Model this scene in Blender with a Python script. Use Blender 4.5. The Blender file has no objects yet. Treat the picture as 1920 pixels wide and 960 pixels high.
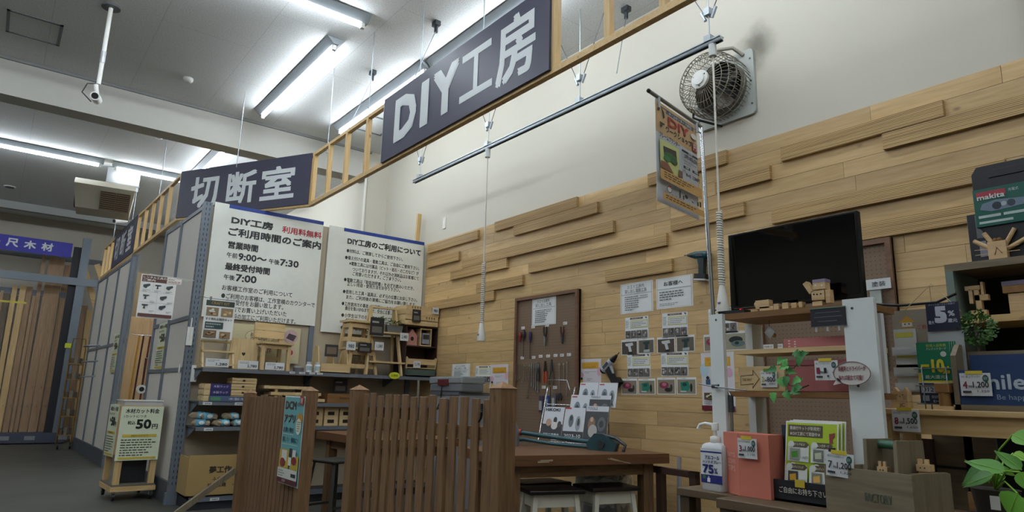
import bpy, math, random
from mathutils import Matrix, Vector
random.seed(7)
SC = bpy.context.scene
COL = SC.collection
PI = math.pi

# ------------------------------------------------------------------ camera
# measured from the photograph's three vanishing points (world: X towards the plank wall, Y along it, Z up)
VP1 = (-29. - 960, 718. - 480); VP2 = (2614. - 960, 787. - 480)
FPX = math.sqrt(-(VP1[0] * VP2[0] + VP1[1] * VP2[1]))
dY = Vector((VP1[0], -VP1[1], -FPX)).normalized()
dX = Vector((VP2[0], -VP2[1], -FPX)).normalized()
dZ = dX.cross(dY)
RW = Matrix((dX, dY, dZ))                      # camera -> world
CAMH = 1.2
cam_data = bpy.data.cameras.new('camera')
cam = bpy.data.objects.new('camera', cam_data); COL.objects.link(cam)
cam_data.sensor_width = 36.0; cam_data.lens = 36.0 * FPX / 1920.0
cam_data.clip_start = 0.05; cam_data.clip_end = 200
cam.matrix_world = Matrix.Translation((0, 0, CAMH)) @ RW.to_4x4()
SC.camera = cam

# ------------------------------------------------------------------ world, exposure, fill
SC.view_settings.view_transform = 'Standard'
SC.view_settings.look = 'None'
SC.view_settings.gamma = 1.0
SC.view_settings.use_curve_mapping = False
SC.view_settings.exposure = 0.0
TUBE_STRENGTH = 50.0
TUBE_COLOR = (0.86, 0.93, 1.0, 1)
wd = bpy.data.worlds.new('world'); SC.world = wd; wd.use_nodes = True
wd.node_tree.nodes['Background'].inputs[0].default_value = (0.8, 0.9, 1, 1)
wd.node_tree.nodes['Background'].inputs[1].default_value = 0.15

# ------------------------------------------------------------------ helpers
def at(px, py, X=None, Y=None, Z=None):
    r = RW @ Vector((px - 960., -(py - 480.), -FPX))
    t = X / r[0] if X is not None else (Y / r[1] if Y is not None else (Z - CAMH) / r[2])
    return Vector((0, 0, CAMH)) + t * r

def lin(h):
    h = h.lstrip('#')
    return tuple(((int(h[i:i+2], 16) / 255.) / 12.92 if int(h[i:i+2], 16) < 11 else (((int(h[i:i+2], 16) / 255.) + .055) / 1.055) ** 2.4) for i in (0, 2, 4)) + (1,)

_M = {}
def flat(hexc, rough=.6, metal=0., spec=None, emit=0., alpha=1.):
    k = (hexc, rough, metal, emit, alpha)
    if k in _M: return _M[k]
    m = bpy.data.materials.new('paint_' + hexc.strip('#')); m.use_nodes = True
    nt = m.node_tree; b = nt.nodes['Principled BSDF']
    b.inputs['Roughness'].default_value = rough; b.inputs['Metallic'].default_value = metal
    n = nt.nodes.new('ShaderNodeTexNoise'); n.inputs['Scale'].default_value = 14
    tc = nt.nodes.new('ShaderNodeTexCoord'); nt.links.new(tc.outputs['Object'], n.inputs['Vector'])
    mx = nt.nodes.new('ShaderNodeMix'); mx.data_type = 'RGBA'
    c = lin(hexc); mx.inputs[6].default_value = tuple(x * .93 for x in c[:3]) + (1,); mx.inputs[7].default_value = c
    nt.links.new(n.outputs[0], mx.inputs[0]); nt.links.new(mx.outputs[2], b.inputs['Base Color'])
    if emit:
        b.inputs['Emission Color'].default_value = c; b.inputs['Emission Strength'].default_value = emit
    if alpha < 1: b.inputs['Alpha'].default_value = alpha
    _M[k] = m; return m

def wood(name, c1, c2, axis=0, scale=6., stretch=14., knots=0., vary=.25, rough=.55, rings=.5):
    k = ('w', name, axis)
    if k in _M: return _M[k]
    m = bpy.data.materials.new(name + '_' + 'xyz'[axis]); m.use_nodes = True
    nt = m.node_tree; b = nt.nodes['Principled BSDF']; b.inputs['Roughness'].default_value = rough
    L = nt.links.new; N = nt.nodes.new
    tc = N('ShaderNodeTexCoord'); geo = N('ShaderNodeNewGeometry')
    mp = N('ShaderNodeMapping'); s = [scale] * 3; s[axis] = scale / stretch; mp.inputs['Scale'].default_value = s
    off = N('ShaderNodeVectorMath'); off.operation = 'SCALE'; off.inputs[0].default_value = (37, 19, 53); L(geo.outputs['Random Per Island'], off.inputs['Scale'])
    ad = N('ShaderNodeVectorMath'); ad.operation = 'ADD'; L(tc.outputs['Object'], ad.inputs[0]); L(off.outputs[0], ad.inputs[1])
    L(ad.outputs[0], mp.inputs['Vector'])
    n1 = N('ShaderNodeTexNoise'); n1.inputs['Scale'].default_value = 1.6; n1.inputs['Detail'].default_value = 3; n1.inputs['Distortion'].default_value = 1.2
    L(mp.outputs[0], n1.inputs['Vector'])
    n2 = N('ShaderNodeTexNoise'); n2.inputs['Scale'].default_value = 9; n2.inputs['Detail'].default_value = 2
    L(mp.outputs[0], n2.inputs['Vector'])
    ws = N('ShaderNodeMath'); ws.operation = 'MULTIPLY'; ws.inputs[1].default_value = 22; L(n1.outputs[0], ws.inputs[0])
    sn = N('ShaderNodeMath'); sn.operation = 'SINE'; L(ws.outputs[0], sn.inputs[0])
    r1 = N('ShaderNodeMath'); r1.operation = 'MULTIPLY_ADD'; r1.inputs[1].default_value = .22 * rings; r1.inputs[2].default_value = .1; L(sn.outputs[0], r1.inputs[0])
    r2 = N('ShaderNodeMath'); r2.operation = 'ADD'; L(r1.outputs[0], r2.inputs[0]); L(n2.outputs[0], r2.inputs[1])
    mx = N('ShaderNodeMix'); mx.data_type = 'RGBA'; mx.inputs[6].default_value = lin(c1); mx.inputs[7].default_value = lin(c2)
    L(r2.outputs[0], mx.inputs[0]); out = mx.outputs[2]
    if knots:
        mk = N('ShaderNodeMapping'); s = [6.] * 3; s[axis] = 3.2; mk.inputs['Scale'].default_value = s; L(ad.outputs[0], mk.inputs['Vector'])
        v = N('ShaderNodeTexVoronoi'); v.inputs['Scale'].default_value = 1; L(mk.outputs[0], v.inputs['Vector'])
        cr = N('ShaderNodeValToRGB'); cr.color_ramp.elements[0].position = .03 * knots; cr.color_ramp.elements[0].color = (.75, .75, .75, 1)
        cr.color_ramp.elements[1].position = .13 * knots; cr.color_ramp.elements[1].color = (0, 0, 0, 1)
        L(v.outputs['Distance'], cr.inputs[0])
        m2 = N('ShaderNodeMix'); m2.data_type = 'RGBA'; L(cr.outputs[0], m2.inputs[0]); L(out, m2.inputs[6])
        c = lin(c1); m2.inputs[7].default_value = (c[0] * .28, c[1] * .2, c[2] * .16, 1); out = m2.outputs[2]
    hv = N('ShaderNodeHueSaturation'); L(out, hv.inputs['Color'])
    mr = N('ShaderNodeMapRange'); mr.inputs[3].default_value = 1 - vary; mr.inputs[4].default_value = 1 + vary; L(geo.outputs['Random Per Island'], mr.inputs[0]); L(mr.outputs[0], hv.inputs['Value'])
    L(hv.outputs[0], b.inputs['Base Color'])
    bp = N('ShaderNodeBump'); bp.inputs['Strength'].default_value = .08; bp.inputs['Distance'].default_value = .003; L(n2.outputs[0], bp.inputs['Height']); L(bp.outputs[0], b.inputs['Normal'])
    _M[k] = m; return m

def pine(a=0): return wood('pine', 'd9bd8a', 'b8935a', a, knots=.7, vary=.08)
def paleply(a=0): return wood('pale_ply', 'd8c196', 'bd9f6c', a, knots=.4, vary=.08)
def brown(a=0): return wood('brown_stained_wood', '9a764f', '604630', a, knots=.7, vary=.16, scale=9)
def darkwood(a=0): return wood('dark_walnut_wood', '4a3226', '2c1c14', a, vary=.08)
def weathered(a=0): return wood('weathered_wood', '8d8069', '655843', a, vary=.1)
def midbrown(a=0): return wood('mid_brown_wood', '9a7040', '6d4a26', a, vary=.1)

def plyedge():
    if 'ply' in _M: return _M['ply']
    m = bpy.data.materials.new('laminated_ply_edge'); m.use_nodes = True; nt = m.node_tree; L = nt.links.new; N = nt.nodes.new
    b = nt.nodes['Principled BSDF']; b.inputs['Roughness'].default_value = .6
    tc = N('ShaderNodeTexCoord'); sp = N('ShaderNodeSeparateXYZ'); L(tc.outputs['Object'], sp.inputs[0])
    ns = N('ShaderNodeTexNoise'); ns.inputs['Scale'].default_value = 1
    mp = N('ShaderNodeMapping'); mp.inputs['Scale'].default_value = (1, 1.2, 230); L(tc.outputs['Object'], mp.inputs[0]); L(mp.outputs[0], ns.inputs['Vector']); ns.inputs['Detail'].default_value = 1
    mz = N('ShaderNodeMath'); mz.operation = 'MULTIPLY'; mz.inputs[1].default_value = 560; L(sp.outputs[2], mz.inputs[0])
    sn = N('ShaderNodeMath'); sn.operation = 'SINE'; L(mz.outputs[0], sn.inputs[0])
    ma = N('ShaderNodeMath'); ma.operation = 'MULTIPLY_ADD'; ma.inputs[1].default_value = .25; L(sn.outputs[0], ma.inputs[0]); L(ns.outputs[0], ma.inputs[2])
    cr = N('ShaderNodeValToRGB'); e = cr.color_ramp.elements; e[0].position = .3; e[0].color = lin('7d5c36'); e[1].position = .62; e[1].color = lin('c9a871'); L(ma.outputs[0], cr.inputs[0])
    L(cr.outputs[0], b.inputs['Base Color']); _M['ply'] = m; return m

def glassy(alpha=.25, c='dfe6e8'):
    k = ('gl', alpha, c)
    if k not in _M:
        m = flat(c, .08).copy(); m.name = 'clear_plastic'; m.node_tree.nodes['Principled BSDF'].inputs['Alpha'].default_value = alpha; _M[k] = m
    return _M[k]
CHROME = flat('c9ccd0', .22, 1.); STEEL = flat('9a9ea2', .35, .9); GALV = flat('aab2b8', .4, .8); DSTEEL = flat('55595e', .4, .8)
WHITE = flat('e6e6e0', .5); BLACK = flat('141416', .45); RACKGREY = flat('6d7680', .45); CREAMP = flat('cfc6b2', .7)
BEVEL = {}

class MB:
    def __init__(s): s.v = []; s.f = []; s.m = []; s.sm = []; s.mats = []
    def mi(s, m):
        if m not in s.mats: s.mats.append(m)
        return s.mats.index(m)
    def add(s, vs, fs, mat, M=None, smooth=False):
        o = len(s.v); k = s.mi(mat)
        for p in vs:
            p = Vector(p)
            if M is not None: p = M @ p
            s.v.append(p)
        for f in fs: s.f.append([i + o for i in f]); s.m.append(k); s.sm.append(smooth)
        return s
    def box(s, x0, y0, z0, x1, y1, z1, mat, M=None):
        x0, x1 = min(x0, x1), max(x0, x1); y0, y1 = min(y0, y1), max(y0, y1); z0, z1 = min(z0, z1), max(z0, z1)
        vs = [(x0,y0,z0),(x1,y0,z0),(x1,y1,z0),(x0,y1,z0),(x0,y0,z1),(x1,y0,z1),(x1,y1,z1),(x0,y1,z1)]
        return s.add(vs, [(0,3,2,1),(4,5,6,7),(0,1,5,4),(1,2,6,5),(2,3,7,6),(3,0,4,7)], mat, M)
    def bar(s, p0, p1, w, h, mat, up=(0, 0, 1)):
        """square bar from p0 to p1, w across, h along up"""
        p0 = Vector(p0); p1 = Vector(p1); d = (p1 - p0); Ln = d.length; d.normalize(); up = Vector(up)
        sx = d.cross(up)
        if sx.length < 1e-4: sx = d.cross(Vector((0, 1, 0)))
        sx.normalize(); u = sx.cross(d)
        vs = [p + sx * a * w / 2 + u * b * h / 2 for p in (p0, p1) for a, b in ((-1,-1),(1,-1),(1,1),(-1,1))]
        return s.add(vs, [(0,1,2,3),(7,6,5,4),(0,4,5,1),(1,5,6,2),(2,6,7,3),(3,7,4,0)], mat)
    def tube(s, pts, r, mat, n=8, closed=False, rs=None):
        pts = [Vector(p) for p in pts]; m = len(pts); vs = []; up = None
        for i, p in enumerate(pts):
            if closed: t = pts[(i + 1) % m] - pts[i - 1]
            else: t = pts[min(i + 1, m - 1)] - pts[max(i - 1, 0)]
            t.normalize()
            if up is None: up = t.orthogonal().normalized()
            up = (up - t * up.dot(t)); up = up.normalized() if up.length > 1e-6 else t.orthogonal().normalized()
            w = t.cross(up); rr = rs[i] if rs else r
            for k in range(n):
                a = 2 * PI * k / n; vs.append(p + (up * math.cos(a) + w * math.sin(a)) * rr)
        fs = []
        for i in range(m if closed else m - 1):
            j = (i + 1) % m
            for k in range(n): fs.append((i*n+k, i*n+(k+1)%n, j*n+(k+1)%n, j*n+k))
        s.add(vs, fs, mat, None, True)
        if not closed:
            s.add([vs[k] for k in range(n)], [tuple(range(n))[::-1]], mat); s.add([vs[(m-1)*n+k] for k in range(n)], [tuple(range(n))], mat)
        return s
    def cyl(s, p0, p1, r, mat, n=16, r2=None): return s.tube([p0, p1], r, mat, n, rs=[r, r if r2 is None else r2])
    def lathe(s, prof, mat, n=20, M=None):
        vs = [(r * math.cos(2*PI*k/n), r * math.sin(2*PI*k/n), z) for r, z in prof for k in range(n)]
        fs = [(i*n+k, i*n+(k+1)%n, (i+1)*n+(k+1)%n, (i+1)*n+k) for i in range(len(prof)-1) for k in range(n)]
        s.add(vs, fs, mat, M, True)
        s.add([vs[k] for k in range(n)], [tuple(range(n))[::-1]], mat, M); s.add([vs[(len(prof)-1)*n+k] for k in range(n)], [tuple(range(n))], mat, M)
        return s
    def ball(s, c, rx, mat, ry=None, rz=None, n=14, M=None):
        ry = ry or rx; rz = rz or rx; h = n // 2; vs = []
        for i in range(h + 1):
            a = PI * i / h
            for k in range(n): vs.append((c[0] + rx*math.sin(a)*math.cos(2*PI*k/n), c[1] + ry*math.sin(a)*math.sin(2*PI*k/n), c[2] - rz*math.cos(a)))
        return s.add(vs, [(i*n+k, i*n+(k+1)%n, (i+1)*n+(k+1)%n, (i+1)*n+k) for i in range(h) for k in range(n)], mat, M, True)
    def prism(s, poly, y0, y1, mat, M=None):
        """polygon in the local xz plane (counter-clockwise seen from -y), extruded from y0 to y1"""
        n = len(poly); vs = [(x, y0, z) for x, z in poly] + [(x, y1, z) for x, z in poly]
        return s.add(vs, [tuple(range(n)), tuple(range(2*n-1, n-1, -1))] + [(i, i+n, (i+1)%n+n, (i+1)%n) for i in range(n)], mat, M)
    def text(s, body, x0, x1, z0, z1, mat, y=0., bold=0., M=None):
        vs, fs, (ax, bx, az, bz) = glyphs(body)
        if not vs: return s
        e = bold * min(1., (x1 - x0) / max((bx - ax) * (z1 - z0) / max(bz - az, .3), 1e-5)) * (z1 - z0) * .9
        kx = (x1 - x0 - 2*e) / max(bx - ax, 1e-5); kz = (z1 - z0 - 2*e) / max(bz - az, 1e-5)
        sh = ((0, 0),) if bold < .011 else ((-e, -e), (e, -e), (-e, e), (e, e)) if bold < .05 else ((-e, -e), (e, -e), (-e, e), (e, e), (0, -e), (0, e), (-e, 0), (e, 0))
        for qi, (qx, qz) in enumerate(sh): s.add([(x0 + e + qx + (p[0]-ax)*kx, y - qi * .0003, z0 + e + qz + (p[1]-az)*kz) for p in vs], fs, mat, M)
        return s
    def obj(s, name, parent=None, loc=None, rotz=0, bevel=0.):
        me = bpy.data.meshes.new(name); me.from_pydata([tuple(p) for p in s.v], [], s.f)
        for m in s.mats: me.materials.append(m)
        me.polygons.foreach_set('material_index', s.m); me.polygons.foreach_set('use_smooth', s.sm); me.update()
        o = bpy.data.objects.new(name, me); COL.objects.link(o)
        if parent: o.parent = parent
        if loc is not None: o.location = loc
        o.rotation_euler = (0, 0, rotz)
        if bevel:
            b = o.modifiers.new('b', 'BEVEL'); b.width = bevel; b.segments = 2; b.limit_method = 'ANGLE'
        return o

_G = {}
def glyphs(body):
    k = body
    if k in _G: return _G[k]
    c = bpy.data.curves.new('glyphs', 'FONT'); c.body = body; c.size = 1; c.resolution_u = 2
    o = bpy.data.objects.new('glyphs', c); COL.objects.link(o)
    dg = bpy.context.evaluated_depsgraph_get(); dg.update()
    me = bpy.data.meshes.new_from_object(o.evaluated_get(dg))
    vs = [tuple(v.co) for v in me.vertices]; fs = [tuple(p.vertices) for p in me.polygons]
    # face -y side: font faces +z in xy; mapping (x,y)->(x,z) keeps it readable from -y
    bpy.data.objects.remove(o); bpy.data.curves.remove(c); bpy.data.meshes.remove(me)
    if vs:
        xs = [v[0] for v in vs]; ys = [v[1] for v in vs]; bb = (min(xs), max(xs), min(ys), max(ys))
    else: bb = (0, 1, 0, 1)
    _G[k] = (vs, fs, bb); return _G[k]

def tag(o, label, cat, group=None, kind=None):
    if label: o['label'] = label
    if cat: o['category'] = cat
    if group: o['group'] = group
    if kind: o['kind'] = kind
    return o
def thing(name, label, cat, loc, rotz=0, group=None):
    o = bpy.data.objects.new(name, None); COL.objects.link(o); o.location = loc; o.rotation_euler = (0, 0, rotz); o.empty_display_size = .05
    return tag(o, label, cat, group)
def structure(o): o['kind'] = 'structure'; return o
def copy_tree(o, parent=None):
    c = o.copy(); COL.objects.link(c); c.parent = parent
    for ch in list(o.children): copy_tree(ch, c)
    return c
RX = -PI / 2      # faces the plank wall: local x runs along -Y, local y runs into the wall

def sheet(mb, w, h, els, y=0., t=.0015, paper='e8e8e4', back=True, M=None):
    """printed sheet: local x 0..w, z 0..h, facing -y.  element coordinates are fractions, v from the top."""
    if back: mb.box(0, y, 0, w, y + t, h, flat(paper, .35), M)
    d = .0006
    for k, e in enumerate(els):
        yy = y - d * (k + 1)
        if e[0] == 'r': mb.add([(e[1]*w,yy,h-e[4]*h),(e[3]*w,yy,h-e[4]*h),(e[3]*w,yy,h-e[2]*h),(e[1]*w,yy,h-e[2]*h)], [(0,1,2,3)], flat(e[5], .4), M)
        elif e[0] == 't': mb.text(e[5], e[1]*w, e[3]*w, h-e[4]*h, h-e[2]*h, flat(e[6], .4), yy, e[7] if len(e) > 7 else .012, M)
        elif e[0] == 'c': mb.add([((e[1]+e[3]*math.cos(2*PI*a/20))*w, yy, h-(e[2]+e[4]*math.sin(-2*PI*a/20))*h) for a in range(20)], [tuple(range(20))], flat(e[5], .4), M)
        elif e[0] == 'g': mb.add([(p[0]*w, yy, h-p[1]*h) for p in e[1]], [tuple(range(len(e[1])))], flat(e[2], .4), M)
        elif e[0] == 'l':     # fine print too small to read
            rr = random.Random(k * 31 + int(w * 1000)); n = e[5]
            for i in range(n):
                a = e[2] + (e[4]-e[2]) * (i + .25) / n; b = a + (e[4]-e[2]) / n * .42; x = e[1]; end = e[1] + (e[3]-e[1]) * (rr.uniform(.7, 1) if i < n-1 else rr.uniform(.4, .8))
                while x < end:
                    x2 = min(x + (e[3]-e[1]) * rr.uniform(.05, .14), end)
                    mb.add([(x*w,yy,h-b*h),(x2*w,yy,h-b*h),(x2*w,yy,h-a*h),(x*w,yy,h-a*h)], [(0,1,2,3)], flat(e[6], .4), M); x = x2 + (e[3]-e[1]) * .025
        elif e[0] == 'p':     # small photograph: ground and soft shapes
            rr = random.Random(k * 17 + 3 + e[7] if len(e) > 7 else k); cols = e[6]
            mb.add([(e[1]*w,yy,h-e[4]*h),(e[3]*w,yy,h-e[4]*h),(e[3]*w,yy,h-e[2]*h),(e[1]*w,yy,h-e[2]*h)], [(0,1,2,3)], flat(e[5], .4), M)
            for i in range(6):
                cx = e[1] + (e[3]-e[1]) * rr.uniform(.25, .75); cz = e[2] + (e[4]-e[2]) * rr.uniform(.25, .75); ra = (e[3]-e[1]) * rr.uniform(.08, .22); rb = (e[4]-e[2]) * rr.uniform(.08, .22)
                y3 = yy - .0001 * (i + 1)
                mb.add([((cx+ra*math.cos(2*PI*a/9))*w, y3, h-(cz-rb*math.sin(2*PI*a/9))*h) for a in range(9)], [tuple(range(9))], flat(rr.choice(cols), .4), M)
    return mb
def rectX(tl, br, X):
    a = at(*tl, X=X); b = at(*br, X=X); return Vector((X, a.y, b.z)), a.y - b.y, a.z - b.z
def rectY(tl, br, Y):
    a = at(*tl, Y=Y); b = at(*br, Y=Y); return Vector((a.x, Y, b.z)), b.x - a.x, a.z - b.z

W = 4.65; D = 8.03; CZ = 4.958; YB = 9.378

# ================================================================== STRUCTURE
def concrete():
    m = bpy.data.materials.new('concrete_floor'); m.use_nodes = True; nt = m.node_tree; L = nt.links.new; N = nt.nodes.new
    b = nt.nodes['Principled BSDF']; b.inputs['Roughness'].default_value = .5
    tc = N('ShaderNodeTexCoord'); n = N('ShaderNodeTexNoise'); n.inputs['Scale'].default_value = 1.3; n.inputs['Detail'].default_value = 8; L(tc.outputs['Object'], n.inputs['Vector'])
    cr = N('ShaderNodeValToRGB'); e = cr.color_ramp.elements; e[0].position = .3; e[0].color = lin('42433c'); e[1].position = .7; e[1].color = lin('55544f'); L(n.outputs[0], cr.inputs[0])
    L(cr.outputs[0], b.inputs['Base Color']); return m
def ceilmat():
    m = bpy.data.materials.new('ceiling_board'); m.use_nodes = True; nt = m.node_tree; L = nt.links.new; N = nt.nodes.new
    b = nt.nodes['Principled BSDF']; b.inputs['Roughness'].default_value = .85
    tc = N('ShaderNodeTexCoord'); n = N('ShaderNodeTexNoise'); n.inputs['Scale'].default_value = 70; n.inputs['Detail'].default_value = 3; L(tc.outputs['Object'], n.inputs['Vector'])
    cr = N('ShaderNodeValToRGB'); e = cr.color_ramp.elements; e[0].position = .35; e[0].color = lin('c3c5c4'); e[1].position = .6; e[1].color = lin('d6d8d7'); L(n.outputs[0], cr.inputs[0])
    br = N('ShaderNodeTexBrick'); br.offset = .5; br.inputs['Scale'].default_value = 1; br.inputs['Brick Width'].default_value = 1.82; br.inputs['Row Height'].default_value = .91; br.inputs['Mortar Size'].default_value = .004
    br.inputs['Color1'].default_value = br.inputs['Color2'].default_value = (1, 1, 1, 1); br.inputs['Mortar'].default_value = (.82, .82, .82, 1)
    mp = N('ShaderNodeMapping'); mp.inputs['Rotation'].default_value = (0, 0, PI/2); L(tc.outputs['Object'], mp.inputs[0]); L(mp.outputs[0], br.inputs['Vector'])
    mx = N('ShaderNodeMix'); mx.data_type = 'RGBA'; mx.blend_type = 'MULTIPLY'; mx.inputs[0].default_value = 1; L(cr.outputs[0], mx.inputs[6]); L(br.outputs[0], mx.inputs[7])
    L(mx.outputs[2], b.inputs['Base Color']); return m
def wallpaper():
    m = bpy.data.materials.new('cream_wallpaper'); m.use_nodes = True; nt = m.node_tree; L = nt.links.new; N = nt.nodes.new
    b = nt.nodes['Principled BSDF']; b.inputs['Roughness'].default_value = .8
    tc = N('ShaderNodeTexCoord'); br = N('ShaderNodeTexBrick'); br.offset = 0; br.inputs['Scale'].default_value = 1; br.inputs['Brick Width'].default_value = .92; br.inputs['Row Height'].default_value = 9; br.inputs['Mortar Size'].default_value = .003; br.inputs['Mortar Smooth'].default_value = 1
    c = lin('cfcabb'); br.inputs['Color1'].default_value = br.inputs['Color2'].default_value = c; br.inputs['Mortar'].default_value = tuple(x * .9 for x in c[:3]) + (1,)
    sp = N('ShaderNodeSeparateXYZ'); cb = N('ShaderNodeCombineXYZ'); L(tc.outputs['Object'], sp.inputs[0]); ad = N('ShaderNodeMath'); L(sp.outputs[0], ad.inputs[0]); L(sp.outputs[1], ad.inputs[1]); L(ad.outputs[0], cb.inputs[0])
    L(cb.outputs[0], br.inputs['Vector'])
    # soot that the exhaust fan left on the paper above its plate
    vd = N('ShaderNodeVectorMath'); vd.operation = 'DISTANCE'; vd.inputs[1].default_value = (W, 2.80, 4.10); L(tc.outputs['Object'], vd.inputs[0])
    ns = N('ShaderNodeTexNoise'); ns.inputs['Scale'].default_value = 6; ns.inputs['Detail'].default_value = 4; L(tc.outputs['Object'], ns.inputs['Vector'])
    sm = N('ShaderNodeMath'); sm.operation = 'MULTIPLY_ADD'; sm.inputs[1].default_value = .22; L(ns.outputs[0], sm.inputs[0]); L(vd.outputs['Value'], sm.inputs[2])
    mr = N('ShaderNodeMapRange'); mr.inputs[1].default_value = .1; mr.inputs[2].default_value = .36; mr.inputs[3].default_value = .75; mr.inputs[4].default_value = 0; mr.interpolation_type = 'SMOOTHSTEP'; L(sm.outputs[0], mr.inputs[0])
    mx = N('ShaderNodeMix'); mx.data_type = 'RGBA'; L(mr.outputs[0], mx.inputs[0]); L(br.outputs[0], mx.inputs[6]); mx.inputs[7].default_value = lin('4a443a')
    L(mx.outputs[2], b.inputs['Base Color']); return m
WP = wallpaper(); CEIL = ceilmat()
X0, Y0, Y1 = -9., -5., 18.5
structure(MB().box(X0, Y0, -.1, W + .2, Y1, 0, concrete()).obj('floor'))
structure(MB().box(X0, Y0, CZ, W + .2, Y1, CZ + .1, CEIL).obj('ceiling'))
wr = structure(MB().box(W, Y0, 0, W + .2, Y1, CZ, WP).obj('wall_right'))
structure(MB().box(X0, Y1, 0, W + .2, Y1 + .2, CZ, flat('b7b1a4', .8)).obj('wall_back'))
structure(MB().box(X0 - .2, Y0, 0, X0, Y1, CZ, flat('b9b4a6', .8)).obj('wall_left'))
structure(MB().box(X0, Y0 - .2, 0, W + .2, Y0, CZ, flat('b9b4a6', .8)).obj('wall_front'))
# pier where the drop beam meets the wall, the beam itself with its shadow-gap moulding, and a second moulding far back
structure(MB().box(4.30, YB, 0, W, YB + .35, CZ, WP).obj('wall_back_pier'))
b = MB().box(X0, YB, 4.50, 4.30, YB + .3, CZ, flat('bdbcb4', .8)); b.box(X0, YB - .03, CZ - .035, 4.33, YB, CZ, flat('8a8c8c', .5))
structure(b.obj('trim_1'))
b = MB().box(X0, 17.15, CZ - .16, W, 17.3, CZ, flat('9a9c9a', .6)); structure(b.obj('trim_2'))
b = MB().cyl((4.27, YB - .01, 0), (4.27, YB - .01, CZ), .022, flat('d8d5cb', .4)); structure(b.obj('trim_3'))
structure(MB().box(X0, Y1 - .03, 4.02, 1.9, Y1, 4.14, flat('5c5f60', .5)).obj('trim_4'))
# access hatches
def hatch(pts_loc, w, d, nm):
    x, y = pts_loc; b = MB(); t = .03; m = flat('6e7273', .5)
    for q in ((x,y,x+w,y+t),(x,y+d-t,x+w,y+d),(x,y,x+t,y+d),(x+w-t,y,x+w,y+d)): b.box(q[0], q[1], CZ-.008, q[2], q[3], CZ, m)
    structure(b.obj(nm))
hatch((-.38, 8.1), .49, .56, 'ceiling_hatch_1'); hatch((3.66, 8.05), .46, .6, 'ceiling_hatch_2')

# plank cladding on the long wall
CH = .12; TOPZ = 3.27
def cladmat(): return wood('wall_plank', 'd4b685', 'b3925f', 1, scale=5, stretch=11, knots=.8, vary=.17, rough=.5, rings=.4)
pl = MB(); rr = random.Random(3); cm = cladmat()
k = 0; z = TOPZ
while z > .02:
    z1 = max(z - CH, 0); y = 8.0
    y -= 0
    first = rr.uniform(.4, 1.6)
    while y > -1.5:
        y2 = max(y - first, -1.5); pl.box(W - .012, y2 + .0012, z1 + .0012, W, y - .0012, z - .0012, cm); y = y2; first = rr.uniform(.7, 1.9)
    z = z1; k += 1
cl = pl.obj('plank_cladding', wr)
raised = [  # left px, right px, a y near it, course
    ((803, 467), (896, 445), 0), ((928, 420), (1082, 382), 0), ((963, 440), (1120, 394), 1), ((866, 503), (1150, 427), 3), ((991, 508), (1250, 451), 5),
    ((1215, 340), (1362, 294), 0), ((1258, 430), (1395, 390), 4), ((1341, 352), (1444, 323), 2), ((1464, 287), (1768, 199), 1), ((1655, 264), (1990, 170), 2),
    ((1448, 420), (1885, 305), 5), ((1572, 405), (2100, 300), 7), ((803, 575), (926, 558), 7), ((845, 515), (950, 499), 4), ((803, 494), (860, 486), 2), ((893, 545), (980, 530), 6), ((1135, 515), (1260, 497), 7)]
pm = plyedge()
for i, (a, b_, c) in enumerate(raised):
    ya = min(at(*a, X=W - .04).y, 7.95); yb = at(*b_, X=W - .04).y
    zt = TOPZ - CH * c
    if i == 0: zt -= .03
    MB().box(W - .045, yb, zt - CH + .003, W - .012, ya, zt - .003, pm).obj('raised_board', wr)

# ================================================================== CEILING LIGHTS
tube_m = bpy.data.materials.new('led_tube'); tube_m.use_nodes = True
tb = tube_m.node_tree.nodes['Principled BSDF']; tb.inputs['Base Color'].default_value = (.9, .9, .9, 1); tb.inputs['Emission Color'].default_value = TUBE_COLOR; tb.inputs['Emission Strength'].default_value = TUBE_STRENGTH
FIXW = flat('878e92', .4)
def make_light():
    t = thing('tube_light', '', 'light', (0, 0, 0))
    b = MB()   # local y is the length, trough with sloping sides
    b.add([(-.03,-1.25,-.07),(.03,-1.25,-.07),(.1,-1.25,0),(-.1,-1.25,0),(-.03,1.25,-.07),(.03,1.25,-.07),(.1,1.25,0),(-.1,1.25,0)], [(0,1,2,3),(7,6,5,4),(0,4,5,1),(1,5,6,2),(3,2,6,7),(0,3,7,4)], FIXW)
    b.obj('housing', t)
    for s in (-1, 1):
        MB().box(-.018, s*1.2-.02, -.125, .018, s*1.2+.02, -.07, WHITE).obj('lamp_socket', t)
    MB().cyl((0, -1.18, -.1), (0, 1.18, -.1), .02, tube_m, 10).obj('led_tube', t)
    return t
lp = make_light(); first = True
def light(x, y, rot, label, group='long tube lights on the ceiling', z=CZ - .012):
    global first
    o = lp if first else copy_tree(lp); first = False
    o.location = (x, y, z); o.rotation_euler = (0, 0, rot); o['label'] = label; o['group'] = group
light(3.50, 7.48, 0, 'tube light above the frame beside the big white-lettered sign, far half of the row')
light(3.55, 4.95, 0, 'tube light above the big white-lettered sign, near half of the row')
light(3.60, 2.40, 0, 'tube light of the wall-side row nearest the camera, above the frame')
light(2.46, 7.66, 0, 'single bright tube light hanging alone above the diagonal dark sign')
light(1.30, 5.85, PI/2, 'crosswise tube light cut off by the top edge of the photo')
light(-.20, 12.8, PI/2, 'crosswise tube light beyond the drop beam, left one of two')
light(1.62 + .81, 12.8, PI/2, 'crosswise tube light beyond the drop beam, beside the ceiling air conditioner', )
light(2.43, 11.1, 0, 'lengthwise tube light just beyond the drop beam, above the diagonal sign')
light(3.42, 20.3-5.2, 0, 'tube light seen through the opening into the cutting room')
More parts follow.
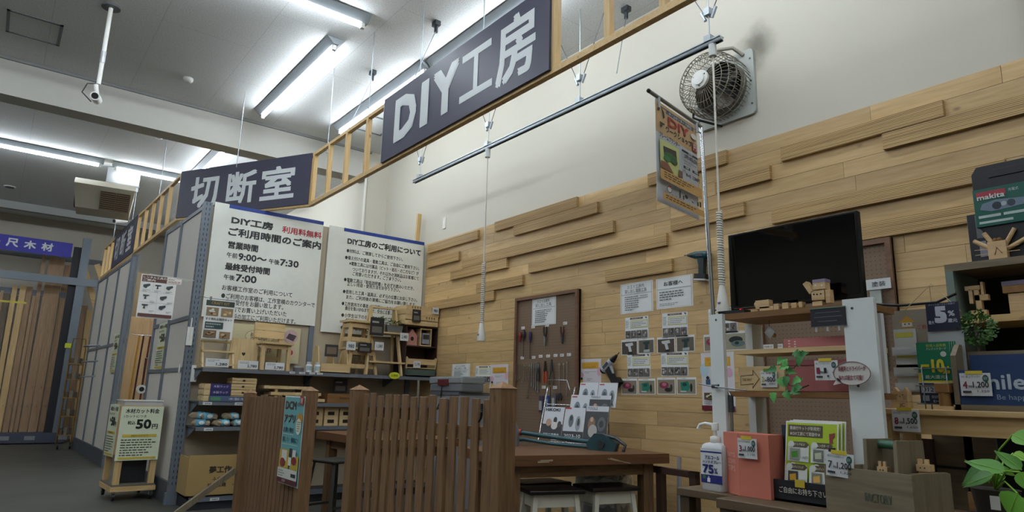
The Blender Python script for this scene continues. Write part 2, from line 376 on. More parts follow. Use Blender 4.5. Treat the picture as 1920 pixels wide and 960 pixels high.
for y in (11.8, 14.4): light(3.42, y, 0, 'tube light behind the slatted frame over the cutting room')
for x in (-4.5,):
    for y in (12.8,): light(x, y, PI/2, 'crosswise tube light far off to the left beyond the beam')
for i, y in enumerate((3.4, 6.6, 9.9, 12.8, 15.8)): light(-2.4, y, 0, 'unseen lengthwise tube light added as fill over the shop aisle on the left')  # out-of-view row, added to brighten the left ceiling, partition and timber
for x, y, a in ((1.3, .2, 1), (.9, 3.6, 1), (.9, 2.1, 1), (-1.0, 4.6, 1), (-2.0, 1.4, 1), (1.3, -3.0, 1), (-3.2, 5.8, 1), (-4.6, .2, 1), (3.6, -1.2, 0), (-1.9, -2.0, 1)): light(x, y, a * PI/2, 'unseen tube light added as fill over and behind the camera')  # unseen fill tubes, added to light the faces turned towards the camera

# ================================================================== CEILING OBJECTS
# security camera on a pole
t = thing('security_camera', 'white security camera hanging on a long pole from the ceiling', 'camera', (.455, 7.35, CZ))
MB().cyl((0, 0, -.02), (0, 0, 0), .085, flat('5d6162', .5), 24).obj('ceiling_plate', t)
MB().cyl((0, 0, -.85), (0, 0, -.02), .02, WHITE).cyl((0, 0, -.62), (0, 0, -.5), .024, flat('c5c9ca', .3, .6)).obj('pole', t)
b = MB().cyl((-.02, 0, -.86), (.0, 0, -.95), .02, WHITE); b.cyl((.02, .12, -.97), (-.02, -.12, -1.02), .042, WHITE, 20); b.cyl((-.02, -.12, -1.02), (-.022, -.128, -1.023), .03, BLACK, 20)
hd = b.obj('camera_head', t)
MB().tube([(.02, .02, -.83), (-.09, .0, -.87), (-.12, .05, -.95), (-.03, .12, -1.0)], .006, flat('3b3f42', .5), 6).obj('cable', t)
def detector(x, y, lab):
    t = tag(MB().lathe([(.06, 0), (.06, -.025), (.045, -.05), (.02, -.055)][::-1], flat('c8c9c4', .4), 20).obj('smoke_detector', None, (x, y, CZ)), lab, 'smoke detector', 'smoke detectors on the ceiling')
detector(1.44, 8.55, 'round white smoke detector on the ceiling in front of the drop beam')
detector(1.55, 10.9, 'round white smoke detector on the ceiling beyond the drop beam')
b = MB().lathe([(.1, -.012), (.1, 0)], WHITE, 24); b.lathe([(.075, -.02), (.075, -.011)], DSTEEL, 24)
tag(b.obj('downlight', None, (-.17, 15.9, CZ)), 'round recessed downlight, unlit, on the far ceiling', 'light')
# air conditioner
t = thing('air_conditioner', 'ceiling air conditioner with slatted grille and metal duct box above', 'air conditioner', (1.17, 13.1, 4.14), -.12)
b = MB(); cr = flat('b9b3a2', .5)
b.add([(-.40,-.08,0),(.40,-.08,0),(.40,.5,0),(-.40,.5,0),(-.44,-.46,.32),(.44,-.46,.32),(.44,.5,.42),(-.44,.5,.42),(-.44,-.40,.42),(.44,-.40,.42)],
      [(0,3,2,1),(0,1,5,4),(4,5,9,8),(8,9,6,7),(1,2,6,9,5),(0,4,8,7,3),(2,3,7,6)], cr)
b.obj('body', t)
M = Matrix.Translation((0, -.08, 0)) @ Matrix.Rotation(-math.atan2(.32, .38), 4, 'X') @ Matrix.Diagonal((1, -1, 1, 1))
g = MB(); g.box(-.06, .02, -.012, .38, .40, 0, flat('4c4236', .6), M)
for i in range(9): g.box(-.06, .03 + .042*i, -.025, .38, .045 + .042*i, -.012, flat('7a6a56', .6), M)
for x in (-.06, .16, .37): g.box(x, .02, -.027, x + .012, .40, -.012, flat('7a6a56', .6), M)
g.obj('intake_grille', t)
MB().prism([(-.36, .27), (-.02, .02), (.1, .02), (-.25, .33)], -.425, -.40, BLACK, Matrix.Rotation(PI/2, 4, 'Z') @ Matrix.Diagonal((1, -1, 1, 1))).obj('outlet_slot', t)
MB().box(-.02, -.05, .42, .48, .42, .79, flat('b4b8ba', .35, .7)).box(-.03, -.06, .5, .49, .43, .52, flat('8d9193', .4, .7)).obj('duct_box', t)
# far camera
t = thing('security_camera', 'small security camera above the far end of the slatted frame', 'camera', (1.62, 14.6, 4.36), .5)
MB().cyl((0, 0, 0), (0, 0, CZ - 4.36), .012, WHITE).obj('pole', t)
MB().cyl((.12, 0, .02), (-.12, 0, -.05), .045, WHITE).cyl((-.12, 0, -.05), (-.13, 0, -.053), .035, BLACK).obj('camera_head', t)
# thin hanger rods carrying the timber frame
for i, (x, y) in enumerate(((2.73, 7.1), (2.73, 6.05), (2.73, 5.0), (2.73, 4.0), (2.73, 2.62))):
    b = MB().cyl((0, 0, 3.94), (0, 0, CZ), .005, GALV, 6).cyl((0, 0, 3.9), (0, 0, 3.955), .012, GALV, 8)
    tag(b.obj('hanger_rod', None, (x, y, 0)), 'thin threaded hanger rod, %s along the straight slatted frame' % ('nearest the diagonal sign', 'second from the diagonal sign', 'third from the diagonal sign', 'fourth from the diagonal sign', 'closest to the wall fan')[i], 'rod', 'hanger rods of the frame')
for i, (x, y) in enumerate(((2.1, 8.45), (1.66, 10.9), (1.62, 13.0), (1.58, 14.9))):
    b = MB().cyl((0, 0, 3.93), (0, 0, CZ), .005, GALV, 6)
    tag(b.obj('hanger_rod', None, (x, y, 0)), 'thin hanger rod %s' % ('above the diagonal dark sign', 'above the near slats of the left frame', 'above the narrow dark sign of the left frame', 'above the far slats of the left frame')[i], 'rod', 'hanger rods of the frame')
for i, (x, y) in enumerate(((3.13, 5.45), (3.11, 6.86), (4.42, 4.02))):
    b = MB().box(-.03, -.04, CZ - .05, .03, .04, CZ, DSTEEL).cyl((0, 0, CZ - .05), (0, 0, CZ - .12), .02, DSTEEL, 8).cyl((0, 0, CZ - .1), ((2.76 - x) if i < 2 else -.3, -.15, 3.97 if i < 2 else 4.1), .005, GALV, 6)
    tag(b.obj('brace_anchor', None, (x, y, 0)), ('ceiling clamp with slanting brace wire over the big white-lettered sign', 'ceiling clamp with slanting brace wire beside the slatted frame', 'ceiling clamp with brace wire seen through the frame right of the big sign')[i], 'bracket', 'brace anchors on the ceiling')

# ================================================================== SIGN FRAME
NAVY = flat('39394c', .45); LET = flat('d3d8d8', .45)
ZB, ZT = 3.32, 3.975
P = Vector((1.645, 9.28, 0)); Q = Vector((2.69, 7.42, 0)); FARL = Vector((1.54, 15.75, 0))
def frame_run(t, length, studs, M):
    MB().box(0, 0, ZB, length, .045, ZB + .045, pine(0), M).obj('bottom_rail', t)
    MB().box(0, 0, ZT - .035, length, .045, ZT, pine(0), M).obj('top_rail', t)
    for s in studs: MB().box(s, 0, ZB + .045, s + .045, .045, ZT - .035, pine(2), M).obj('stud', t)
t = thing('timber_sign_frame', 'long slatted pine frame hung above the workshop, carrying the dark signs', 'frame', (0, 0, 0))
LEN = 7.42 - 1.2
M1 = Matrix.Translation((2.69, 7.42, 0)) @ Matrix.Rotation(RX, 4, 'Z')
frame_run(t, LEN, [0, .45, .92, 1.42, 1.83, 2.3, 2.9, 3.4, 3.9, 4.30, 4.79, 5.22, 5.65], M1)
d = (Q - P); ang = math.atan2(d.y, d.x); M2 = Matrix.Translation(P) @ Matrix.Rotation(ang, 4, 'Z')
frame_run(t, d.length, [.02, .5, 1.0, 1.5, 2.05], M2)
d3 = P - FARL; ang3 = math.atan2(d3.y, d3.x); M3 = Matrix.Translation(FARL) @ Matrix.Rotation(ang3, 4, 'Z')
frame_run(t, d3.length, [.0, .45, .9, 1.35, 3.55, 4.1, 4.65, 5.2, 5.75, 6.38], M3)
# big sign
t = thing('hanging_sign', 'big dark navy sign reading DIY工房 in white on the slatted frame', 'sign', (2.68, 5.56, 3.345), RX, 'dark signs on the frame')
wS = 5.56 - 3.12; hS = .65
MB().box(0, -.012, 0, wS, .008, hS, NAVY).box(-.006, -.014, 0, 0, .01, hS, flat('c7c9c9', .4)).obj('sign_board', t)
b = MB()
def xz(px, py, X=2.668): p = at(px, py, X=X); return 5.56 - p.y, p.z - 3.345
for ch, l, r, yl0, yl1 in (('D', 742, 781, 198, 276), ('I', 789, 803, 165, 250), ('Y', 811, 858, 150, 235)):
    x0 = xz(l, 200)[0]; x1 = xz(r, 200)[0]; b.text(ch, x0, x1, .125, .55, LET, -.0135, .06)
x0 = xz(863, 150)[0]; x1 = xz(923, 150)[0]; b.text('工', x0, x1, .13, .53, LET, -.0135, .03)
x0 = xz(931, 100)[0]; x1 = xz(1004, 100)[0]; b.text('房', x0, x1, .075, .59, LET, -.0135, .03)
b.obj('lettering', t)
Lq = d.length
t = thing('hanging_sign', 'dark sign reading 切断室 set diagonally between the two slatted frames', 'sign', P + Vector((0, 0, 3.345)), ang, 'dark signs on the frame')
MB().box(.0, -.012, 0, Lq - .01, -.001, .63, NAVY).obj('sign_board', t)
b = MB(); nrm = Vector((-d.y, d.x, 0)).normalized()
def dloc(px, py):
    r = RW @ Vector((px - 960., -(py - 480.), -FPX)); o = P - nrm * .014; tt = (o).dot(nrm) / r.dot(nrm); p = Vector((0, 0, CAMH)) + r * tt
    return (p - P).dot(d.normalized()), p.z - 3.345
for ch, l, r in (('切', 357, 409), ('断', 424, 479), ('室', 487, 551)):
    b.text(ch, dloc(l, 365)[0], dloc(r, 355)[0], .1, .52, LET, -.0135, .03)
b.obj('lettering', t)
t = thing('hanging_sign', 'narrow-looking dark sign reading 切断室 over the grey partition wall', 'sign', M3 @ Vector((1.4, 0, 3.345)), ang3, 'dark signs on the frame')
MB().box(0, -.012, 0, 2.15, -.001, .63, NAVY).obj('sign_board', t)
b = MB()
for i, ch in enumerate('切断室'): b.text(ch, .2 + i*.62, .66 + i*.62, .1, .54, LET, -.0135, .03)
b.obj('lettering', t)

# far blue sign
t = thing('hanging_sign', 'royal blue sign with the words 長尺木材 above the timber rack', 'sign', (-.55, 17.25, 3.93), .03)
MB().box(0, -.02, 0, 1.64, 0, .32, flat('2b2a9a', .5)).obj('sign_board', t)
b = MB()
for i, ch in enumerate('長尺木材'): b.text(ch, .17 + i*.305, .38 + i*.305, .08, .26, LET, -.0215, .04)
b.obj('lettering', t)

# ================================================================== OVERHEAD RAIL + CORDS + FAN
t = thing('cable_rail', 'long galvanised overhead track carrying the hanging power cords', 'rail', (4.1, 7.5, 3.94), RX)
b = MB().box(0, -.02, 0, 4.75, .02, .02, GALV); b.box(0, -.03, .02, 4.75, .03, .028, GALV); b.box(0, -.02, -.012, 4.75, -.012, 0, DSTEEL); b.box(0, .012, -.012, 4.75, .02, 0, DSTEEL)
b.obj('track', t)
for yy in (7.35, 5.83, 4.33, 2.86):
    x = 7.5 - yy
    h = MB().cyl((x, 0, .03), (x, 0, CZ - 3.94), .006, GALV, 6)
    h.box(x - .03, -.035, .02, x + .03, .035, .07, GALV); h.box(x - .025, -.03, .25, x + .025, .03, .31, GALV)
    hg = h.obj('hanger', t)
    for sx in (-1, 1):
        MB().cyl((x + sx * .03, 0, .26), (x + sx * .42, .0, CZ - 3.94), .004, DSTEEL, 6).cyl((x + sx*.03, 0, .22), (x + sx * .07, 0, .3), .014, GALV, 8).obj('brace_wire', hg)
def cord(y, zend, coil_top, label, zc):
    t = thing('retractable_power_cord', label, 'power cord', (4.1, y, 3.93), RX, 'power cords on the overhead track')
    MB().cyl((0, 0, 0), (0, 0, -.1), .03, flat('b9bcba', .5), 16).obj('cord_trolley', t)
    b = MB().cyl((0, 0, -.08), (0, 0, coil_top - 3.93), .008, flat('d6d3c9', .5), 8)
    pts = []; n = 30; za, zb = coil_top - 3.93, zend + .2 - 3.93
    for i in range(n * 10 + 1):
        a = 2 * PI * i / 10; pts.append((.018 * math.cos(a), .018 * math.sin(a), za + (zb - za) * i / (n * 10)))
    b.tube(pts, .0075, flat('d9d9d2', .5), 5); b.obj('coiled_cord', t)
    MB().lathe([(.045, zend - 3.93), (.047, zend + .03 - 3.93), (.032, zend + .13 - 3.93), (.018, zend + .2 - 3.93), (.012, zend + .24 - 3.93)], flat('dcdad2', .4), 20).cyl((0, -.04, zend + .06 - 3.93), (0, -.046, zend + .07 - 3.93), .012, flat('8b9096', .4), 12).obj('socket_end', t)
cord(5.83, 1.77, 2.62, 'white coiled power cord hanging left of the brown tool pegboard', 0)
cord(2.835, 1.83, 2.58, 'white coiled power cord hanging past the wall fan to the television', 0)

# wall fan
t = thing('wall_exhaust_fan', 'dusty round wire-caged exhaust fan mounted high on the cream wall', 'fan', (W, 3.10, 3.80), RX)
PL = flat('a9ada6', .4); WIRE = flat('8c877a', .4, .6)
b = MB(); s = .29
pts = []
for cx, cz, a0 in ((s-.04, s-.04, 0), (-s+.04, s-.04, 90), (-s+.04, -s+.04, 180), (s-.04, -s+.04, 270)):
    for k in range(5): a = math.radians(a0 + 22.5*k); pts.append((cx + .04*math.cos(a), cz + .04*math.sin(a)))
b.prism(pts, -.03, 0, PL)
for sx in (-1, 1):
    for sz in (-1, 0, 1): b.cyl((sx*(s-.03), -.035, sz*.2), (sx*(s-.03), -.03, sz*.2), .008, DSTEEL, 8)
b.obj('mounting_plate', t)
b = MB(); n = 40
prof = [(.235, -.03), (.228, -.13)]
b.tube([(.232*math.cos(2*PI*i/n), -.03, .232*math.sin(2*PI*i/n)) for i in range(n)], .012, PL, 8, True)
b.add([((.225)*math.cos(2*PI*i/n), yy, .225*math.sin(2*PI*i/n)) for yy in (-.12, -.01) for i in range(n)], [(i, (i+1)%n, (i+1)%n+n, i+n) for i in range(n)], flat('6d6a60', .5), None, True)
b.add([(.225*math.cos(2*PI*i/n), -.032, .225*math.sin(2*PI*i/n)) for i in range(n)], [tuple(range(n))], flat('1a1815', .7)); b.obj('shroud', t)
for k in range(4):
    b = MB(); a0 = k * PI/2 + .4; vs = []
    for r in (.05, .12, .21):
        for j in range(5):
            a = a0 + (j - 2) * .17; vs.append((r*math.cos(a), -.11 + (j-2)*.022, r*math.sin(a)))
    b.add(vs, [(i*5+j, i*5+j+1, (i+1)*5+j+1, (i+1)*5+j) for i in range(2) for j in range(4)], flat('5c574c', .4, .4), None, True); b.obj('fan_blade', t)
b = MB()
n = 44
def cagep(a, u):      # u 0 at the plate rim, 1 at the hub
    seq = [(.262, -.03), (.275, -.14), (.272, -.24), (.25, -.31), (.19, -.335), (.085, -.34)]
    f = u * (len(seq)-1); i = min(int(f), len(seq)-2); g = f - i
    r = seq[i][0]*(1-g) + seq[i+1][0]*g; y = seq[i][1]*(1-g) + seq[i+1][1]*g
    return (r*math.cos(a), y, r*math.sin(a))
for i in range(n):
    a = 2*PI*i/n; b.tube([cagep(a + .25*u, u) for u in (0, .2, .4, .5, .6, .7, .8, 1)], .0028, WIRE, 4)
for i in range(n): # the looped outer weave
    a = 2*PI*i/n; b.tube([cagep(a - .35*u, u) for u in (.35, .45, .55, .65)], .0028, WIRE, 4)
for u in (.2, .42, .62, .8): b.tube([cagep(2*PI*i/48, u) for i in range(48)], .0032, WIRE, 4, True)
b.obj('wire_cage', t)
b = MB().cyl((0, -.37, 0), (0, -.345, 0), .078, WHITE, 28); b.cyl((0, -.385, 0), (0, -.37, 0), .05, flat('eff0ec', .25), 24)
for k in range(3): b.ball((.06*math.cos(2.1*k+.5), -.372, .06*math.sin(2.1*k+.5)), .006, DSTEEL, n=8)
b.cyl((0, -.345, 0), (0, -.16, 0), .065, flat('6f6b60', .4, .5), 20).obj('motor_cap', t)
MB().tube([(.0, -.2, .28), (.05, -.17, .31), (.15, -.1, .315), (.2, -.03, .25)], .016, flat('9a968a', .4), 8).obj('bracket_arm', t)
MB().tube([(-.12, -.3, -.25), (-.1, -.33, -.3), (-.05, -.3, -.33), (-.02, -.05, -.32)], .01, BLACK, 6).obj('power_lead', t)

# ================================================================== LEFT PARTITION AND TIMBER RACK
ANG = math.atan2(15.75 - 8.03, 1.54 - 1.72)      # partition runs from the corner post to the far rack
def PM(yy, z=0.): # a point on the partition line at world y
    return Vector((1.72 + (1.54 - 1.72) * (yy - 8.03) / (15.75 - 8.03), yy, z))
PANEL = flat('d6d0c6', .7); PANEL2 = flat('b8ab98', .7)
def partition(name, label, ya, yb, verts, rails, skirt=.22):
    t = thing(name, label, 'partition', PM(yb), ANG + PI)     # local x runs towards the camera, local -y faces the aisle
    Ln = (PM(ya) - PM(yb)).length
    MB().box(0, 0, .0, Ln, .03, 3.28, PANEL).obj('panel', t)
    for v in verts: MB().box(v * Ln - .035, -.02, 0, v * Ln + .035, .0, 3.28, RACKGREY).obj('upright', t)
    for z in rails: MB().box(0, -.015, z, Ln, 0, z + .045, RACKGREY).obj('rail', t)
    MB().box(0, -.03, 0, Ln, 0, skirt, flat('4b525c', .5)).obj('skirting', t)
    return t, Ln
pa, la = partition('partition_panel', 'beige partition panel with grey uprights between shop aisle and corner post', 8.09, 9.9, (.0, .45,), (1.38, 1.96, 3.235))
pb, lb = partition('partition_panel', 'long beige partition of tall narrow panels with grey uprights beyond the doorway', 12.0, 15.75, (0, .3, .62, ), (1.86, 3.235))
MB().box(lb - .14, -.05, 0, lb, .05, 3.28, RACKGREY).obj('door_post', pb)
b = MB()
for z in (1.35, 1.62, 1.9):
    b.tube([(lb - 2.6, -.02, z + .02), (lb - 2.6, -.22, z), (lb - 2.2, -.24, z), (lb - 2.2, -.02, z + .02)], .012, STEEL, 6)
b.obj('hanging_bracket', pb)
PGR = 'e2e9cc'
cut_els = [('t', .1, .04, .9, .13, '木材カット料金', '1e2a1c', .03), ('t', .08, .16, .6, .21, '1カットにつき', '2c382a'), ('t', .18, .27, .36, .34, '税込', '1e2a1c', .02),
           ('t', .38, .24, .74, .42, '50', '16201a', .05), ('t', .76, .33, .9, .42, '円', '16201a', .03), ('r', .1, .52, .9, .57, 'd9bf4a'), ('t', .3, .53, .7, .56, '木材カットについて', '4a431c'),
           ('l', .08, .6, .92, .93, 7, '5b6654'), ('r', .06, .94, .94, .975, 'd9bf4a')]
def cut_sign(parent_loc, rz, w, h, label, name='price_notice', els=cut_els):
    return tag(sheet(MB(), w, h, els, paper=PGR).obj(name, None, parent_loc, rz), label, 'notice', 'wood cutting price notices')
v = PM(9.55, 1.38); cut_sign(Vector((v.x - .02, v.y, 1.42)), ANG + PI, .5, .58, 'pale green cutting price notice on the beige panel behind the corner post')
v = PM(12.75, 1.38); cut_sign(Vector((v.x - .03, v.y, 1.42)), ANG + PI, .5, .62, 'pale green cutting price notice on the far partition beside the doorway')
# corner post of the shelving
t = thing('shelf_upright', 'tall slotted grey steel corner post of the display shelving', 'post', (1.73, 8.03, 0))
b = MB().box(-.045, -.045, 0, .045, .045, 3.3, RACKGREY); b.box(-.065, -.02, 0, .065, .045, .12, RACKGREY)
for i in range(52):
    for dx in (-.018, .018): b.box(dx - .004, -.0462, .2 + i*.06, dx + .004, -.045, .23 + i*.06, flat('2b2f34', .6))
    b.box(-.0462, -.004, .2 + i*.06, -.045, .004, .23 + i*.06, flat('2b2f34', .6))
b.obj('post', t)
for z, lab in ((1.66, 'white plastic cord hanger clipped high on the grey corner post'), (1.27, 'small white plastic clip on the grey corner post below shelf level')):
    b = MB().box(-.03, -.012, 0, .03, 0, .2 if z > 1.5 else .18, WHITE); b.cyl((0, -.014, .05), (0, -.014, .3 if z > 1.5 else .15), .006, WHITE, 6)
    tag(b.obj('plastic_hook', None, (1.73 + (-.03 if z > 1.5 else .06), 7.975, z)), lab, 'hook')
tag(MB().box(-.01, -.02, 0, .0, .02, .1, WHITE).obj('door_catch', None, (1.66, 8.06, 1.36)), 'tiny white catch on the left side of the grey corner post', 'catch')

# inside the cutting room
BR = wood('plywood_sheet', 'c9a97e', 'ae8d62', 2, vary=.1)
for i, (x, y, w_, h_, lab) in enumerate(((2.05, 14.2, .55, 2.5, 'tall plywood sheet leaning in the cutting room, left one'), (2.55, 14.25, .62, 3.0, 'tallest plywood sheet leaning in the cutting room, behind the mops'), (3.1, 14.1, .7, 1.75, 'short plywood sheet leaning in the cutting room'))):
    o = MB().box(-w_/2, 0, 0, w_/2, .02, h_, BR).obj('plywood_sheet', None, (x, y, 0)); o.rotation_euler = (-.04, 0, 0)
    tag(o, lab, 'plywood', 'plywood sheets in the cutting room')
structure(MB().box(1.6, 14.7, 0, W, 14.75, 3.4, flat('a08a66', .7)).obj('wall_cutting_room'))
t = thing('timber_trellis', 'pale pine lattice standing behind the tool rental notice', 'lattice', (2.05, 13.2, 2.35))
b = MB()
for i in range(7): b.box(i*.1, 0, .0, i*.1 + .03, .02, .5 + .06 * (i % 2), pine(2))
b.box(0, -.02, .12, .66, 0, .16, pine(0)); b.box(0, -.02, .38, .66, 0, .42, pine(0)); b.box(.3, .02, -2.35, .36, .05, 0.1, pine(2)); b.obj('slats', t)
for i, (x, c, lab) in enumerate(((1.86, 'c08a2a', 'yellow mop handle hanging in the cutting room doorway'), (1.92, '4a1c18', 'dark red mop handle with yellow green tassel in the doorway'), (2.02, '5a2420', 'dark red broom handle hanging by the plywood'))):
    t = thing('mop', lab, 'mop', (x, 12.4, 0), 0, 'mops hanging in the doorway')
    MB().cyl((0, 0, .8), (.03, 0, 2.02), .014, flat(c, .4), 8).obj('handle', t)
    hd = MB()
    for k in range(9): hd.tube([(0, 0, .85), ((k-4)*.006, .01*(k % 3), .65), ((k-4)*.01, 0, .35)], .009, flat('a9b53a' if i == 1 else 'c9c9bd', .8), 5)
    hd.obj('mop_head', t)
b = MB().tube([(-.2, -.3, 0), (-.03, 0, 0), (.2, 0, 0)], .007, CHROME, 8)
tag(b.obj('hanging_bar', None, (1.86, 12.4, 2.03)), 'short chrome bar on the doorway post from which mops hang', 'bar')
t = thing('extension_reel', 'small round white reel hanging on a cord by the doorway', 'reel', (1.615, 9.93, at(277, 730, Y=9.93).z))
MB().cyl((0, 0, 0), (0, -.05, 0), .055, WHITE, 20).cyl((0, -.051, 0), (0, -.053, 0), .03, BLACK, 16).obj('reel', t); MB().cyl((0, -.02, .05), (0, -.02, .4), .005, BLACK, 6).tube([(0, -.02, .4), (.08, -.0, .4)], .006, STEEL, 6).obj('cord', t)

# rental tool notice hanging on its wire arm
loc, w_, h_ = rectY((266, 513), (322, 600), 8.0)
els = [('r', .03, .02, .72, .17, '5e3c36'), ('t', .06, .035, .70, .09, 'レンタル工具の', 'ece6da', .02), ('t', .06, .1, .4, .155, 'ご案内', 'ece6da', .02)]
def toolshape(cx, cz, k):
    if k % 2: return [('g', [(cx-.1, cz+.02), (cx-.09, cz-.03), (cx+.08, cz-.06), (cx+.1, cz-.02), (cx+.02, cz+.02), (cx+.0, cz+.05), (cx-.04, cz+.05)][::-1], '3a4446')]
    return [('g', [(cx-.09, cz-.05), (cx+.07, cz-.05), (cx+.09, cz-.03), (cx+.0, cz-.01), (cx+.01, cz+.05), (cx-.05, cz+.05), (cx-.03, cz-.01), (cx-.09, cz-.02)][::-1], '3a4446')]
for r_, cs in ((.27, 3), (.52, 2), (.74, 2)):
    for c_ in range(cs):
        cx = .18 + c_ * .32 if cs == 3 else .2 + c_ * .48
        els += toolshape(cx, r_, c_ + cs); els.append(('l', cx + (-.1 if cs == 3 else .12), r_ + .08, cx + (.12 if cs == 3 else .28), r_ + .13, 2, '7a7f80'))
els += [('r', .04, .40, .96, .405, '8b8f8e'), ('r', .04, .64, .96, .645, '8b8f8e'), ('r', .03, .9, .97, .97, '5e3c36'), ('r', .35, .18, .353, .4, '8b8f8e'), ('r', .67, .18, .673, .4, '8b8f8e'), ('r', .5, .405, .503, .9, '8b8f8e')]
t = thing('tool_rental_notice', 'brown and white tool rental notice hanging on a wire arm off the corner post', 'notice', loc, 0)
sheet(MB(), w_, h_, els).obj('sheet', t)
M = Matrix.Translation((w_ * .72, -.004, h_ * .84)); sheet(MB(), w_ * .42, h_ * .13, [('r', .03, .06, .97, .94, 'd9b7a6'), ('r', .05, .1, .95, .9, 'e9e5dc'), ('l', .1, .15, .9, .45, 1, '7a5048'), ('t', .1, .5, .9, .85, '50%引き', '8a3a30')], M=M).obj('corner_label', t)
MB().tube([(w_*.2, 0, h_ + .005), (w_ + .25, .0, h_ - .015), (w_ + .27, 0, h_ - .05), (w_+.25, 0, h_ - .9)], .004, flat('c4c8ca', .4), 6).obj('wire_arm', t)

# timber rack at the back
t = thing('timber_rack', 'blue-grey slotted steel rack holding tall upright boards', 'rack', (0, 17.3, 0))
b = MB()
for x in (-2.6, 1.27): MB().box(x, -.05, 0, x + .16, .05, 4.4, RACKGREY).box(x - .14, .06, 0, x, .12, 4.2, flat('23252b', .6)).obj('upright', t)
MB().box(-2.6, -.06, 3.34, 1.75, -.01, 3.5, RACKGREY).obj('beam', t)
MB().box(-2.6, .55, 3.1, 1.4, .6, 3.22, DSTEEL).obj('rear_beam', t)
bb = MB().box(-2.6, -.12, .02, 1.5, .9, .22, flat('474c5c', .5)); bb.obj('base_beam', t)
for i, x in enumerate((.0, .37, .8, 1.36)):
    MB().box(x, -.125, .08, x + .18, -.12, .16, flat('8f9398', .5)).obj('label_strip', t)
MB().box(1.24, -.07, 1.98, 1.36, -.055, 2.08, flat('c5cc2a', .5)).obj('yellow_tag', t)
MB().box(-2.6, -.075, 2.84, .45, -.07, 2.88, flat('c9b93a', .5)).obj('yellow_strap', t)
rr = random.Random(11)
TB = [wood('rough_sawn_board', 'b59672', '87684a', 2, vary=.26, knots=1.1), wood('old_grey_board', '8f7f69', '665847', 2, vary=.15, knots=.8), pine(2)]
x = -2.2; i = 0
heights = []
words_ = ['pale', 'reddish', 'knotty', 'dark', 'narrow', 'broad']
while x < 1.18:
    wdt = rr.uniform(.06, .17); h = 3.0 + rr.uniform(-.15, .15) if x < .55 else 3.85 + rr.uniform(-.12, .1)
    if x > .9: h = 3.7 + rr.uniform(-.1, .1)
    m = TB[0]
    if x < .15: m = TB[rr.choice([0, 1])]
    if .18 < x < .32: m = TB[2]
    y = .2 + rr.uniform(0, .2)
    o = MB().box(0, 0, 0, wdt - .014, .035, h, m).obj('timber_board', None, (x, 17.3 + y, .22)); o.rotation_euler = (-.06, rr.uniform(-.012, .012), 0)
    heights.append((o, x, h)); x += wdt; i += 1
for j, (o, x, h) in enumerate(heights):
    sec = 'short stock' if x < .55 else 'tall stock'
    tag(o, 'rough upright board in the steel rack, %s' % ('shorter row on the left' if x < .55 else 'taller row by the right upright'), 'board', 'short boards in the rack' if x < .55 else 'tall boards in the rack')
for j, (x, a) in enumerate(((1.5, .0), (1.66, -.02), (1.80, .01))):
    o = MB().box(0, 0, 0, .12, .035, 3.0 - .1*j, TB[0] if j == 0 else pine(2)).obj('timber_board', None, (x, 17.9 - .06 * j, 0)); o.rotation_euler = (-.05, a, 0)
    tag(o, ('broad knotty board standing right of the rack upright', 'pale board standing right of the rack, middle of three', 'pale board standing right of the rack, next to the partition')[j], 'board', 'boards right of the rack')
for j, (x0, x1) in enumerate(((1.42, 1.98), (1.62, 2.2))):
    t2 = MB(); t2.bar((x0, 0, 3.75 + j*.15), (x1, 0, 2.3 + j*.2), .11, .03, pine(0), up=(0, 1, 0))
    tag(t2.obj('leaning_board', None, (0, 17.65 - .09*j, 0)), ('pale slat leaning steeply across the boards beside the rack, left', 'pale slat leaning steeply across the boards beside the rack, right')[j], 'board', 'slats leaning by the rack')
# gold wire trolley by the partition
t = thing('display_trolley', 'brass-coloured wire display trolley parked against the far partition', 'trolley', (1.38, 15.9, 0), -.1)
GOLD = flat('8d6f3c', .4, .6)
b = MB()
for x in (-.12, .12):
    for y in (-.2, .25): b.cyl((x, y, .1), (x, y, 1.9), .012, GOLD, 6)
b.tube([(-.12, -.2, 1.9), (-.1, -.2, 2.1), (.1, -.2, 2.1), (.12, -.2, 1.9)], .012, GOLD, 6); b.obj('frame', t)
for z in (.25, .6, .95, 1.3, 1.6):
    s2 = MB(); s2.box(-.13, -.22, z, .13, .27, z + .02, GOLD)
    for k in range(3): s2.box(-.1 + .075*k, -.2, z + .02, -.05 + .075*k, .2, z + .12 + .03*(k % 2), flat(('5a4a36', '7a7468', '3d3a34')[k], .6))
    s2.obj('basket', t)
for x in (-.1, .1): MB().cyl((x, -.2, .06), (x + .03, -.2, .06), .06, BLACK, 14).obj('wheel', t)

# price cart
t = thing('sign_cart', 'small pine cart on castors holding the cutting price notices', 'cart', (1.42, 8.72, 0), .05)
for x in (-.17, .17):
    for y in (-.22, .3):
        MB().box(x - .03, y - .02, .12, x + .03, y + .03, .98, pine(2)).obj('post', t)
MB().box(-.22, -.26, .1, .22, .34, .15, pine(0)).box(-.21, -.25, .15, .21, .33, .17, flat('6b6658', .6)).obj('bottom_shelf', t)
MB().box(-.2, -.25, .98, .2, .33, 1.0, paleply(0)).obj('top_board', t)
for x in (-.18, .18):
    for y in (-.22, .3):
        MB().cyl((x - .012, y, .045), (x + .012, y, .045), .04, BLACK, 14).box(x - .02, y - .015, .05, x + .02, y + .015, .1, STEEL).obj('castor', t)
tag(MB().box(-.2, -.18, 0, .18, .2, .045, glassy(.6)).box(-.21, -.19, .045, .19, .21, .055, WHITE).obj('clear_plastic_tray', None, (1.44, 8.72, 1.0), .05), 'clear plastic tray lying on top of the small pine cart', 'tray')
cut_sign(Vector((1.215, 8.447, .42)), .05, .42, .57, 'pale green 50 yen cutting price notice on the front of the pine cart')
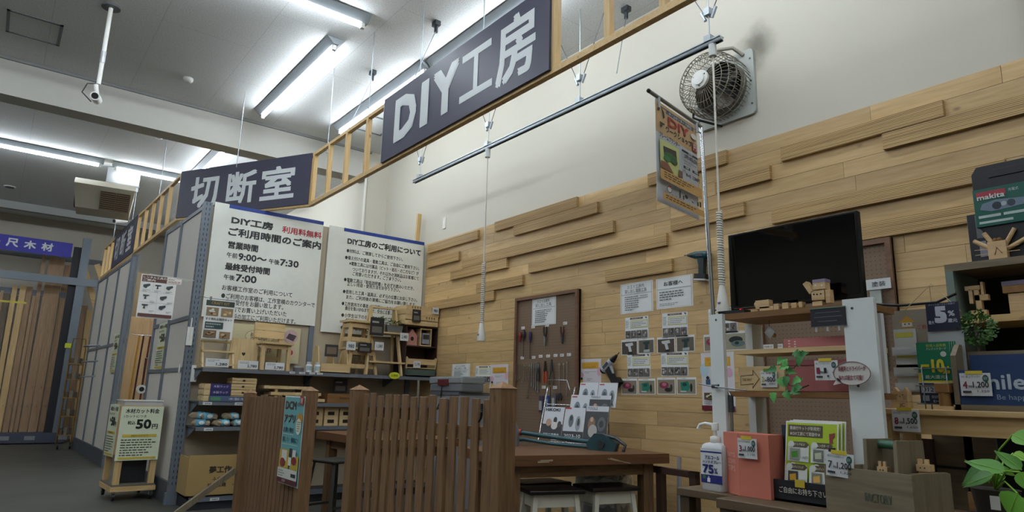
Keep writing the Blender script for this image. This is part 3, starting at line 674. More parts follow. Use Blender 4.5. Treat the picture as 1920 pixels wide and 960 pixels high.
cut_sign(Vector((1.18, 9.02, .44)), RX + .12, .36, .56, 'pale green cutting price notice on the left side of the pine cart')
b = MB().box(-.1, -.1, .17, .14, .2, .42, flat('1b1c20', .5))
tag(b.obj('black_bin', None, (1.42, 8.72, 0)), 'black container standing on the bottom shelf of the pine cart', 'container')

# ================================================================== DISPLAY SHELVING AT THE BACK
BACKP = flat('b5a890', .75)
SHX0, SHX1 = 1.78, 4.62
t = thing('display_shelving', 'grey steel gondola shelving against the back with a beige backboard', 'shelving', (0, 8.03, 0))
MB().box(SHX0, 0, .1, SHX1, .03, 3.27, BACKP).obj('back_panel', t)
for x in (3.05, 4.42): MB().box(x, -.03, .1, x + .06, 0, 3.2, RACKGREY).obj('upright', t)
SH = flat('4d535a', .5)
for z, xa, xb in ((1.405, SHX0, SHX1), (1.06, SHX0, 4.62), (.80, SHX0, 4.62)):
    b = MB(); b.box(xa, -.45, z - .0, xb, -.0, z + .012, SH); b.box(xa, -.455, z - .028, xb, -.45, z + .012, flat('666c73', .5)); b.obj('shelf_board', t)
    for x in (SHX0 + .02, 3.04, 4.1):
        br = MB(); br.prism([(0, 0), (.36, 0), (.05, -.12), (0, -.12)][::-1], 0, .006, RACKGREY, Matrix.Translation((x, 0, z - .002)) @ Matrix.Rotation(-PI/2, 4, 'Z')); br.obj('bracket', t)
MB().box(SHX0, -.5, .0, SHX1, 0, .1, flat('2b2e33', .5)).box(SHX0, -.52, .08, SHX1, -.5, .13, RACKGREY).obj('base_shelf', t)
# the two large guidance boards
def pxtext(b, Y, tl, org, rows, mat, boldmul=1.):
    for l, r, h, s_, bo in rows:
        a = at(*l, Y=Y); c = at(*r, Y=Y); dep = 1250. / (a - Vector((0, 0, CAMH))).length * (a.normalized() @ Vector((0,1,0)) if False else 1)
        hh = h / 1250. * ((a + c) / 2 - Vector((0, 0, CAMH))).dot(-(RW @ Vector((0, 0, 1)))); zc = (a.z + c.z) / 2
        b.text(s_, a.x - org.x, c.x - org.x, zc - hh/2 - org.z, zc + hh/2 - org.z, mat, -.0075, bo)
INK = flat('2f3234', .4); RED = flat('b02a38', .4); BLUE = flat('233f8f', .4); BOARD = flat('e4e6dc', .45)
YS = 7.995
org = Vector((1.80, YS + .006, 1.99))
t = thing('guidance_board', 'large white board listing DIY工房 opening hours, blue strip along its top', 'sign board', org, 0, 'large white guidance boards')
MB().box(0, -.006, 0, 1.31, .006, 1.33, BOARD).obj('board', t)
b = MB().box(.16, -.0075, 1.285, 1.31, -.006, 1.33, BLUE)
rows = [((434,412),(512,425),15,'DIY工房',.05), ((428,434.5),(602,460),16,'ご利用時間のご案内',.045), ((427.5,459),(484,466),14,'営業時間',.045),
 ((425,477.5),(445,480),10,'午前',.02), ((447,481),(500,487.5),13,'9:00～',.045), ((504,490),(524,492),10,'午後',.02), ((525,492),(560,496),13,'7:30',.045),
 ((422,499),(506,509),14,'最終受付時間',.045), ((419.5,519),(440,521),10,'午後',.02), ((442,520.5),(481,525),14,'7:00',.045),
 ((416,539),(548,553),10,'お客様工作室のご利用について',.012), ((415,552),(590,574),10,'●ご利用のお客様は、工作室横のカウンターで',.012), ((423,564.5),(531,577.5),10,'先に受付をお願い致します。',.012),
 ((418,577),(537,590),10,'●当店でお買い上げいただいた',.012), ((427,590),(554,605),10,'材料の加工にご利用いただけます。',.012)]
pxtext(b, YS, None, org, rows, INK); pxtext(b, YS, None, org, [((529,431),(603,441),13,'利用料無料',.03)], RED)
b.obj('lettering', t)
org = Vector((3.19, YS + .006, 1.93))
t = thing('guidance_board', 'large white board of small bulleted usage rules titled DIY工房のご利用について', 'sign board', org, 0, 'large white guidance boards')
MB().box(0, -.006, 0, 1.40, .006, 1.36, BOARD).obj('board', t)
b = MB().box(.2, -.0075, 1.315, 1.40, -.006, 1.36, BLUE)
rows = [((651.5,452),(789,474),13,'DIY工房のご利用について',.045), ((650,469),(755,487),7.5,'●材料は、ご精算してからご使用下さい。',.012), ((647,482),(786,504),7.5,'●備え付けの道具・電動工具は、ご自由にご使用下さい。',.012),
 ((655,492.5),(785,514),7.5,'※電動工具には付属品（ビット・砥石・のこ刃など）が',.012), ((661,503),(785,524),7.5,'ついておりますが、それ以外の消耗品はお客様にて',.012), ((661,512.5),(752,526),7.5,'ご用意いただきます。ご了承下さい。',.012),
 ((645,522.5),(776,542.5),7.5,'●電動工具は「取扱説明書」を必ずお読みいただき、',.012), ((651,531.5),(750,545),7.5,'正しい用途・使用方法をお守り下さい。',.012), ((643,545),(782,564),7.5,'●使用した工具・道具は、必ず元の位置にお戻し下さい。',.012),
 ((649,555),(780,573),7.5,'また、ご利用後の清掃にご協力をお願い致します。',.012), ((641,566),(775,586),7.5,'●工作室内での事故・怪我等につきましては当店は一切',.012), ((647,576),(770,592),7.5,'責任を負いかねますので、安全に注意してご使用下さい。',.012),
 ((640,589),(765,604),7.5,'●小学生以下のお子様のみでのご利用はお断り',.012), ((647,599),(745,611),7.5,'保護者の方とご利用下さい。',.012), ((639,612),(740,624),7.5,'●他のお客様のご迷惑になる行為は',.012)]
pxtext(b, YS, None, org, rows, INK); b.obj('lettering', t)

# --- things on the top shelf (board surface z = 1.417)
ZS = 1.418
t = thing('craft_kit_poster', 'poster of easy craft kits with a dark green header, clipped at the shelf corner', 'poster', (1.735, 7.6, 1.72), 0)
sheet(MB(), .31, .42, [('r', .03, .02, .97, .16, '3b4a44'), ('t', .2, .05, .8, .12, 'CRAFT KIT', 'b08a4a', .02), ('p', .06, .2, .46, .42, '8d7a60', ['c9a570', '5c4a38', 'd8d0c0'], 1), ('p', .54, .2, .94, .42, '9a8464', ['e0c79a', '6b5236', 'c0a070'], 2),
   ('t', .06, .46, .94, .53, 'すぐ作れる制作キット', '3a3f3d', .02), ('r', .06, .57, .66, .74, '3f5050'), ('l', .1, .59, .62, .73, 2, 'a9b5b3'), ('p', .04, .78, .46, .97, '7a6650', ['c09a68', '4a3a2c'], 4), ('p', .56, .8, .92, .98, '8d7658', ['c9a878', '5a4632'], 5)]).obj('sheet', t)
MB().tube([(.31, 0, .43), (.05, 0, .43), (-.05, 0, .44), (-.05, .3, .44)], .004, STEEL, 6).box(.04, -.006, .41, .06, .006, .45, STEEL).obj('wire_arm', t)
t = tag(sheet(MB(), .83, .42, [('c', .12, .3, .02, .04, 'c5bf9a'), ('c', .2, .75, .03, .05, 'a9a27c'), ('c', .42, .32, .2, .2, '6a5a40'), ('c', .42, .32, .195, .19, 'd9cfa8'), ('t', .29, .2, .55, .42, '作るのたのしい！', '5a4a34', .02), ('t', .36, .55, .6, .75, 'DIY工作', '8a5a5a', .02),
   ('c', .86, .25, .1, .2, 'c5a7a9'), ('g', [(.79, .3), (.9, .38), (.94, .22), (.83, .16)], '4d4347'), ('c', .87, .7, .08, .15, 'd0b5a5'), ('c', .87, .7, .04, .08, '9a3f3a'), ('c', .7, .55, .05, .1, 'c9b98f')], paper='cbc39c').obj('poster', None, (2.1, 7.96, 1.52)), 'cream illustrated poster about making things, standing behind the small chair', 'poster')
# step rack
PL_ = paleply
t = thing('step_rack', 'little open pale wooden step rack at the left end of the top shelf', 'rack', (1.94, 7.72, ZS))
for x in (-.165, .145):
    b = MB(); b.bar((x + .01, -.1, 0), (x + .01, .02, .29), .02, .025, PL_(2), up=(0, 1, 0)); b.bar((x + .01, .1, 0), (x + .01, .03, .29), .02, .02, PL_(2), up=(0, 1, 0)); b.obj('side_leg', t)
for z, y in ((.03, -.07), (.17, -.03), (.275, .02)): MB().box(-.165, y - .03, z, .165, y + .03, z + .018, PL_(0)).obj('rung', t)
t = thing('heart_cut_panel', 'pale wooden panel with a small heart cut out, leaning on the top shelf', 'panel', (2.21, 7.70, ZS), 0)
b = MB().prism([(-.155, 0), (.155, 0), (.15, .33), (-.145, .34)], -.012, .012, PL_(2))
hs = [(.0, .145), (.018, .165), (.018, .18), (.009, .186), (0, .178), (-.009, .186), (-.018, .18), (-.018, .165)]
b.add([(x, -.0126, z) for x, z in hs], [tuple(range(8))], flat('2b2018', .7)); b.obj('board', t)
t = thing('child_chair', 'small pale wooden chair with a two-slat backrest on the top shelf', 'chair', (2.52, 7.72, ZS), .12)
for x in (-.15, .15):
    MB().box(x - .02, -.14, 0, x + .02, -.10, .29, PL_(2)).obj('leg', t); MB().box(x - .02, .1, 0, x + .02, .13, .52, PL_(2)).obj('leg', t)
MB().box(-.19, -.17, .29, .19, .13, .312, PL_(0)).obj('seat', t); MB().box(-.18, .085, .37, .18, .1, .45, PL_(0)).obj('back_slat', t); MB().box(-.18, .085, .455, .18, .1, .54, PL_(0)).obj('back_slat', t)
MB().box(-.15, -.13, .24, .15, -.115, .28, PL_(0)).obj('stretcher', t); MB().box(-.15, .105, .12, .15, .12, .16, PL_(0)).obj('stretcher', t)
def card(x, y, z, w_, h_, price, lab, grp='price cards on the shelf edge', nm='price_card', rot=0, num=None, small=False):
    els = [('l', .08, .12, .7, .42, 2, '6f7577'), ('t', .45 if not small else .2, .5, .93, .88, price, '2c2f31', .03)] if not small else [('t', .2, .3, .85, .75, price, '444849', .02)]
    return tag(sheet(MB(), w_, h_, els, paper='d6d9da').obj(nm, None, (x, y, z), rot), lab, 'price card', grp)
card(1.80, 7.57, 1.43, .235, .085, '1,280', 'white price card 1,280 on the shelf edge under the step rack')
card(2.13, 7.57, 1.425, .215, .085, '2,780', 'white price card 2,780 on the shelf edge under the heart panel')
card(2.42, 7.57, 1.425, .215, .08, '2,780', 'white price card 2,780 on the shelf edge under the small chair')
for i, (x, w2) in enumerate(((2.70, .06), (2.81, .07), (2.93, .065), (3.02, .07))):
    card(x, 7.57, 1.392, w2, .022, '798', 'tiny white price tag on the shelf rim near the two white bottles', 'tiny price tags by the bottles', 'price_tag', small=True)
t = thing('wood_filler_jar', 'squat grey jar with a pale lid beside the white bottles', 'jar', (2.83, 7.66, ZS)); MB().cyl((0, 0, 0), (0, 0, .045), .06, flat('6a6468', .4), 20).obj('body', t); MB().cyl((0, 0, .045), (0, 0, .062), .062, flat('a9a6a2', .4), 20).obj('lid', t)
for i, x in enumerate((2.945, 3.045)):
    t = thing('glue_bottle', ('white plastic bottle with pale cap, nearer the squat jar', 'white plastic bottle with pale cap, nearer the tool carrier')[i], 'bottle', (x, 7.64, ZS), 0, 'white bottles on the top shelf')
    MB().lathe([(.036, 0), (.038, .01), (.038, .075), (.03, .09)], flat('d8dcdb', .35), 20).obj('body', t); MB().cyl((0, 0, .09), (0, 0, .118), .028, flat('b9bdbc', .35), 16).obj('cap', t)
    MB().add([(.039*math.cos(a), .039*math.sin(a), z) for z in (.02, .07) for a in [(-PI*.85 + PI*.7*j/6) for j in range(7)]], [(j, j+1, j+8, j+7) for j in range(6)], flat('9fb3ba', .4)).obj('label', t)
t = thing('tool_carrier', 'open pale wooden tool carrier with low front and slanted ends', 'box', (3.26, 7.72, ZS))
b = MB().box(-.19, -.13, 0, .17, -.115, .11, PL_(0)).box(-.19, .115, 0, .17, .13, .11, PL_(0)).box(-.19, -.13, 0, .17, .13, .012, PL_(0)); b.obj('tray', t)
for x in (-.2, -.02, .16): MB().prism([(-.13, 0), (.13, 0), (.05, .31 if x < 0 else .29), (-.05, .31 if x < 0 else .29)], 0, .015, PL_(2), Matrix.Translation((x, 0, 0)) @ Matrix.Rotation(PI/2, 4, 'Z')).obj('end_panel', t)
b = MB().box(-.16, -.14, .19, 0.0, -.132, .33, flat('3a3836', .5)).box(-.14, -.142, .22, -.02, -.14, .3, flat('7a6a58', .5)); b.obj('photo_card', t)
card(3.36, 7.58, 1.70, .12, .1, '980', 'white price card hanging above the open tool carrier', small=True)
def stool(name, label, loc, rz, w_, d_, h_, seatm, legm, splay=.03, group=None, leg=.035, mid=True):
    t = thing(name, label, 'stool', loc, rz, group)
    MB().box(-w_/2, -d_/2, h_-.025, w_/2, d_/2, h_, seatm).obj('seat', t)
    for sx in (-1, 1):
        for sy in (-1, 1):
            b = MB(); b.bar((sx*(w_/2 - leg/2 - .01 + splay), sy*(d_/2 - leg/2 - .01 + splay*.5), 0), (sx*(w_/2 - leg/2 - .03), sy*(d_/2 - leg/2 - .03), h_-.025), leg, leg, legm, up=(0, 1, 0)); b.obj('leg', t)
    for z in ((h_*.3, h_*.8) if mid else (h_*.82,)):
        b = MB(); iw = w_/2 - leg/2 - .02; idd = d_/2 - leg/2 - .02
        for sy in (-1, 1): b.box(-iw, sy*idd - .01, z - .025, iw, sy*idd + .01, z + .025, legm)
        for sx in (-1, 1): b.box(sx*iw - .01, -idd, z - .025, sx*iw + .01, idd, z + .025, legm)
        b.obj('apron', t)
    return t
st2 = stool('small_stool', 'small pale wooden stool at the bottom of the stacked pair', (3.60, 7.76, ZS), .1, .40, .28, .325, PL_(0), PL_(2), .02, 'stacked stools on the top shelf')
st3 = stool('small_stool', 'small pale wooden stool standing on top of another stool', (3.57, 7.77, ZS + .326), .1, .36, .25, .33, PL_(0), PL_(2), .01, 'stacked stools on the top shelf')
def kitphoto(x, y, z, w_, h_, lab, rot=0, k=1):
    return tag(MB().box(0, 0, 0, w_, .02, h_, flat('26282c', .4)).box(w_*.1, -.001, h_*.15, w_*.85, 0, h_*.5, flat('6a665e', .4)).box(w_*.1, -.001, h_*.7, w_*.6, 0, h_*.8, flat('9a9a96', .4)).obj('kit_box', None, (x, y, z), rot), lab, 'box', 'dark paint kit boxes')
kitphoto(3.66, 7.58, 1.90, .18, .22, 'dark printed kit card hanging on the upper stool')
kitphoto(3.52, 7.58, 1.68, .17, .12, 'dark printed kit card hanging between the two stacked stools')
card(3.73, 7.575, 1.72, .12, .1, '1,580', 'white price card hanging at the right corner of the lower stool', small=True)
t = thing('ladder_shelf', 'pale wooden A-frame ladder shelf with two steps holding plants', 'ladder shelf', (3.93, 7.74, ZS))
for x0_, x1_ in ((-.28, -.2), (.205, .13)):
    b = MB(); b.bar((x0_ + (0 if x0_ < 0 else .0), -.13, 0), (x1_, .0, .87), .025, .045, PL_(2), up=(0, 1, 0)); b.obj('leg', t)
    b = MB(); b.bar((x0_, .15, 0), (x1_, .04, .84), .02, .035, PL_(2), up=(0, 1, 0)); b.obj('leg', t)
MB().box(-.22, -.03, .84, .17, .03, .862, PL_(0)).obj('top_rung', t); MB().box(-.23, -.13, .52, .21, .12, .54, PL_(0)).obj('step', t); MB().box(-.25, -.15, .15, .25, .13, .17, PL_(0)).obj('step', t)
def sprigs(b, n, r, h, c1, c2, seed, lw=.018):
    q = random.Random(seed)
    for i in range(n):
        a = q.uniform(0, 2*PI); rr_ = r * q.uniform(.2, 1); zt = h * q.uniform(.35, 1); x = rr_*math.cos(a); y = rr_*math.sin(a)
        w2 = lw * q.uniform(.7, 1.3); u = Vector((math.cos(a), math.sin(a), q.uniform(-.3, .6))).normalized(); s_ = u.cross(Vector((0, 0, 1))).normalized()
        p = Vector((x, y, zt)); b.add([p, p + u*w2 + s_*w2*.55, p + u*w2*2.1, p + u*w2 - s_*w2*.55], [(0, 1, 2, 3)], flat(c1 if q.random() < .6 else c2, .6))
    return b
t = thing('potted_plant', 'small light green plant in a pale cube pot on the ladder shelf', 'plant', (3.83, 7.68, ZS + .542)); MB().box(-.05, -.05, 0, .05, .05, .1, flat('9a8a66', .7)).obj('pot', t); b = sprigs(MB(), 70, .055, .09, '8fb52f', '6a9424', 2); b.obj('foliage', t).location = (0, 0, .09)
t = thing('potted_plant', 'dark green plants in a grey metal trough on the ladder shelf', 'plant', (4.02, 7.68, ZS + .542)); MB().prism([(-.1, 0), (.1, 0), (.115, .09), (-.115, .09)], -.05, .05, flat('7a8084', .4, .6)).obj('trough', t); b = sprigs(MB(), 110, .09, .08, '3f6a2a', '5c8a33', 5); b.obj('foliage', t).location = (0, 0, .07)
card(4.07, 7.575, 1.86, .12, .1, '2,480', 'white price card on the ladder shelf step below the metal trough', small=True)
tag(MB().add([(.075*math.cos(2*PI*k/20), 0, .042*math.sin(2*PI*k/20)) for k in range(20)], [tuple(range(20))], flat('cdd42c', .4)).add([(.075*math.cos(2*PI*k/20), .002, .042*math.sin(2*PI*k/20)) for k in range(20)], [tuple(range(19, -1, -1))], flat('cdd42c', .4)).text('お買得', -.045, .045, -.014, .014, INK, -.001).obj('oval_sticker', None, (4.02, 7.565, 1.42)), 'yellow oval sticker on the shelf rim below the ladder shelf', 'sticker')
# dark cube bookcase
before = set(COL.objects)
t = thing('cube_bookcase', 'dark brown cube bookcase with three openings at the right end of the top shelf', 'bookcase', (4.08, 7.5, ZS))
b = MB()
for x in (0, .525): b.box(x, 0, 0, x + .015, .3, .65, darkwood(2))
for z in (0, .0, .38, .635): b.box(.015, 0, z, .525, .3, z + .015, darkwood(0))
b.box(.0, .29, 0, .54, .3, .65, darkwood(2)); b.obj('carcass', t)
for i, (z, h_, dx, lab) in enumerate(((.652, .13, 0, 'lower pale slatted crate on the dark bookcase'), (.783, .12, .01, 'upper pale slatted crate on the dark bookcase, marked with arrows'))):
    t = thing('slatted_crate', lab, 'crate', (4.03 + dx, 7.47, ZS + z), 0, 'slatted crates on the bookcase')
    MB().box(0, 0, 0, .56, .01, h_*.46, PL_(0)).box(0, 0, h_*.54, .56, .01, h_, PL_(0)).obj('slats', t); MB().box(0, .29, 0, .56, .3, h_, PL_(0)).obj('back_slat', t)
    MB().box(0, .01, 0, .012, .29, h_, PL_(1)).box(.548, .01, 0, .56, .29, h_, PL_(1)).box(.0, .01, 0, .56, .29, .01, PL_(0)).obj('end_panels', t)
    b = MB()
    for k in range(4):
        xx = (.1 if i else .36) + k*.045; b.prism([(xx, h_*.62), (xx+.01, h_*.9), (xx-.01, h_*.9)][::1], -.0012, -.0002, flat('4a3a28', .5))
    b.obj('arrow_print', t)
kitphoto(4.14, 7.445, 2.11, .13, .16, 'dark printed kit card hanging on the slatted crates')
card(4.47, 7.45, 2.24, .11, .085, '980', 'white price card on the upper slatted crate', small=True)
t = thing('birdhouse', 'pink wooden birdhouse with round hole inside the dark bookcase', 'birdhouse', (4.20, 7.58, ZS + .396)); b = MB().prism([(-.085, 0), (.085, 0), (.085, .12), (0, .2), (-.085, .12)], -.05, .1, flat('c48c80', .6)); b.cyl((0, -.0505, .085), (0, -.052, .085), .027, flat('2a1814', .8), 18); b.obj('house', t)
b = MB(); b.bar((-.1, .02, .105), (.0, .02, .205), .15, .008, flat('b87c70', .6), up=(-1, 0, 1)); b.bar((.1, .02, .105), (.0, .02, .205), .15, .008, flat('b87c70', .6), up=(1, 0, 1)); b.obj('roof', t)
t = thing('display_frame_box', 'square pale wooden box with shiny packet inside, right of the birdhouse', 'box', (4.33, 7.52, ZS + .396))
b = MB()
for q in ((0, 0, .015, .23), (.18, 0, .195, .23), (.015, 0, .18, .015), (.015, .215, .18, .23)): b.box(q[0], 0, q[1], q[2], .12, q[3], PL_(0))
b.obj('frame', t); MB().box(.04, .0, .03, .16, .04, .17, glassy(.7, 'aab2b8')).box(.05, -.002, .09, .15, 0, .15, flat('30343a', .3)).obj('packet', t)
t = thing('angled_tray', 'pale wooden angled tray above a green tray in the dark bookcase', 'tray', (4.11, 7.49, ZS + .11))
b = MB(); b.bar((0.0, .0, .08), (.48, .0, .08), .012, .07, PL_(0)); b.bar((0, .1, .0), (.48, .1, .0), .2, .01, PL_(0)); b.obj('tray', t)
for x in (-.008, .48): MB().prism([(-.0, -.02), (.2, -.02), (.2, .06), (.0, .14), (-.03, .12)], 0, .01, PL_(2), Matrix.Translation((x + .01, 0, 0)) @ Matrix.Rotation(PI/2, 4, 'Z')).obj('end_panel', t)
t = thing('angled_tray', 'dull green angled tray at the bottom of the dark bookcase', 'tray', (4.11, 7.48, ZS + .018))
gm = flat('4c5c54', .6)
b = MB(); b.box(0, 0, 0, .48, .2, .012, gm).box(0, 0, .012, .48, .012, .075, gm); b.obj('tray', t)
for x in (0, .478): MB().prism([(0, 0), (.2, 0), (.2, .07), (-.03, .085)], 0, .01, gm, Matrix.Translation((x, 0, 0)) @ Matrix.Rotation(PI/2, 4, 'Z')).obj('end_panel', t)
card(4.20, 7.46, 1.53, .12, .085, '2,178', 'white price card in front of the trays in the dark bookcase', small=True)

for o in [o for o in COL.objects if o not in before and o.parent is None]:     # the bookcase group sits between the ladder shelf and the wall
    o.location.x = 4.635 - (4.62 - o.location.x) * .87; o.location.y += .09; o.scale.x = .87
# --- second shelf (surface 1.072)
Z2 = 1.073
for i, (z) in enumerate((0, .062, .124)):
    t = thing('wood_pack', ('pale wood pack with purple label, bottom of three', 'pale wood pack with purple label, middle of three', 'pale wood pack with purple label, top of three')[i], 'wood pack', (1.83, 7.62, Z2 + z), 0, 'wood packs with purple labels')
    MB().box(0, 0, 0, .26, .2, .058, PL_(0)).box(-.01, .02, 0.01, 0.0, .2, .05, PL_(1)).obj('wood', t)
    b = MB().box(.06, -.002, 0, .265, 0, .058, flat('2f2a66' if i else '3a5a8a', .4)); b.text('木製ラック', .09, .24, .018, .042, LET, -.003); b.obj('label', t)
for i in range(4):
    t = thing('slatted_kit', ('flat wooden kit bundle, lowest of the stack beside the purple labels', 'flat wooden kit bundle, second from bottom beside the purple labels', 'flat wooden kit bundle, third from bottom beside the purple labels', 'flat wooden kit bundle, topmost beside the purple labels')[i], 'wood kit', (2.10 + .004*(i % 2), 7.62, Z2 + i*.064), 0, 'wood kit bundles')
    MB().box(0, 0, 0, .26, .2, .027, PL_(0)).box(0, 0, .03, .26, .2, .058, PL_(0)).obj('planks', t); MB().box(.11, -.003, .02, .135, 0, .04, BLACK).obj('clip', t)
b = MB().box(0, 0, 0, .55, .003, .05, flat('4a5a7a', .4)).box(.02, -.001, .008, .12, 0, .042, flat('4f8a5a', .4)); b.text('木製キット', .2, .48, .012, .038, LET, -.001)
tag(b.obj('shelf_banner', None, (1.87, 7.565, 1.075)), 'blue printed strip along the front of the second shelf', 'label')
for i in range(3):
    tag(MB().box(0, 0, 0, .36 + .04*i, .24, .034, PL_(0)).box(.28, -.003, 0, .6 - .02*i, .2, .034, PL_(0)).obj('plank_bundle', None, (2.50 + .03*(2-i) - .05*(i == 2), 7.62, Z2 + .01 + i*.068)), ('long pale planks lying behind the fence post, lowest layer', 'long pale planks lying behind the fence post, middle layer', 'long pale planks lying behind the fence post, top layer')[i], 'planks', 'pale planks on the second shelf')
    tag(MB().box(0, 0, 0, .03, .2, .033, PL_(1)).box(.3, 0, 0, .33, .2, .033, PL_(1)).obj('spacer_block', None, (2.58, 7.64, Z2 - .023 + i*.068)) , 'thin spacer strips between the long pale planks', 'spacer', 'spacers between the planks') if i else None
kitphoto(3.34, 7.80, 1.19, .17, .17, 'dark printed kit box standing behind the brown box on the second shelf')
t = thing('garden_box', 'brown wooden box with small dark script on its front', 'box', (3.20, 7.64, Z2)); b = MB().box(0, 0, .0, .38, .25, .11, midbrown(0)); b.obj('box', t); MB().text('Gardening', .15, .3, .04, .075, BLACK, -.002).obj('script', t)
# third shelf: wipes etc.
Z3 = .813
q = random.Random(5)
def crumple(hx, hy, hz, mat, seed, amp=.006):
    r_ = random.Random(seed); b = MB(); nx, n = 6, 12; vs = []
    for i_ in range(nx + 1):
        u = -1 + 2 * i_ / nx; kk = (1 - abs(u) ** 5) ** .5 * .85 + .15
        for k_ in range(n):
            a = 2 * PI * k_ / n; c_, s_ = math.cos(a), math.sin(a)
            vs.append((u * hx, math.copysign(abs(c_) ** .6, c_) * hy * kk + r_.uniform(-amp, amp), math.copysign(abs(s_) ** .6, s_) * hz * kk + r_.uniform(-amp, amp)))
    b.add(vs, [(i_*n+k_, i_*n+(k_+1) % n, (i_+1)*n+(k_+1) % n, (i_+1)*n+k_) for i_ in range(nx) for k_ in range(n)], mat)
    b.add(vs[:n], [tuple(range(n))[::-1]], mat); b.add(vs[-n:], [tuple(range(n))], mat); return b
for i, (x, z, dy) in enumerate(((1.86, 0, .04), (2.05, 0, .0), (2.23, 0, .03), (2.41, 0, .0), (1.93, .066, .05), (2.14, .07, .02), (2.34, .07, .04), (1.84, .075, .1))):
    t = thing('wipe_packet', 'blue and clear packet in the loose pile on the third shelf', 'packet', (x, 7.67 + dy, Z3 + z + .034), q.uniform(-.35, .35), 'blue packets on the third shelf')
    o = crumple(.095, .07, .034, flat('9b8a72', .35), i).obj('bag', t)
    o = crumple(.062, .073, .036, flat(('58acd0', '6cbcd9', '8cc5d8')[i % 3], .35), i + 20, .004).obj('wrapper', t); o.location = (.02 if i % 2 else -.02, -.004, .003)
    o = MB().ball((0, 0, 0), .03, WHITE, .004, .02).obj('label', t); o.location = (.02 if i % 2 else -.02, -.078, .004)
t = thing('small_drawer_chest', 'row of small wooden boxes with square openings on the third shelf', 'boxes', (3.0, 7.66, Z3)); b = MB()
for k in range(3):
    b.box(.0 + k*.19, 0, 0, .17 + k*.19, .2, .2, PL_(0)); b.box(.04 + k*.19, -.002, .12, .12 + k*.19, 0, .16, flat('241a12', .7)); b.box(.04 + k*.19, -.002, .03, .12 + k*.19, 0, .07, flat('241a12', .7))
b.box(-.03, -.02, .2, .6, .2, .22, PL_(0)); b.obj('boxes', t)
t = thing('wipe_packet', 'pale glittery bag beside the small boxes on the third shelf', 'packet', (2.93, 7.62, Z3 + .05)); MB().ball((0, 0, 0), .11, glassy(.6, 'b0b8b8'), .08, .05).obj('bag', t)
card(3.45, 7.56, .93, .06, .07, '98', 'small white price card on the row of small boxes', small=True)
for i, (x, z) in enumerate(((1.82, 1.035), (2.14, 1.035), (1.86, .772))):
    card(x, 7.568, z, .09, .03, '498', ('small price tag on the second shelf rim, below the purple labels', 'small price tag on the second shelf rim, right of another tag', 'small price tag on the third shelf rim below the blue packets')[i], 'tiny price tags on lower rims', 'price_tag', small=True)
# carton on the base
t = thing('cardboard_box', 'open brown cardboard carton with black printed characters on the bottom shelf', 'box', (1.74, 7.50, .135), 0)
cb = flat('a88c58', .75)
b = MB().box(0, 0, 0, .62, .012, .40, cb).box(0, .4, 0, .62, .412, .36, cb).box(0, .012, 0, .012, .4, .38, cb).box(.608, .012, 0, .62, .4, .38, cb).box(0, 0, 0, .62, .4, .01, cb); b.obj('carton', t)
b = MB(); b.text('夢工作', .2, .42, .22, .29, flat('33291a', .6), -.001, .04).text('ふくろ', .24, .36, .15, .185, flat('33291a', .6), -.001, .02).text('詰め放題', .2, .38, .085, .125, flat('33291a', .6), -.001, .02).text('20入', .44, .51, .09, .115, flat('33291a', .6), -.001); b.obj('print', t)
card(1.98, 7.50, .085, .09, .03, '980', 'small price tag on the base rim under the cardboard carton', 'tiny price tags on lower rims', 'price_tag', small=True)

# leaning stud and wall switch
o = MB().box(-.03, -.02, 0, .03, .02, 2.55, pine(2)).obj('leaning_batten', None, (4.50, 8.18, 1.15)); o.rotation_euler = (0, .03, 0)
o.location = (4.44, 8.12, 0); o.scale = (1, 1, 1); o.data.transform(Matrix.Diagonal((1, 1, 3.72/2.55, 1)))
tag(o, 'pale pine batten standing behind the shelving against the cream wall', 'batten')
loc, w_, h_ = rectX((832, 409), (839, 427), W - .001)
t = thing('wall_switch', 'small white switch plate high on the cream wall', 'switch', loc, RX); MB().box(0, -.012, 0, .07, 0, h_, flat('d8d2c2', .4)).obj('plate', t); MB().box(.02, -.016, h_*.3, .05, -.012, h_*.7, WHITE).obj('rocker', t)

# ================================================================== FENCE
def F(X, Y, z): return Vector((X, Y, z))
def fence(name, label, ya, yb, n, top):
    t = thing(name, label, 'fence', (2.1, ya, 0), RX)
    L_ = ya - yb
    for z in (.25, top - .22): MB().box(0, .0, z, L_, .035, z + .07, brown(0)).obj('rail', t)
    q = random.Random(n)
    for k in range(n):
        x = (k + .5) * L_ / n - .04; MB().box(x, -.014, .04, x + (.072 if n == 14 else .075) + q.uniform(-.006, .006), 0, top + q.uniform(-.012, .012), brown(2)).obj('picket', t, None, 0, .003)
    return t
fence('picket_fence', 'brown slatted picket fence section between the two tallest nearest posts', 4.38, 2.83, 14, 1.19)
fence('picket_fence', 'brown picket fence section carrying the shopping app poster', 6.86, 5.43, 15, 1.15)
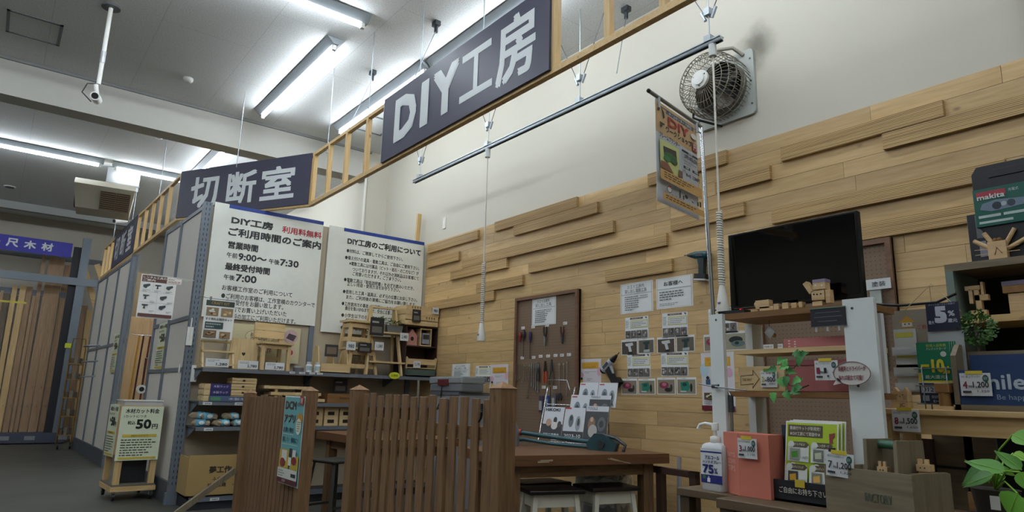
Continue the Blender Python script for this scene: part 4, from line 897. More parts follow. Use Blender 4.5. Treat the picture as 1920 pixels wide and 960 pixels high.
# solid backing slats of the far section give it its closed look
def fpost(y, h, lab):
    t = thing('fence_post', lab, 'post', (2.1, y, 0), RX, 'brown fence posts with pointed caps')
    MB().box(-.05, -.055, 0, .05, .045, h - .03, brown(2)).obj('post', t, None, 0, .003)
    b = MB(); b.add([(-.054,-.059,h-.03),(.054,-.059,h-.03),(.054,.049,h-.03),(-.054,.049,h-.03),(0,-.005,h+.005)], [(0,1,4),(1,2,4),(2,3,4),(3,0,4),(3,2,1,0)], midbrown(0)); b.obj('cap', t)
fpost(2.77, 1.27, 'brown fence post at the right end, beside the workbench'); fpost(4.45, 1.25, 'brown fence post on the right side of the gap in the fence')
fpost(5.36, 1.235, 'brown fence post on the left side of the gap, next to the poster'); fpost(6.92, 1.20, 'brown fence post at the far left end near the cardboard carton')
t = bpy.data.objects['picket_fence.001']
for k in range(14):
    x = (k + 1) * 1.43 / 15 - .035; MB().box(x, .036, .04, x + .07, .055, 1.14, brown(2)).obj('picket', t)
tag(MB().tube([(0, -.021, .09), (0, -.021, .03), (.02, -.05, .0), (.05, -.06, .02), (.055, -.06, .05)], .007, BLACK, 6).obj('coat_hook', None, (2.1, 2.93, 1.07), RX), 'black S-hook hanging near the right end of the fence top', 'hook')
b = MB(); b.bar((0, -.06, .42), (0, -.62, .0), .05, .05, weathered(2)); tag(b.obj('fence_brace', None, (2.1, 6.95, 0.02), RX), 'greyish slanting brace propping the far left fence post', 'brace')
b = MB(); b.bar((0, -.05, .16), (0, -.3, .06), .06, .06, brown(0)); tag(b.obj('kick_block', None, (2.1, 5.36, 0), RX), 'short brown foot block sloping off the post beside the poster', 'brace')
t = thing('app_poster', 'tall light blue DCMアプリ shopping app poster on the far fence section', 'poster', (2.036, 5.75, .46), RX)
sheet(MB(), .45, .70, [('r', .02, .015, .98, .985, '6fb1b4'), ('t', .06, .06, .62, .16, 'DCM', '5c4a44', .07), ('t', .66, .07, .76, .12, 'の', '3c5a68'), ('t', .06, .21, .62, .31, 'アプリ', '5c4a44', .06), ('t', .66, .26, .78, .31, 'で', '3c5a68'),
   ('t', .06, .36, .6, .42, 'お買い物を', '2a4c5c', .02), ('r', .06, .435, .6, .44, 'e6ece6'), ('t', .06, .47, .86, .53, '楽しく！便利に！', '2a4c5c', .02), ('r', .06, .55, .86, .555, 'e6ece6'),
   ('c', .85, .25, .14, .06, 'c9913a'), ('c', .82, .34, .13, .09, 'e5e5d8'), ('l', .74, .28, .94, .4, 5, '7d8f5a'), ('r', .8, .0, .98, .1, 'b0493c'), ('t', .83, .02, .95, .08, '便', 'e6ded6', .02),
   ('g', [(.02, .62), (.3, .6), (.5, .62), (.5, .82), (.02, .82)][::-1], 'cdb04a'), ('g', [(.6, .7), (.98, .66), (.98, .82), (.6, .82)][::-1], 'cdb04a'), ('r', .14, .62, .4, .74, 'e3e3dc'), ('r', .52, .59, .66, .68, '3a3c44'), ('r', .68, .6, .84, .74, 'e3e3dc'), ('r', .5, .69, .64, .78, 'e3e3dc'),
   ('c', .22, .76, .13, .05, '8a2f34'), ('c', .78, .72, .12, .045, '8a2f34'), ('r', .02, .82, .98, .93, 'd9ddd6'), ('l', .06, .84, .4, .92, 3, '8a8f8a'), ('r', .7, .86, .93, .9, '3a3a3c'), ('r', .02, .93, .98, .985, '5c2430'), ('t', .3, .94, .45, .97, 'DCM', 'd8c8c8', .02)]).obj('sheet', t)

# ================================================================== WORKBENCHES AND STOOLS
TBM = wood('table_top_wood', '7b5537', '5c3d26', 0, scale=4, vary=.08, rough=.45, knots=.5)
def bench(name, label, loc, rz, w_, d_, h_=.8):
    t = thing(name, label, 'workbench', loc, rz)
    b = MB()
    for k in range(6): b.box(-w_, d_*k/6 + .001, h_-.032, 0, d_*(k+1)/6 - .001, h_, TBM)
    b.obj('tabletop', t); MB().box(-w_, 0, h_-.072, 0, .03, h_-.033, TBM).box(-w_, d_-.03, h_-.072, 0, d_, h_-.033, TBM).box(-.03, .03, h_-.072, 0, d_-.03, h_-.033, TBM).box(-w_, .03, h_-.072, -w_+.03, d_-.03, h_-.033, TBM).obj('edge_band', t)
    MB().box(-w_+.1, .09, h_-.16, -.1, .115, h_-.072, brown(0)).box(-w_+.1, d_-.115, h_-.16, -.1, d_-.09, h_-.072, brown(0)).box(-.12, .1, h_-.16, -.1, d_-.1, h_-.072, brown(1)).box(-w_+.1, .1, h_-.16, -w_+.12, d_-.1, h_-.072, brown(1)).obj('apron', t)
    for x in (-w_+.14, -.14):
        for y in (.12, d_-.12): MB().box(x-.045, y-.045, 0, x+.045, y+.045, h_-.072, brown(2)).obj('leg', t, None, 0, .004)
    return t
tr = math.atan2(.05, -1.) ; tr = -math.radians(13)
wb1 = bench('workbench', 'brown wooden workbench right of the fence, with black-topped stools under it', (4.26, 3.48, 0), tr, 1.42, .86)
b = MB()
for x0_, x1_, z0, z1 in ((-.56, -.36, .77, .735), (-.54, -.4, .775, .74), (-1.12, -1.02, .762, .765), (-1.14, -1.05, .755, .757)): b.bar((x0_, -.0008, z0), (x1_, -.0008, z1), .001, .006 if x0_ > -1 else .012, flat('b8a58c', .6))
b.obj('scratch_marks', wb1)
bench('workbench', 'brown wooden workbench seen through the gap in the fence', (2.78 + .80, 5.30, 0), PI/2 + .0, .8, .8) if False else None
wb2 = bench('workbench', 'brown wooden workbench seen through the gap in the fence', (2.80, 5.45, 0), RX, 1.45, .85)
BLKTOP = flat('1c1817', .3); MILK = flat('dcd9c8', .5)
def wstool(loc, rz, lab, w_=.43, h_=.56):
    t = thing('work_stool', lab, 'stool', loc, rz, 'cream stools with black seats')
    MB().box(-w_/2, -.15, h_-.03, w_/2, .15, h_, BLKTOP).obj('seat', t, None, 0, .008)
    MB().box(-w_/2+.05, -.11, h_-.12, w_/2-.05, -.09, h_-.03, MILK).box(-w_/2+.05, .09, h_-.12, w_/2-.05, .11, h_-.03, MILK).box(-w_/2+.05, -.1, h_-.12, -w_/2+.07, .1, h_-.03, MILK).box(w_/2-.07, -.1, h_-.12, w_/2-.05, .1, h_-.03, MILK).obj('apron', t)
    for sx in (-1, 1):
        for sy in (-1, 1):
            b = MB(); b.bar((sx*(w_/2-.01), sy*.14, 0), (sx*(w_/2-.06), sy*.1, h_-.03), .035, .035, MILK, up=(0, 1, 0)); b.obj('leg', t)
wstool((3.86, 3.76, 0), tr, 'cream stool with black wooden seat, nearer the right bench leg'); wstool((3.36, 3.84, 0), tr - .1, 'cream stool with black wooden seat, nearer the fence')
wstool((3.55, 4.2, 0), tr + .1, 'cream stool with black wooden seat in the second row under the bench')
t = thing('metal_stool', 'dark grey metal stool seen through the fence gap below the far bench', 'stool', (2.62, 5.95, 0), .3)
MB().box(-.17, -.17, .58, .17, .17, .605, flat('33332f', .4)).obj('seat', t, None, 0, .01)
for sx in (-1, 1):
    for sy in (-1, 1):
        b = MB(); b.bar((sx*.19, sy*.19, 0), (sx*.13, sy*.13, .58), .03, .02, flat('4a4a45', .4, .5)); b.obj('leg', t)
for y in (-.165, .15): MB().box(-.16, y, .2, .16, y + .015, .22, flat('4a4a45', .4, .5)).obj('stretcher', t)
# waste bin with clear bag
t = thing('waste_bin', 'white waste bin lined with a crumpled clear plastic bag under the bench', 'bin', (4.18, 4.10, 0), .2)
MB().lathe([(.15, 0), (.17, .02), (.21, .5), (.215, .52)], flat('a9adb0', .5), 24).obj('bin', t)
b = MB(); n = 36; q = random.Random(4); vs = []
for i, (r, z) in enumerate(((.2, .36), (.235, .42), (.24, .5), (.235, .57), (.21, .6), (.185, .57), (.17, .45))):
    for k in range(n): vs.append(((r + q.uniform(-.012, .012)) * math.cos(2*PI*k/n), (r + q.uniform(-.012, .012)) * math.sin(2*PI*k/n), z + q.uniform(-.014, .014)))
b.add(vs, [(i*n+k, i*n+(k+1)%n, (i+1)*n+(k+1)%n, (i+1)*n+k) for i in range(6) for k in range(n)], glassy(.97, 'e8ecec')); b.obj('bag', t)
# dark timber frame, pipe next to it
t = thing('timber_stand', 'dark brown timber trestle frame against the wall between bench and counter', 'trestle', (4.2, 3.52, 0), -PI/2 - .1)
for x in (0, .34): MB().box(x-.03, -.02, 0, x+.03, .03, .70, darkwood(2)).obj('leg', t)
MB().box(-.25, -.02, .655, .37, .03, .70, darkwood(0)).obj('top_bar', t)
o = MB().cyl((0, 0, 0), (0, 0, .76), .017, flat('9b9aa0', .4), 12).obj('plastic_pipe', None, (4.45, 3.56, 0)); o.rotation_euler = (0, .04, 0); tag(o, 'short grey plastic pipe standing against the plank wall', 'pipe')

# conduit bender on the bench
t = thing('pipe_bender', 'teal steel bending tool with long handles and a red grip on the workbench', 'tool', (3.95, 3.92, .8), math.radians(112))
TEAL = flat('34545a', .4, .3)
b = MB(); b.tube([(0, 0, .055), (.35, 0, .075), (.70, 0, .1), (.88, 0, .108)], .019, TEAL, 10); b.obj('upper_handle', t)
MB().tube([(.72, 0, .102), (.90, 0, .109)], .026, flat('a32a30', .4), 12).obj('red_grip', t)
MB().tube([(0, .03, .02), (.4, .03, .028), (.68, .03, .05), (.76, .03, .04), (.92, .03, .032)], .015, TEAL, 10).obj('lower_handle', t)
MB().prism([(-.14, 0), (.08, 0), (.1, .05), (.03, .13), (-.04, .13), (-.16, .06)], -.02, .05, TEAL).cyl((-.03, -.035, .05), (-.03, .065, .05), .03, DSTEEL, 14).obj('head', t)
MB().tube([(-.04, .015, .12), (-.14, .015, .1), (-.22, .015, .05), (-.2, .015, .0)], .014, DSTEEL, 8).obj('hook', t)
# catalogue rack
t = thing('brochure_rack', 'chrome wire rack of tool catalogues standing on the workbench', 'rack', (4.20, 4.45, .8), RX + .35)
for x in (-.33, -.05, .25):
    MB().tube([(x, -.12, 0), (x + .0, .02, .42), (x, .05, .5), (x, .1, .5), (x, .13, 0)], .006, CHROME, 6).obj('wire_upright', t)
for y, z in ((-.125, .02), (-.07, .18), (-.0, .34), (.12, .02)): MB().tube([(-.33, y, z), (.25, y, z)], .005, CHROME, 6).obj('wire_rail', t)
MB().tube([(-.33, .05, .47), (-.33, .05, .56), (-.13, .05, .56), (-.1, .05, .47)], .005, CHROME, 6).obj('wire_loop', t)
def catalogue(x, y, z, kind, lab, w_=.2, h_=.28, rot=-.28):
    dark = kind in (0, 1, 4)
    els = []
    if kind == 0: els = [('r', 0, .55, 1, 1, '26282c'), ('t', .06, .04, .8, .14, 'HiKOKI', '23282c', .06), ('c', .3, .5, .14, .12, 'b98f7a'), ('c', .62, .42, .09, .1, '2a2624'), ('c', .6, .6, .16, .12, 'd8d4d0'), ('c', .85, .55, .09, .1, '3a3634'), ('t', .1, .84, .9, .95, '電動工具総合', 'c9cccd', .03)]
    elif kind == 1: els = [('r', 0, 0, .3, .05, 'b0303a'), ('c', .35, .42, .12, .2, '5c6468'), ('c', .35, .34, .06, .08, '23282c'), ('c', .7, .5, .12, .24, '8b9296'), ('c', .72, .46, .06, .12, '2c3134'), ('r', 0, .75, 1, 1, '202328'), ('t', .1, .84, .9, .95, '2023-10', 'c9cccd', .03)]
    elif kind == 2: els = [('r', .05, .05, .3, .1, 'b0303a'), ('c', .35, .55, .16, .3, '6c7a86'), ('c', .35, .5, .09, .12, '2e363c'), ('c', .75, .6, .14, .3, '808c94'), ('c', .75, .55, .06, .14, '2c3134'), ('t', .1, .84, .9, .95, '電動工具', '3c4a54')]
    else: els = [('r', 0, .15, 1, 1, '2b2d31'), ('t', .05, .03, .5, .11, 'TOOLS', '555a5e', .02), ('c', .3, .5, .16, .2, '7d5f4a'), ('c', .38, .7, .2, .18, 'a8a29c'), ('c', .75, .5, .18, .2, '55595e'), ('c', .74, .5, .1, .1, '1c1e21'), ('c', .3, .38, .07, .07, 'c09880')]
    b = sheet(MB(), w_, h_, els, t=.008, paper='c9cdd2'); M = Matrix.Rotation(rot, 4, 'X'); b.v = [M @ p for p in b.v]
    return tag(b.obj('catalogue', t if False else None, t.matrix_world @ Vector((x, y, z)), 0), lab, 'catalogue', 'tool catalogues in the wire rack')
tl = Matrix.Translation((4.20, 4.45, .8)) @ Matrix.Rotation(RX + .35, 4, 'Z')
def cat(x, y, z, kind, lab, **k):
    o = catalogue(0, 0, 0, kind, lab, **k); o.location = tl @ Vector((x, y, z)); o.rotation_euler = (0, 0, RX + .35)
cat(-.30, -.125, .05, 0, 'tool catalogue with HiKOKI on its pale cover, front row left'); cat(-.09, -.125, .05, 1, 'pale grey tool catalogue in the front row, middle', w_=.2); cat(.12, -.135, .04, 3, 'dark tool catalogue with a worker on its cover, front row right', w_=.21, h_=.31)
cat(-.06, -.06, .2, 2, 'pale tool catalogue with red mark in the middle row, left', h_=.24); cat(.13, -.07, .2, 3, 'dark tool catalogue in the middle row, right', h_=.24); cat(-.0, .0, .33, 2, 'pale tool catalogue in the top row, left', w_=.18, h_=.22); cat(.19, -.01, .33, 2, 'pale tool catalogue in the top row, right', w_=.18, h_=.22)

# ================================================================== PEGBOARD AND TOOLS ON THE PLANK WALL
def pegmat():
    m = bpy.data.materials.new('pegboard'); m.use_nodes = True; nt = m.node_tree; L = nt.links.new; N = nt.nodes.new
    b = nt.nodes['Principled BSDF']; b.inputs['Roughness'].default_value = .65
    tc = N('ShaderNodeTexCoord'); mp = N('ShaderNodeMapping'); mp.inputs['Scale'].default_value = (33, 0, 33); L(tc.outputs['Object'], mp.inputs[0])
    v = N('ShaderNodeTexVoronoi'); v.inputs['Scale'].default_value = 1; v.inputs['Randomness'].default_value = 0; L(mp.outputs[0], v.inputs['Vector'])
    cr = N('ShaderNodeValToRGB'); cr.color_ramp.interpolation = 'CONSTANT'; cr.color_ramp.elements[0].color = lin('4a3828'); cr.color_ramp.elements[1].position = .11; cr.color_ramp.elements[1].color = lin('7a6450'); L(v.outputs['Distance'], cr.inputs[0])
    L(cr.outputs[0], b.inputs['Base Color']); return m
PEG = pegmat()
def pegboard(yl, yr, zb, zt, lab):
    t = thing('pegboard', lab, 'pegboard', (4.635, yl, zb), RX, None); w_ = yl - yr; h_ = zt - zb
    MB().box(0, -.03, 0, w_, -.01, h_, PEG).obj('board', t)
    fm = wood('pegboard_frame', '7d5c42', '624532', 0, vary=.06)
    MB().box(0, -.055, 0, .035, -.0, h_, fm).box(w_-.035, -.055, 0, w_, -.0, h_, fm).box(.035, -.055, h_-.035, w_-.035, 0, h_, fm).box(.035, -.055, 0, w_-.035, 0, .035, fm).obj('frame', t)
    return t
pegboard(5.88, 4.86, .55, 2.285, 'brown framed pegboard of hand tools on the plank wall'); pegboard(2.86, 1.87, .55, 2.30, 'brown framed pegboard behind the television and white shelf unit')
PX = 4.603
def on(px, py, dx=0., X=PX): p = at(px, py, X=X); return Vector((X - dx, p.y, p.z))
HK = flat('55504a', .4, .6)
def screwdriver(px, py, pyb, c, tip, lab):
    p = on(px, py, .02); L_ = p.z - on(px, pyb).z
    t = thing('screwdriver', lab, 'screwdriver', p, RX, 'screwdrivers on the pegboard')
    MB().lathe([(.010, -L_*.42), (.012, -L_*.38), (.009, -L_*.34), (.017, -L_*.28), (.018, -L_*.08), (.012, 0)], flat(c, .35), 12).obj('handle', t); MB().cyl((0, 0, -L_*.4), (0, 0, -L_), .0045, tip, 8).obj('shaft', t)
screwdriver(978, 623, 667, '8e2a30', CHROME, 'red-handled screwdriver at the left of the tool pegboard'); screwdriver(985, 619, 670, '2c2426', DSTEEL, 'black-handled screwdriver second from left on the pegboard'); screwdriver(997, 622, 673, '39305a', DSTEEL, 'purple-handled screwdriver third from left on the pegboard')
def pliers(px, py, pyb, hc, jaw, lab, hf=.55, w_=.022, name='pliers', jawdown=True):
    p = on(px, py, .02); L_ = p.z - on(px, pyb).z
    t = thing(name, lab, 'pliers', p, RX, 'pliers on the pegboard')
    s = -1 if jawdown else 1; o = 0 if jawdown else -L_
    for q_ in (-1, 1): MB().tube([(q_*w_, 0, o), (q_*w_*1.1, 0, o + s*L_*hf*.5), (q_*.007, 0, o + s*L_*hf)], .008, flat(hc, .4), 8).obj('handle', t)
    MB().prism([(-.018, -L_*hf*(1) if jawdown else -L_*(1-hf)), (-.006, -L_ if jawdown else 0), (.006, -L_ if jawdown else 0), (.018, -L_*hf if jawdown else -L_*(1-hf))][:: (1 if jawdown else -1)], -.006, .006, jaw).cyl((0, -.01, o + s*L_*hf), (0, .01, o + s*L_*hf), .014, jaw, 12).obj('jaws', t)
pliers(1025, 613, 649, '241c1a', STEEL, 'black-handled pliers under the third white label, upper row of tools'); pliers(1057, 613, 645, '4a2220', DSTEEL, 'dark red-handled pliers at the upper right of the tool pegboard')
pliers(1012, 680, 715, '1d1b1a', DSTEEL, 'thin black pliers left of the orange pair', jawdown=False, w_=.014); pliers(1025, 677, 718, 'c8431e', BLACK, 'orange-handled cutters in the middle of the pegboard', jawdown=False, w_=.02); pliers(1037, 674, 722, '4a4a36', DSTEEL, 'long olive-handled water pump pliers right of the orange pair', jawdown=False, w_=.028)
def wrench(x_, ztop, zbot, lab, r=.016, tilt=0., grp='small spanners on the pegboard', y=.02):
    L_ = ztop - zbot
    o = MB().cyl((0, -.004, 0), (0, .004, 0), r, CHROME, 12).bar((0, 0, 0), (0, 0, -L_), .004, r*.75, CHROME, up=(1, 0, 0)); o.cyl((0, -.004, -L_), (0, .004, -L_), r*.85, CHROME, 12)
    m = o.obj('spanner', None, (PX - y, x_, ztop)); m.rotation_euler = (tilt, 0, 0); m.rotation_euler = (0, 0, RX); m.rotation_mode = 'XYZ'
    m.matrix_world = Matrix.Translation((PX - y, x_, ztop)) @ Matrix.Rotation(RX, 4, 'Z') @ Matrix.Rotation(tilt, 4, 'Y')
    tag(m, lab, 'spanner', grp)
for i in range(7):
    wrench(5.83 - i*.036, 1.55 - .004*i, 1.37 + .02*(i % 3) - .003*i, 'small chrome spanner in the hanging row at the left of the pegboard', .009)
wrench(5.59, 1.53, 1.20, 'long chrome spanner hanging aslant below the small ones', .016, .12, None)
for i in range(4):
    y = 5.56 - .035*i
    tag(MB().cyl((0, 0, 0), (0, 0, -.05), .012, CHROME, 10).cyl((0, 0, -.05), (0, 0, -.2 - .02*i), .006, CHROME, 8).cyl((0, 0, -.2-.02*i), (0, 0, -.24-.02*i), .011, CHROME, 10).obj('socket_wrench', None, (PX - .02, y, 1.55), RX), 'chrome socket tool hanging among the spanners left of the black pliers', 'socket wrench', 'socket tools on the pegboard')
for i, (px, ya, yb_, lab) in enumerate(((1052, 684, 742, 'long adjustable spanner with its jaw at the bottom, pegboard right side'), (1060, 683, 712, 'short chrome spanner between the two long ones on the right'), (1066, 680, 740, 'long slim spanner at the right edge of the tool pegboard'))):
    p = on(px, ya); q_ = on(px, yb_); wrench(p.y, p.z, q_.z, lab, .02 if i == 0 else .014, 0, None)
p = on(1054, 743); tag(MB().prism([(-.03, -.03), (-.01, -.045), (-.008, -.02), (.012, -.02), (.02, -.04), (.035, -.02), (.02, .03), (-.015, .03)], -.008, .008, DSTEEL).obj('spanner_jaw', None, (PX - .035, p.y, p.z), RX), 'dark jaw of the long adjustable spanner', 'spanner')
def plabel(px, py, i, row, w_=.06):
    p = on(px, py)
    return tag(sheet(MB(), w_, .03, [('l', .12, .3, .9, .8, 1, '8a8a88')], paper='dcdcd8').obj('tool_label', None, (PX - .003, p.y + w_/2, p.z - .015), RX), 'small white name label %s on the tool pegboard' % row, 'label', 'name labels on the tool pegboard')
for i, (px, py) in enumerate(((981, 615), (1000, 613), (1026, 610), (1060, 606), (979.5, 671), (1001, 670), (1014, 668), (1028, 667.5), (1042, 666.5), (1054, 666), (1067, 665), (1020, 726), (1041, 726.5))):
    plabel(px, py, i, ('in the upper row' if i < 4 else 'in the middle row' if i < 11 else 'in the lowest row'))
for i, (px, py, c, h_, w_, lab) in enumerate(((1017, 758, '4a3f58', .17, .065, 'purple-topped blister pack hanging low on the pegboard'), (1029, 753, '2b55a0', .12, .035, 'blue tool pack hanging low on the pegboard'), (1041, 752, '5d5a5c', .15, .06, 'grey blister pack hanging low on the pegboard'))):
    p = on(px, py); b = MB().box(-w_/2, -.012, -h_/2, w_/2, 0, h_/2, flat(c, .4)).box(-w_*.3, -.02, -h_*.35, w_*.3, -.012, h_*.2, glassy(.5))
    tag(b.obj('blister_pack', None, (PX - .01, p.y, p.z), RX), lab, 'tool pack')
# printed sheets: TL and BR corner in the photograph, on the plank surface
XS = W - .0135
NT = 'e6e9e9'
def wsheet(tl_, br, els, lab, cat='notice', X=XS, grp=None, nm='notice_sheet', rot=0., paper=NT):
    loc, w_, h_ = rectX(tl_, br, X); b = sheet(MB(), w_, h_, els, paper=paper)
    if rot: M = Matrix.Rotation(rot, 4, 'Y'); b.v = [M @ p for p in b.v]
    return tag(b.obj(nm, None, loc, RX), lab, cat, grp)
def note_els(l1, l2, extra=()):
    e = [('r', .03, .03, .97, .035, 'b9a68e'), ('r', .03, .965, .97, .97, 'b9a68e'), ('r', .03, .03, .04, .97, 'b9a68e'), ('r', .96, .03, .97, .97, 'b9a68e')]
    if l2: e += [('t', .24, .07, .74, .19, l1, '46484a', .01), ('t', .15, .21, .82, .34, l2, '46484a', .01), ('r', .04, .37, .96, .385, '8f9494'), ('l', .15, .43, .68, .92, 7, '66696b'), ('l', .62, .43, .93, .56, 2, '8a8d8e')]
    else: e += [('t', .22, .12, .75, .27, l1, '46484a', .02), ('r', .04, .36, .96, .375, '8f9494'), ('l', .1, .43, .85, .75, 4, '55585a'), ('l', .1, .82, .75, .92, 2, '8a8d8e')]
    return e
wsheet((998, 561), (1042, 607), note_els('ＤＩＹ工房内', '貸し出し工具'), 'laminated notice about borrowing tools at the top of the pegboard', X=PX - .002)
wsheet((1163, 534), (1225, 583), note_els('ＤＩＹ工房内', '貸し出し電動工具'), 'laminated notice about borrowing power tools, left of the pair of large notices')
wsheet((1230, 524), (1300, 573), note_els('お客様へ', None), 'laminated notice headed お客様へ below the teal drill')
wsheet((848, 683), (880, 712), note_els('ＤＩＹ工房内', '貸し出し一覧'), 'laminated notice on the plank wall above the grey tool case')
def info_els(seed):
    e = [('r', .22, .03, .78, .11, '6e5a50'), ('t', .3, .045, .7, .095, '使用方法', 'cfc8c0'), ('r', .24, .16, .98, .5, 'c9c96a'), ('r', .27, .2, .96, .47, 'd9dbd8'), ('l', .3, .22, .92, .45, 3, '8e9294'), ('l', .03, .14, .2, .5, 6, '8e9294'), ('g', [(.86, .03), (.96, .05), (.93, .13), (.9, .08)][::-1], '2a3536')]
    for k in range(4): e.append(('p', .03 + k*.24, .62, .25 + k*.24, .95, '645f5c', ['9a948e', '2a2726', 'c5c0ba', '46403c'], seed + k))
    return e
for i, (a, b_, lab) in enumerate((((1172, 596), (1216, 634), 'instruction sheet with four small photos, upper left of the two columns'), ((1241, 588), (1290, 630), 'instruction sheet with four small photos, upper right of the two columns'), ((1176, 664), (1220, 708), 'instruction sheet with four small photos, lower left of the two columns'), ((1239, 661), (1291, 705), 'instruction sheet with four small photos, lower right of the two columns'), ((1328, 580), (1384, 623), 'instruction sheet partly hidden behind the chrome pole and white post'), ((892, 686), (920, 718), 'instruction sheet on the planks left of the pegboard'))):
    wsheet(a, b_, info_els(i * 5), lab, 'instruction sheet', grp='instruction sheets on the plank wall', rot=.012 * (i % 2))
def photo_card(tl_, br, kind, lab):
    C = {'wd': '5f5348', 'bg': '7a746a'}
    if kind == 'silver': e = [('r', .04, .13, .96, .95, '4e443c'), ('g', [(.25, .25), (.7, .2), (.75, .38), (.58, .42), (.66, .8), (.5, .82), (.42, .45), (.28, .4)][::-1], 'c9cccd'), ('g', [(.45, .8), (.7, .78), (.7, .93), (.45, .93)][::-1], '17181a')]
    elif kind == 'teal': e = [('r', .04, .13, .96, .95, '665f54'), ('g', [(.3, .25), (.7, .2), (.72, .36), (.62, .42), (.62, .75), (.42, .78), (.44, .42), (.32, .38)][::-1], '1d3a3a'), ('g', [(.35, .76), (.72, .73), (.72, .9), (.35, .92)][::-1], 'a9b5b3')]
    elif kind == 'pink': e = [('r', .04, .13, .96, .95, '8a806e'), ('c', .38, .45, .26, .2, '8a3a50'), ('c', .4, .4, .12, .1, 'b56a7c'), ('c', .62, .72, .2, .12, '2a2628'), ('c', .78, .6, .06, .2, '39373a')]
    elif kind == 'green': e = [('r', .04, .13, .96, .95, '8f8874'), ('g', [(.2, .3), (.6, .22), (.68, .55), (.6, .8), (.25, .78)][::-1], '1f7a66'), ('c', .42, .42, .12, .1, '124c44'), ('c', .75, .6, .06, .24, '1c2322'), ('r', .2, .78, .5, .86, 'c9cccd')]
    else: e = [('r', .04, .13, .96, .95, '9a9480'), ('c', .5, .45, .32, .18, '1c2224'), ('c', .6, .65, .32, .16, '5f7472'), ('c', .55, .62, .1, .08, '20292a')]
    e.append(('l', .3, .03, .7, .1, 1, '9a9c9c'))
    wsheet(tl_, br, e, lab, 'photo card', grp='tool photo cards on the plank wall', nm='tool_photo_card')
for a, b_, k, lab in (((1165, 638), (1195.5, 665), 'silver', 'photo card of a silver drill, upper row, first from left'), ((1196.5, 635), (1227, 662), 'teal', 'photo card of a dark green drill, upper row, second from left'), ((1232, 633), (1266, 661), 'silver', 'photo card of a silver drill, upper row, third from left'), ((1267.5, 629.5), (1303, 659), 'teal', 'photo card of a dark green drill, upper row, fourth from left'),
     ((1165, 710), (1195, 740), 'pink', 'photo card of a pink corded tool, lower row, first from left'), ((1196.5, 710), (1229, 740), 'green', 'photo card of a bright green sander, lower row, second from left'), ((1232, 708), (1267, 740), 'pink', 'photo card of a pink corded tool, lower row, third from left'), ((1268.5, 707.5), (1306, 740), 'green', 'photo card of a bright green planer, lower row, fourth from left'),
     ((1319, 628), (1357, 658), 'pink', 'photo card of a red tool, mostly behind the white post'), ((1359, 622), (1401, 656), 'dark', 'photo card of a black circular saw right of the white post')): photo_card(a, b_, k, lab)
pink_els = [('r', 0, 0, 1, 1, 'dcd6dc'), ('c', .1, .5, .14, .1, 'd9b0c0'), ('c', .92, .4, .1, .14, 'd9b0c0'), ('c', .9, .8, .1, .06, 'e0c090'), ('r', .16, .1, .9, .3, 'd9a83a'), ('t', .22, .14, .84, .2, 'ワークショップ', 'b07a20'), ('t', .26, .22, .8, .28, 'YouTube公開中', 'b07a20'), ('l', .3, .38, .8, .46, 2, '9aa0a4'),
            ('c', .16, .62, .05, .04, '2a2624'), ('r', .11, .66, .21, .78, 'd9b43a'), ('c', .72, .8, .04, .03, '2a2624'), ('r', .67, .83, .78, .93, 'b02f3c'), ('l', .4, .6, .7, .7, 2, 'a9a0a4')]
wsheet((1085, 674), (1127, 733), pink_els, 'pastel workshop flyer with orange banner left of the silver drill', 'flyer')
wsheet((919, 684), (952, 738), pink_els, 'pastel workshop flyer with orange banner left of the pegboard', 'flyer')
wsheet((1314, 662), (1380, 771), [('r', 0, 0, 1, 1, 'dbd8dc'), ('c', .1, .3, .14, .12, 'b9d4de'), ('r', .12, .08, .9, .24, 'd9a83a'), ('t', .18, .1, .8, .15, 'ワークショップ', 'b07a20'), ('t', .24, .17, .8, .22, 'YouTube公開中', 'b07a20'), ('c', .85, .35, .1, .08, 'd9b0c0'), ('c', .2, .44, .05, .03, '2a2624'), ('r', .14, .47, .28, .56, '3f5a78'),
   ('c', .7, .46, .05, .03, '2a2624'), ('r', .62, .5, .78, .6, 'a5303c'), ('l', .4, .5, .6, .6, 2, 'a0a0a4'), ('p', .08, .7, .4, .82, '5c4a34', ['c5a57a', '2b2018', 'd8d0c0'], 8), ('l', .08, .84, .5, .9, 2, '8d8d90'), ('r', 0, .92, 1, 1, '6c1c2a')], 'long pastel flyer with a dark red foot behind the white post', 'flyer')
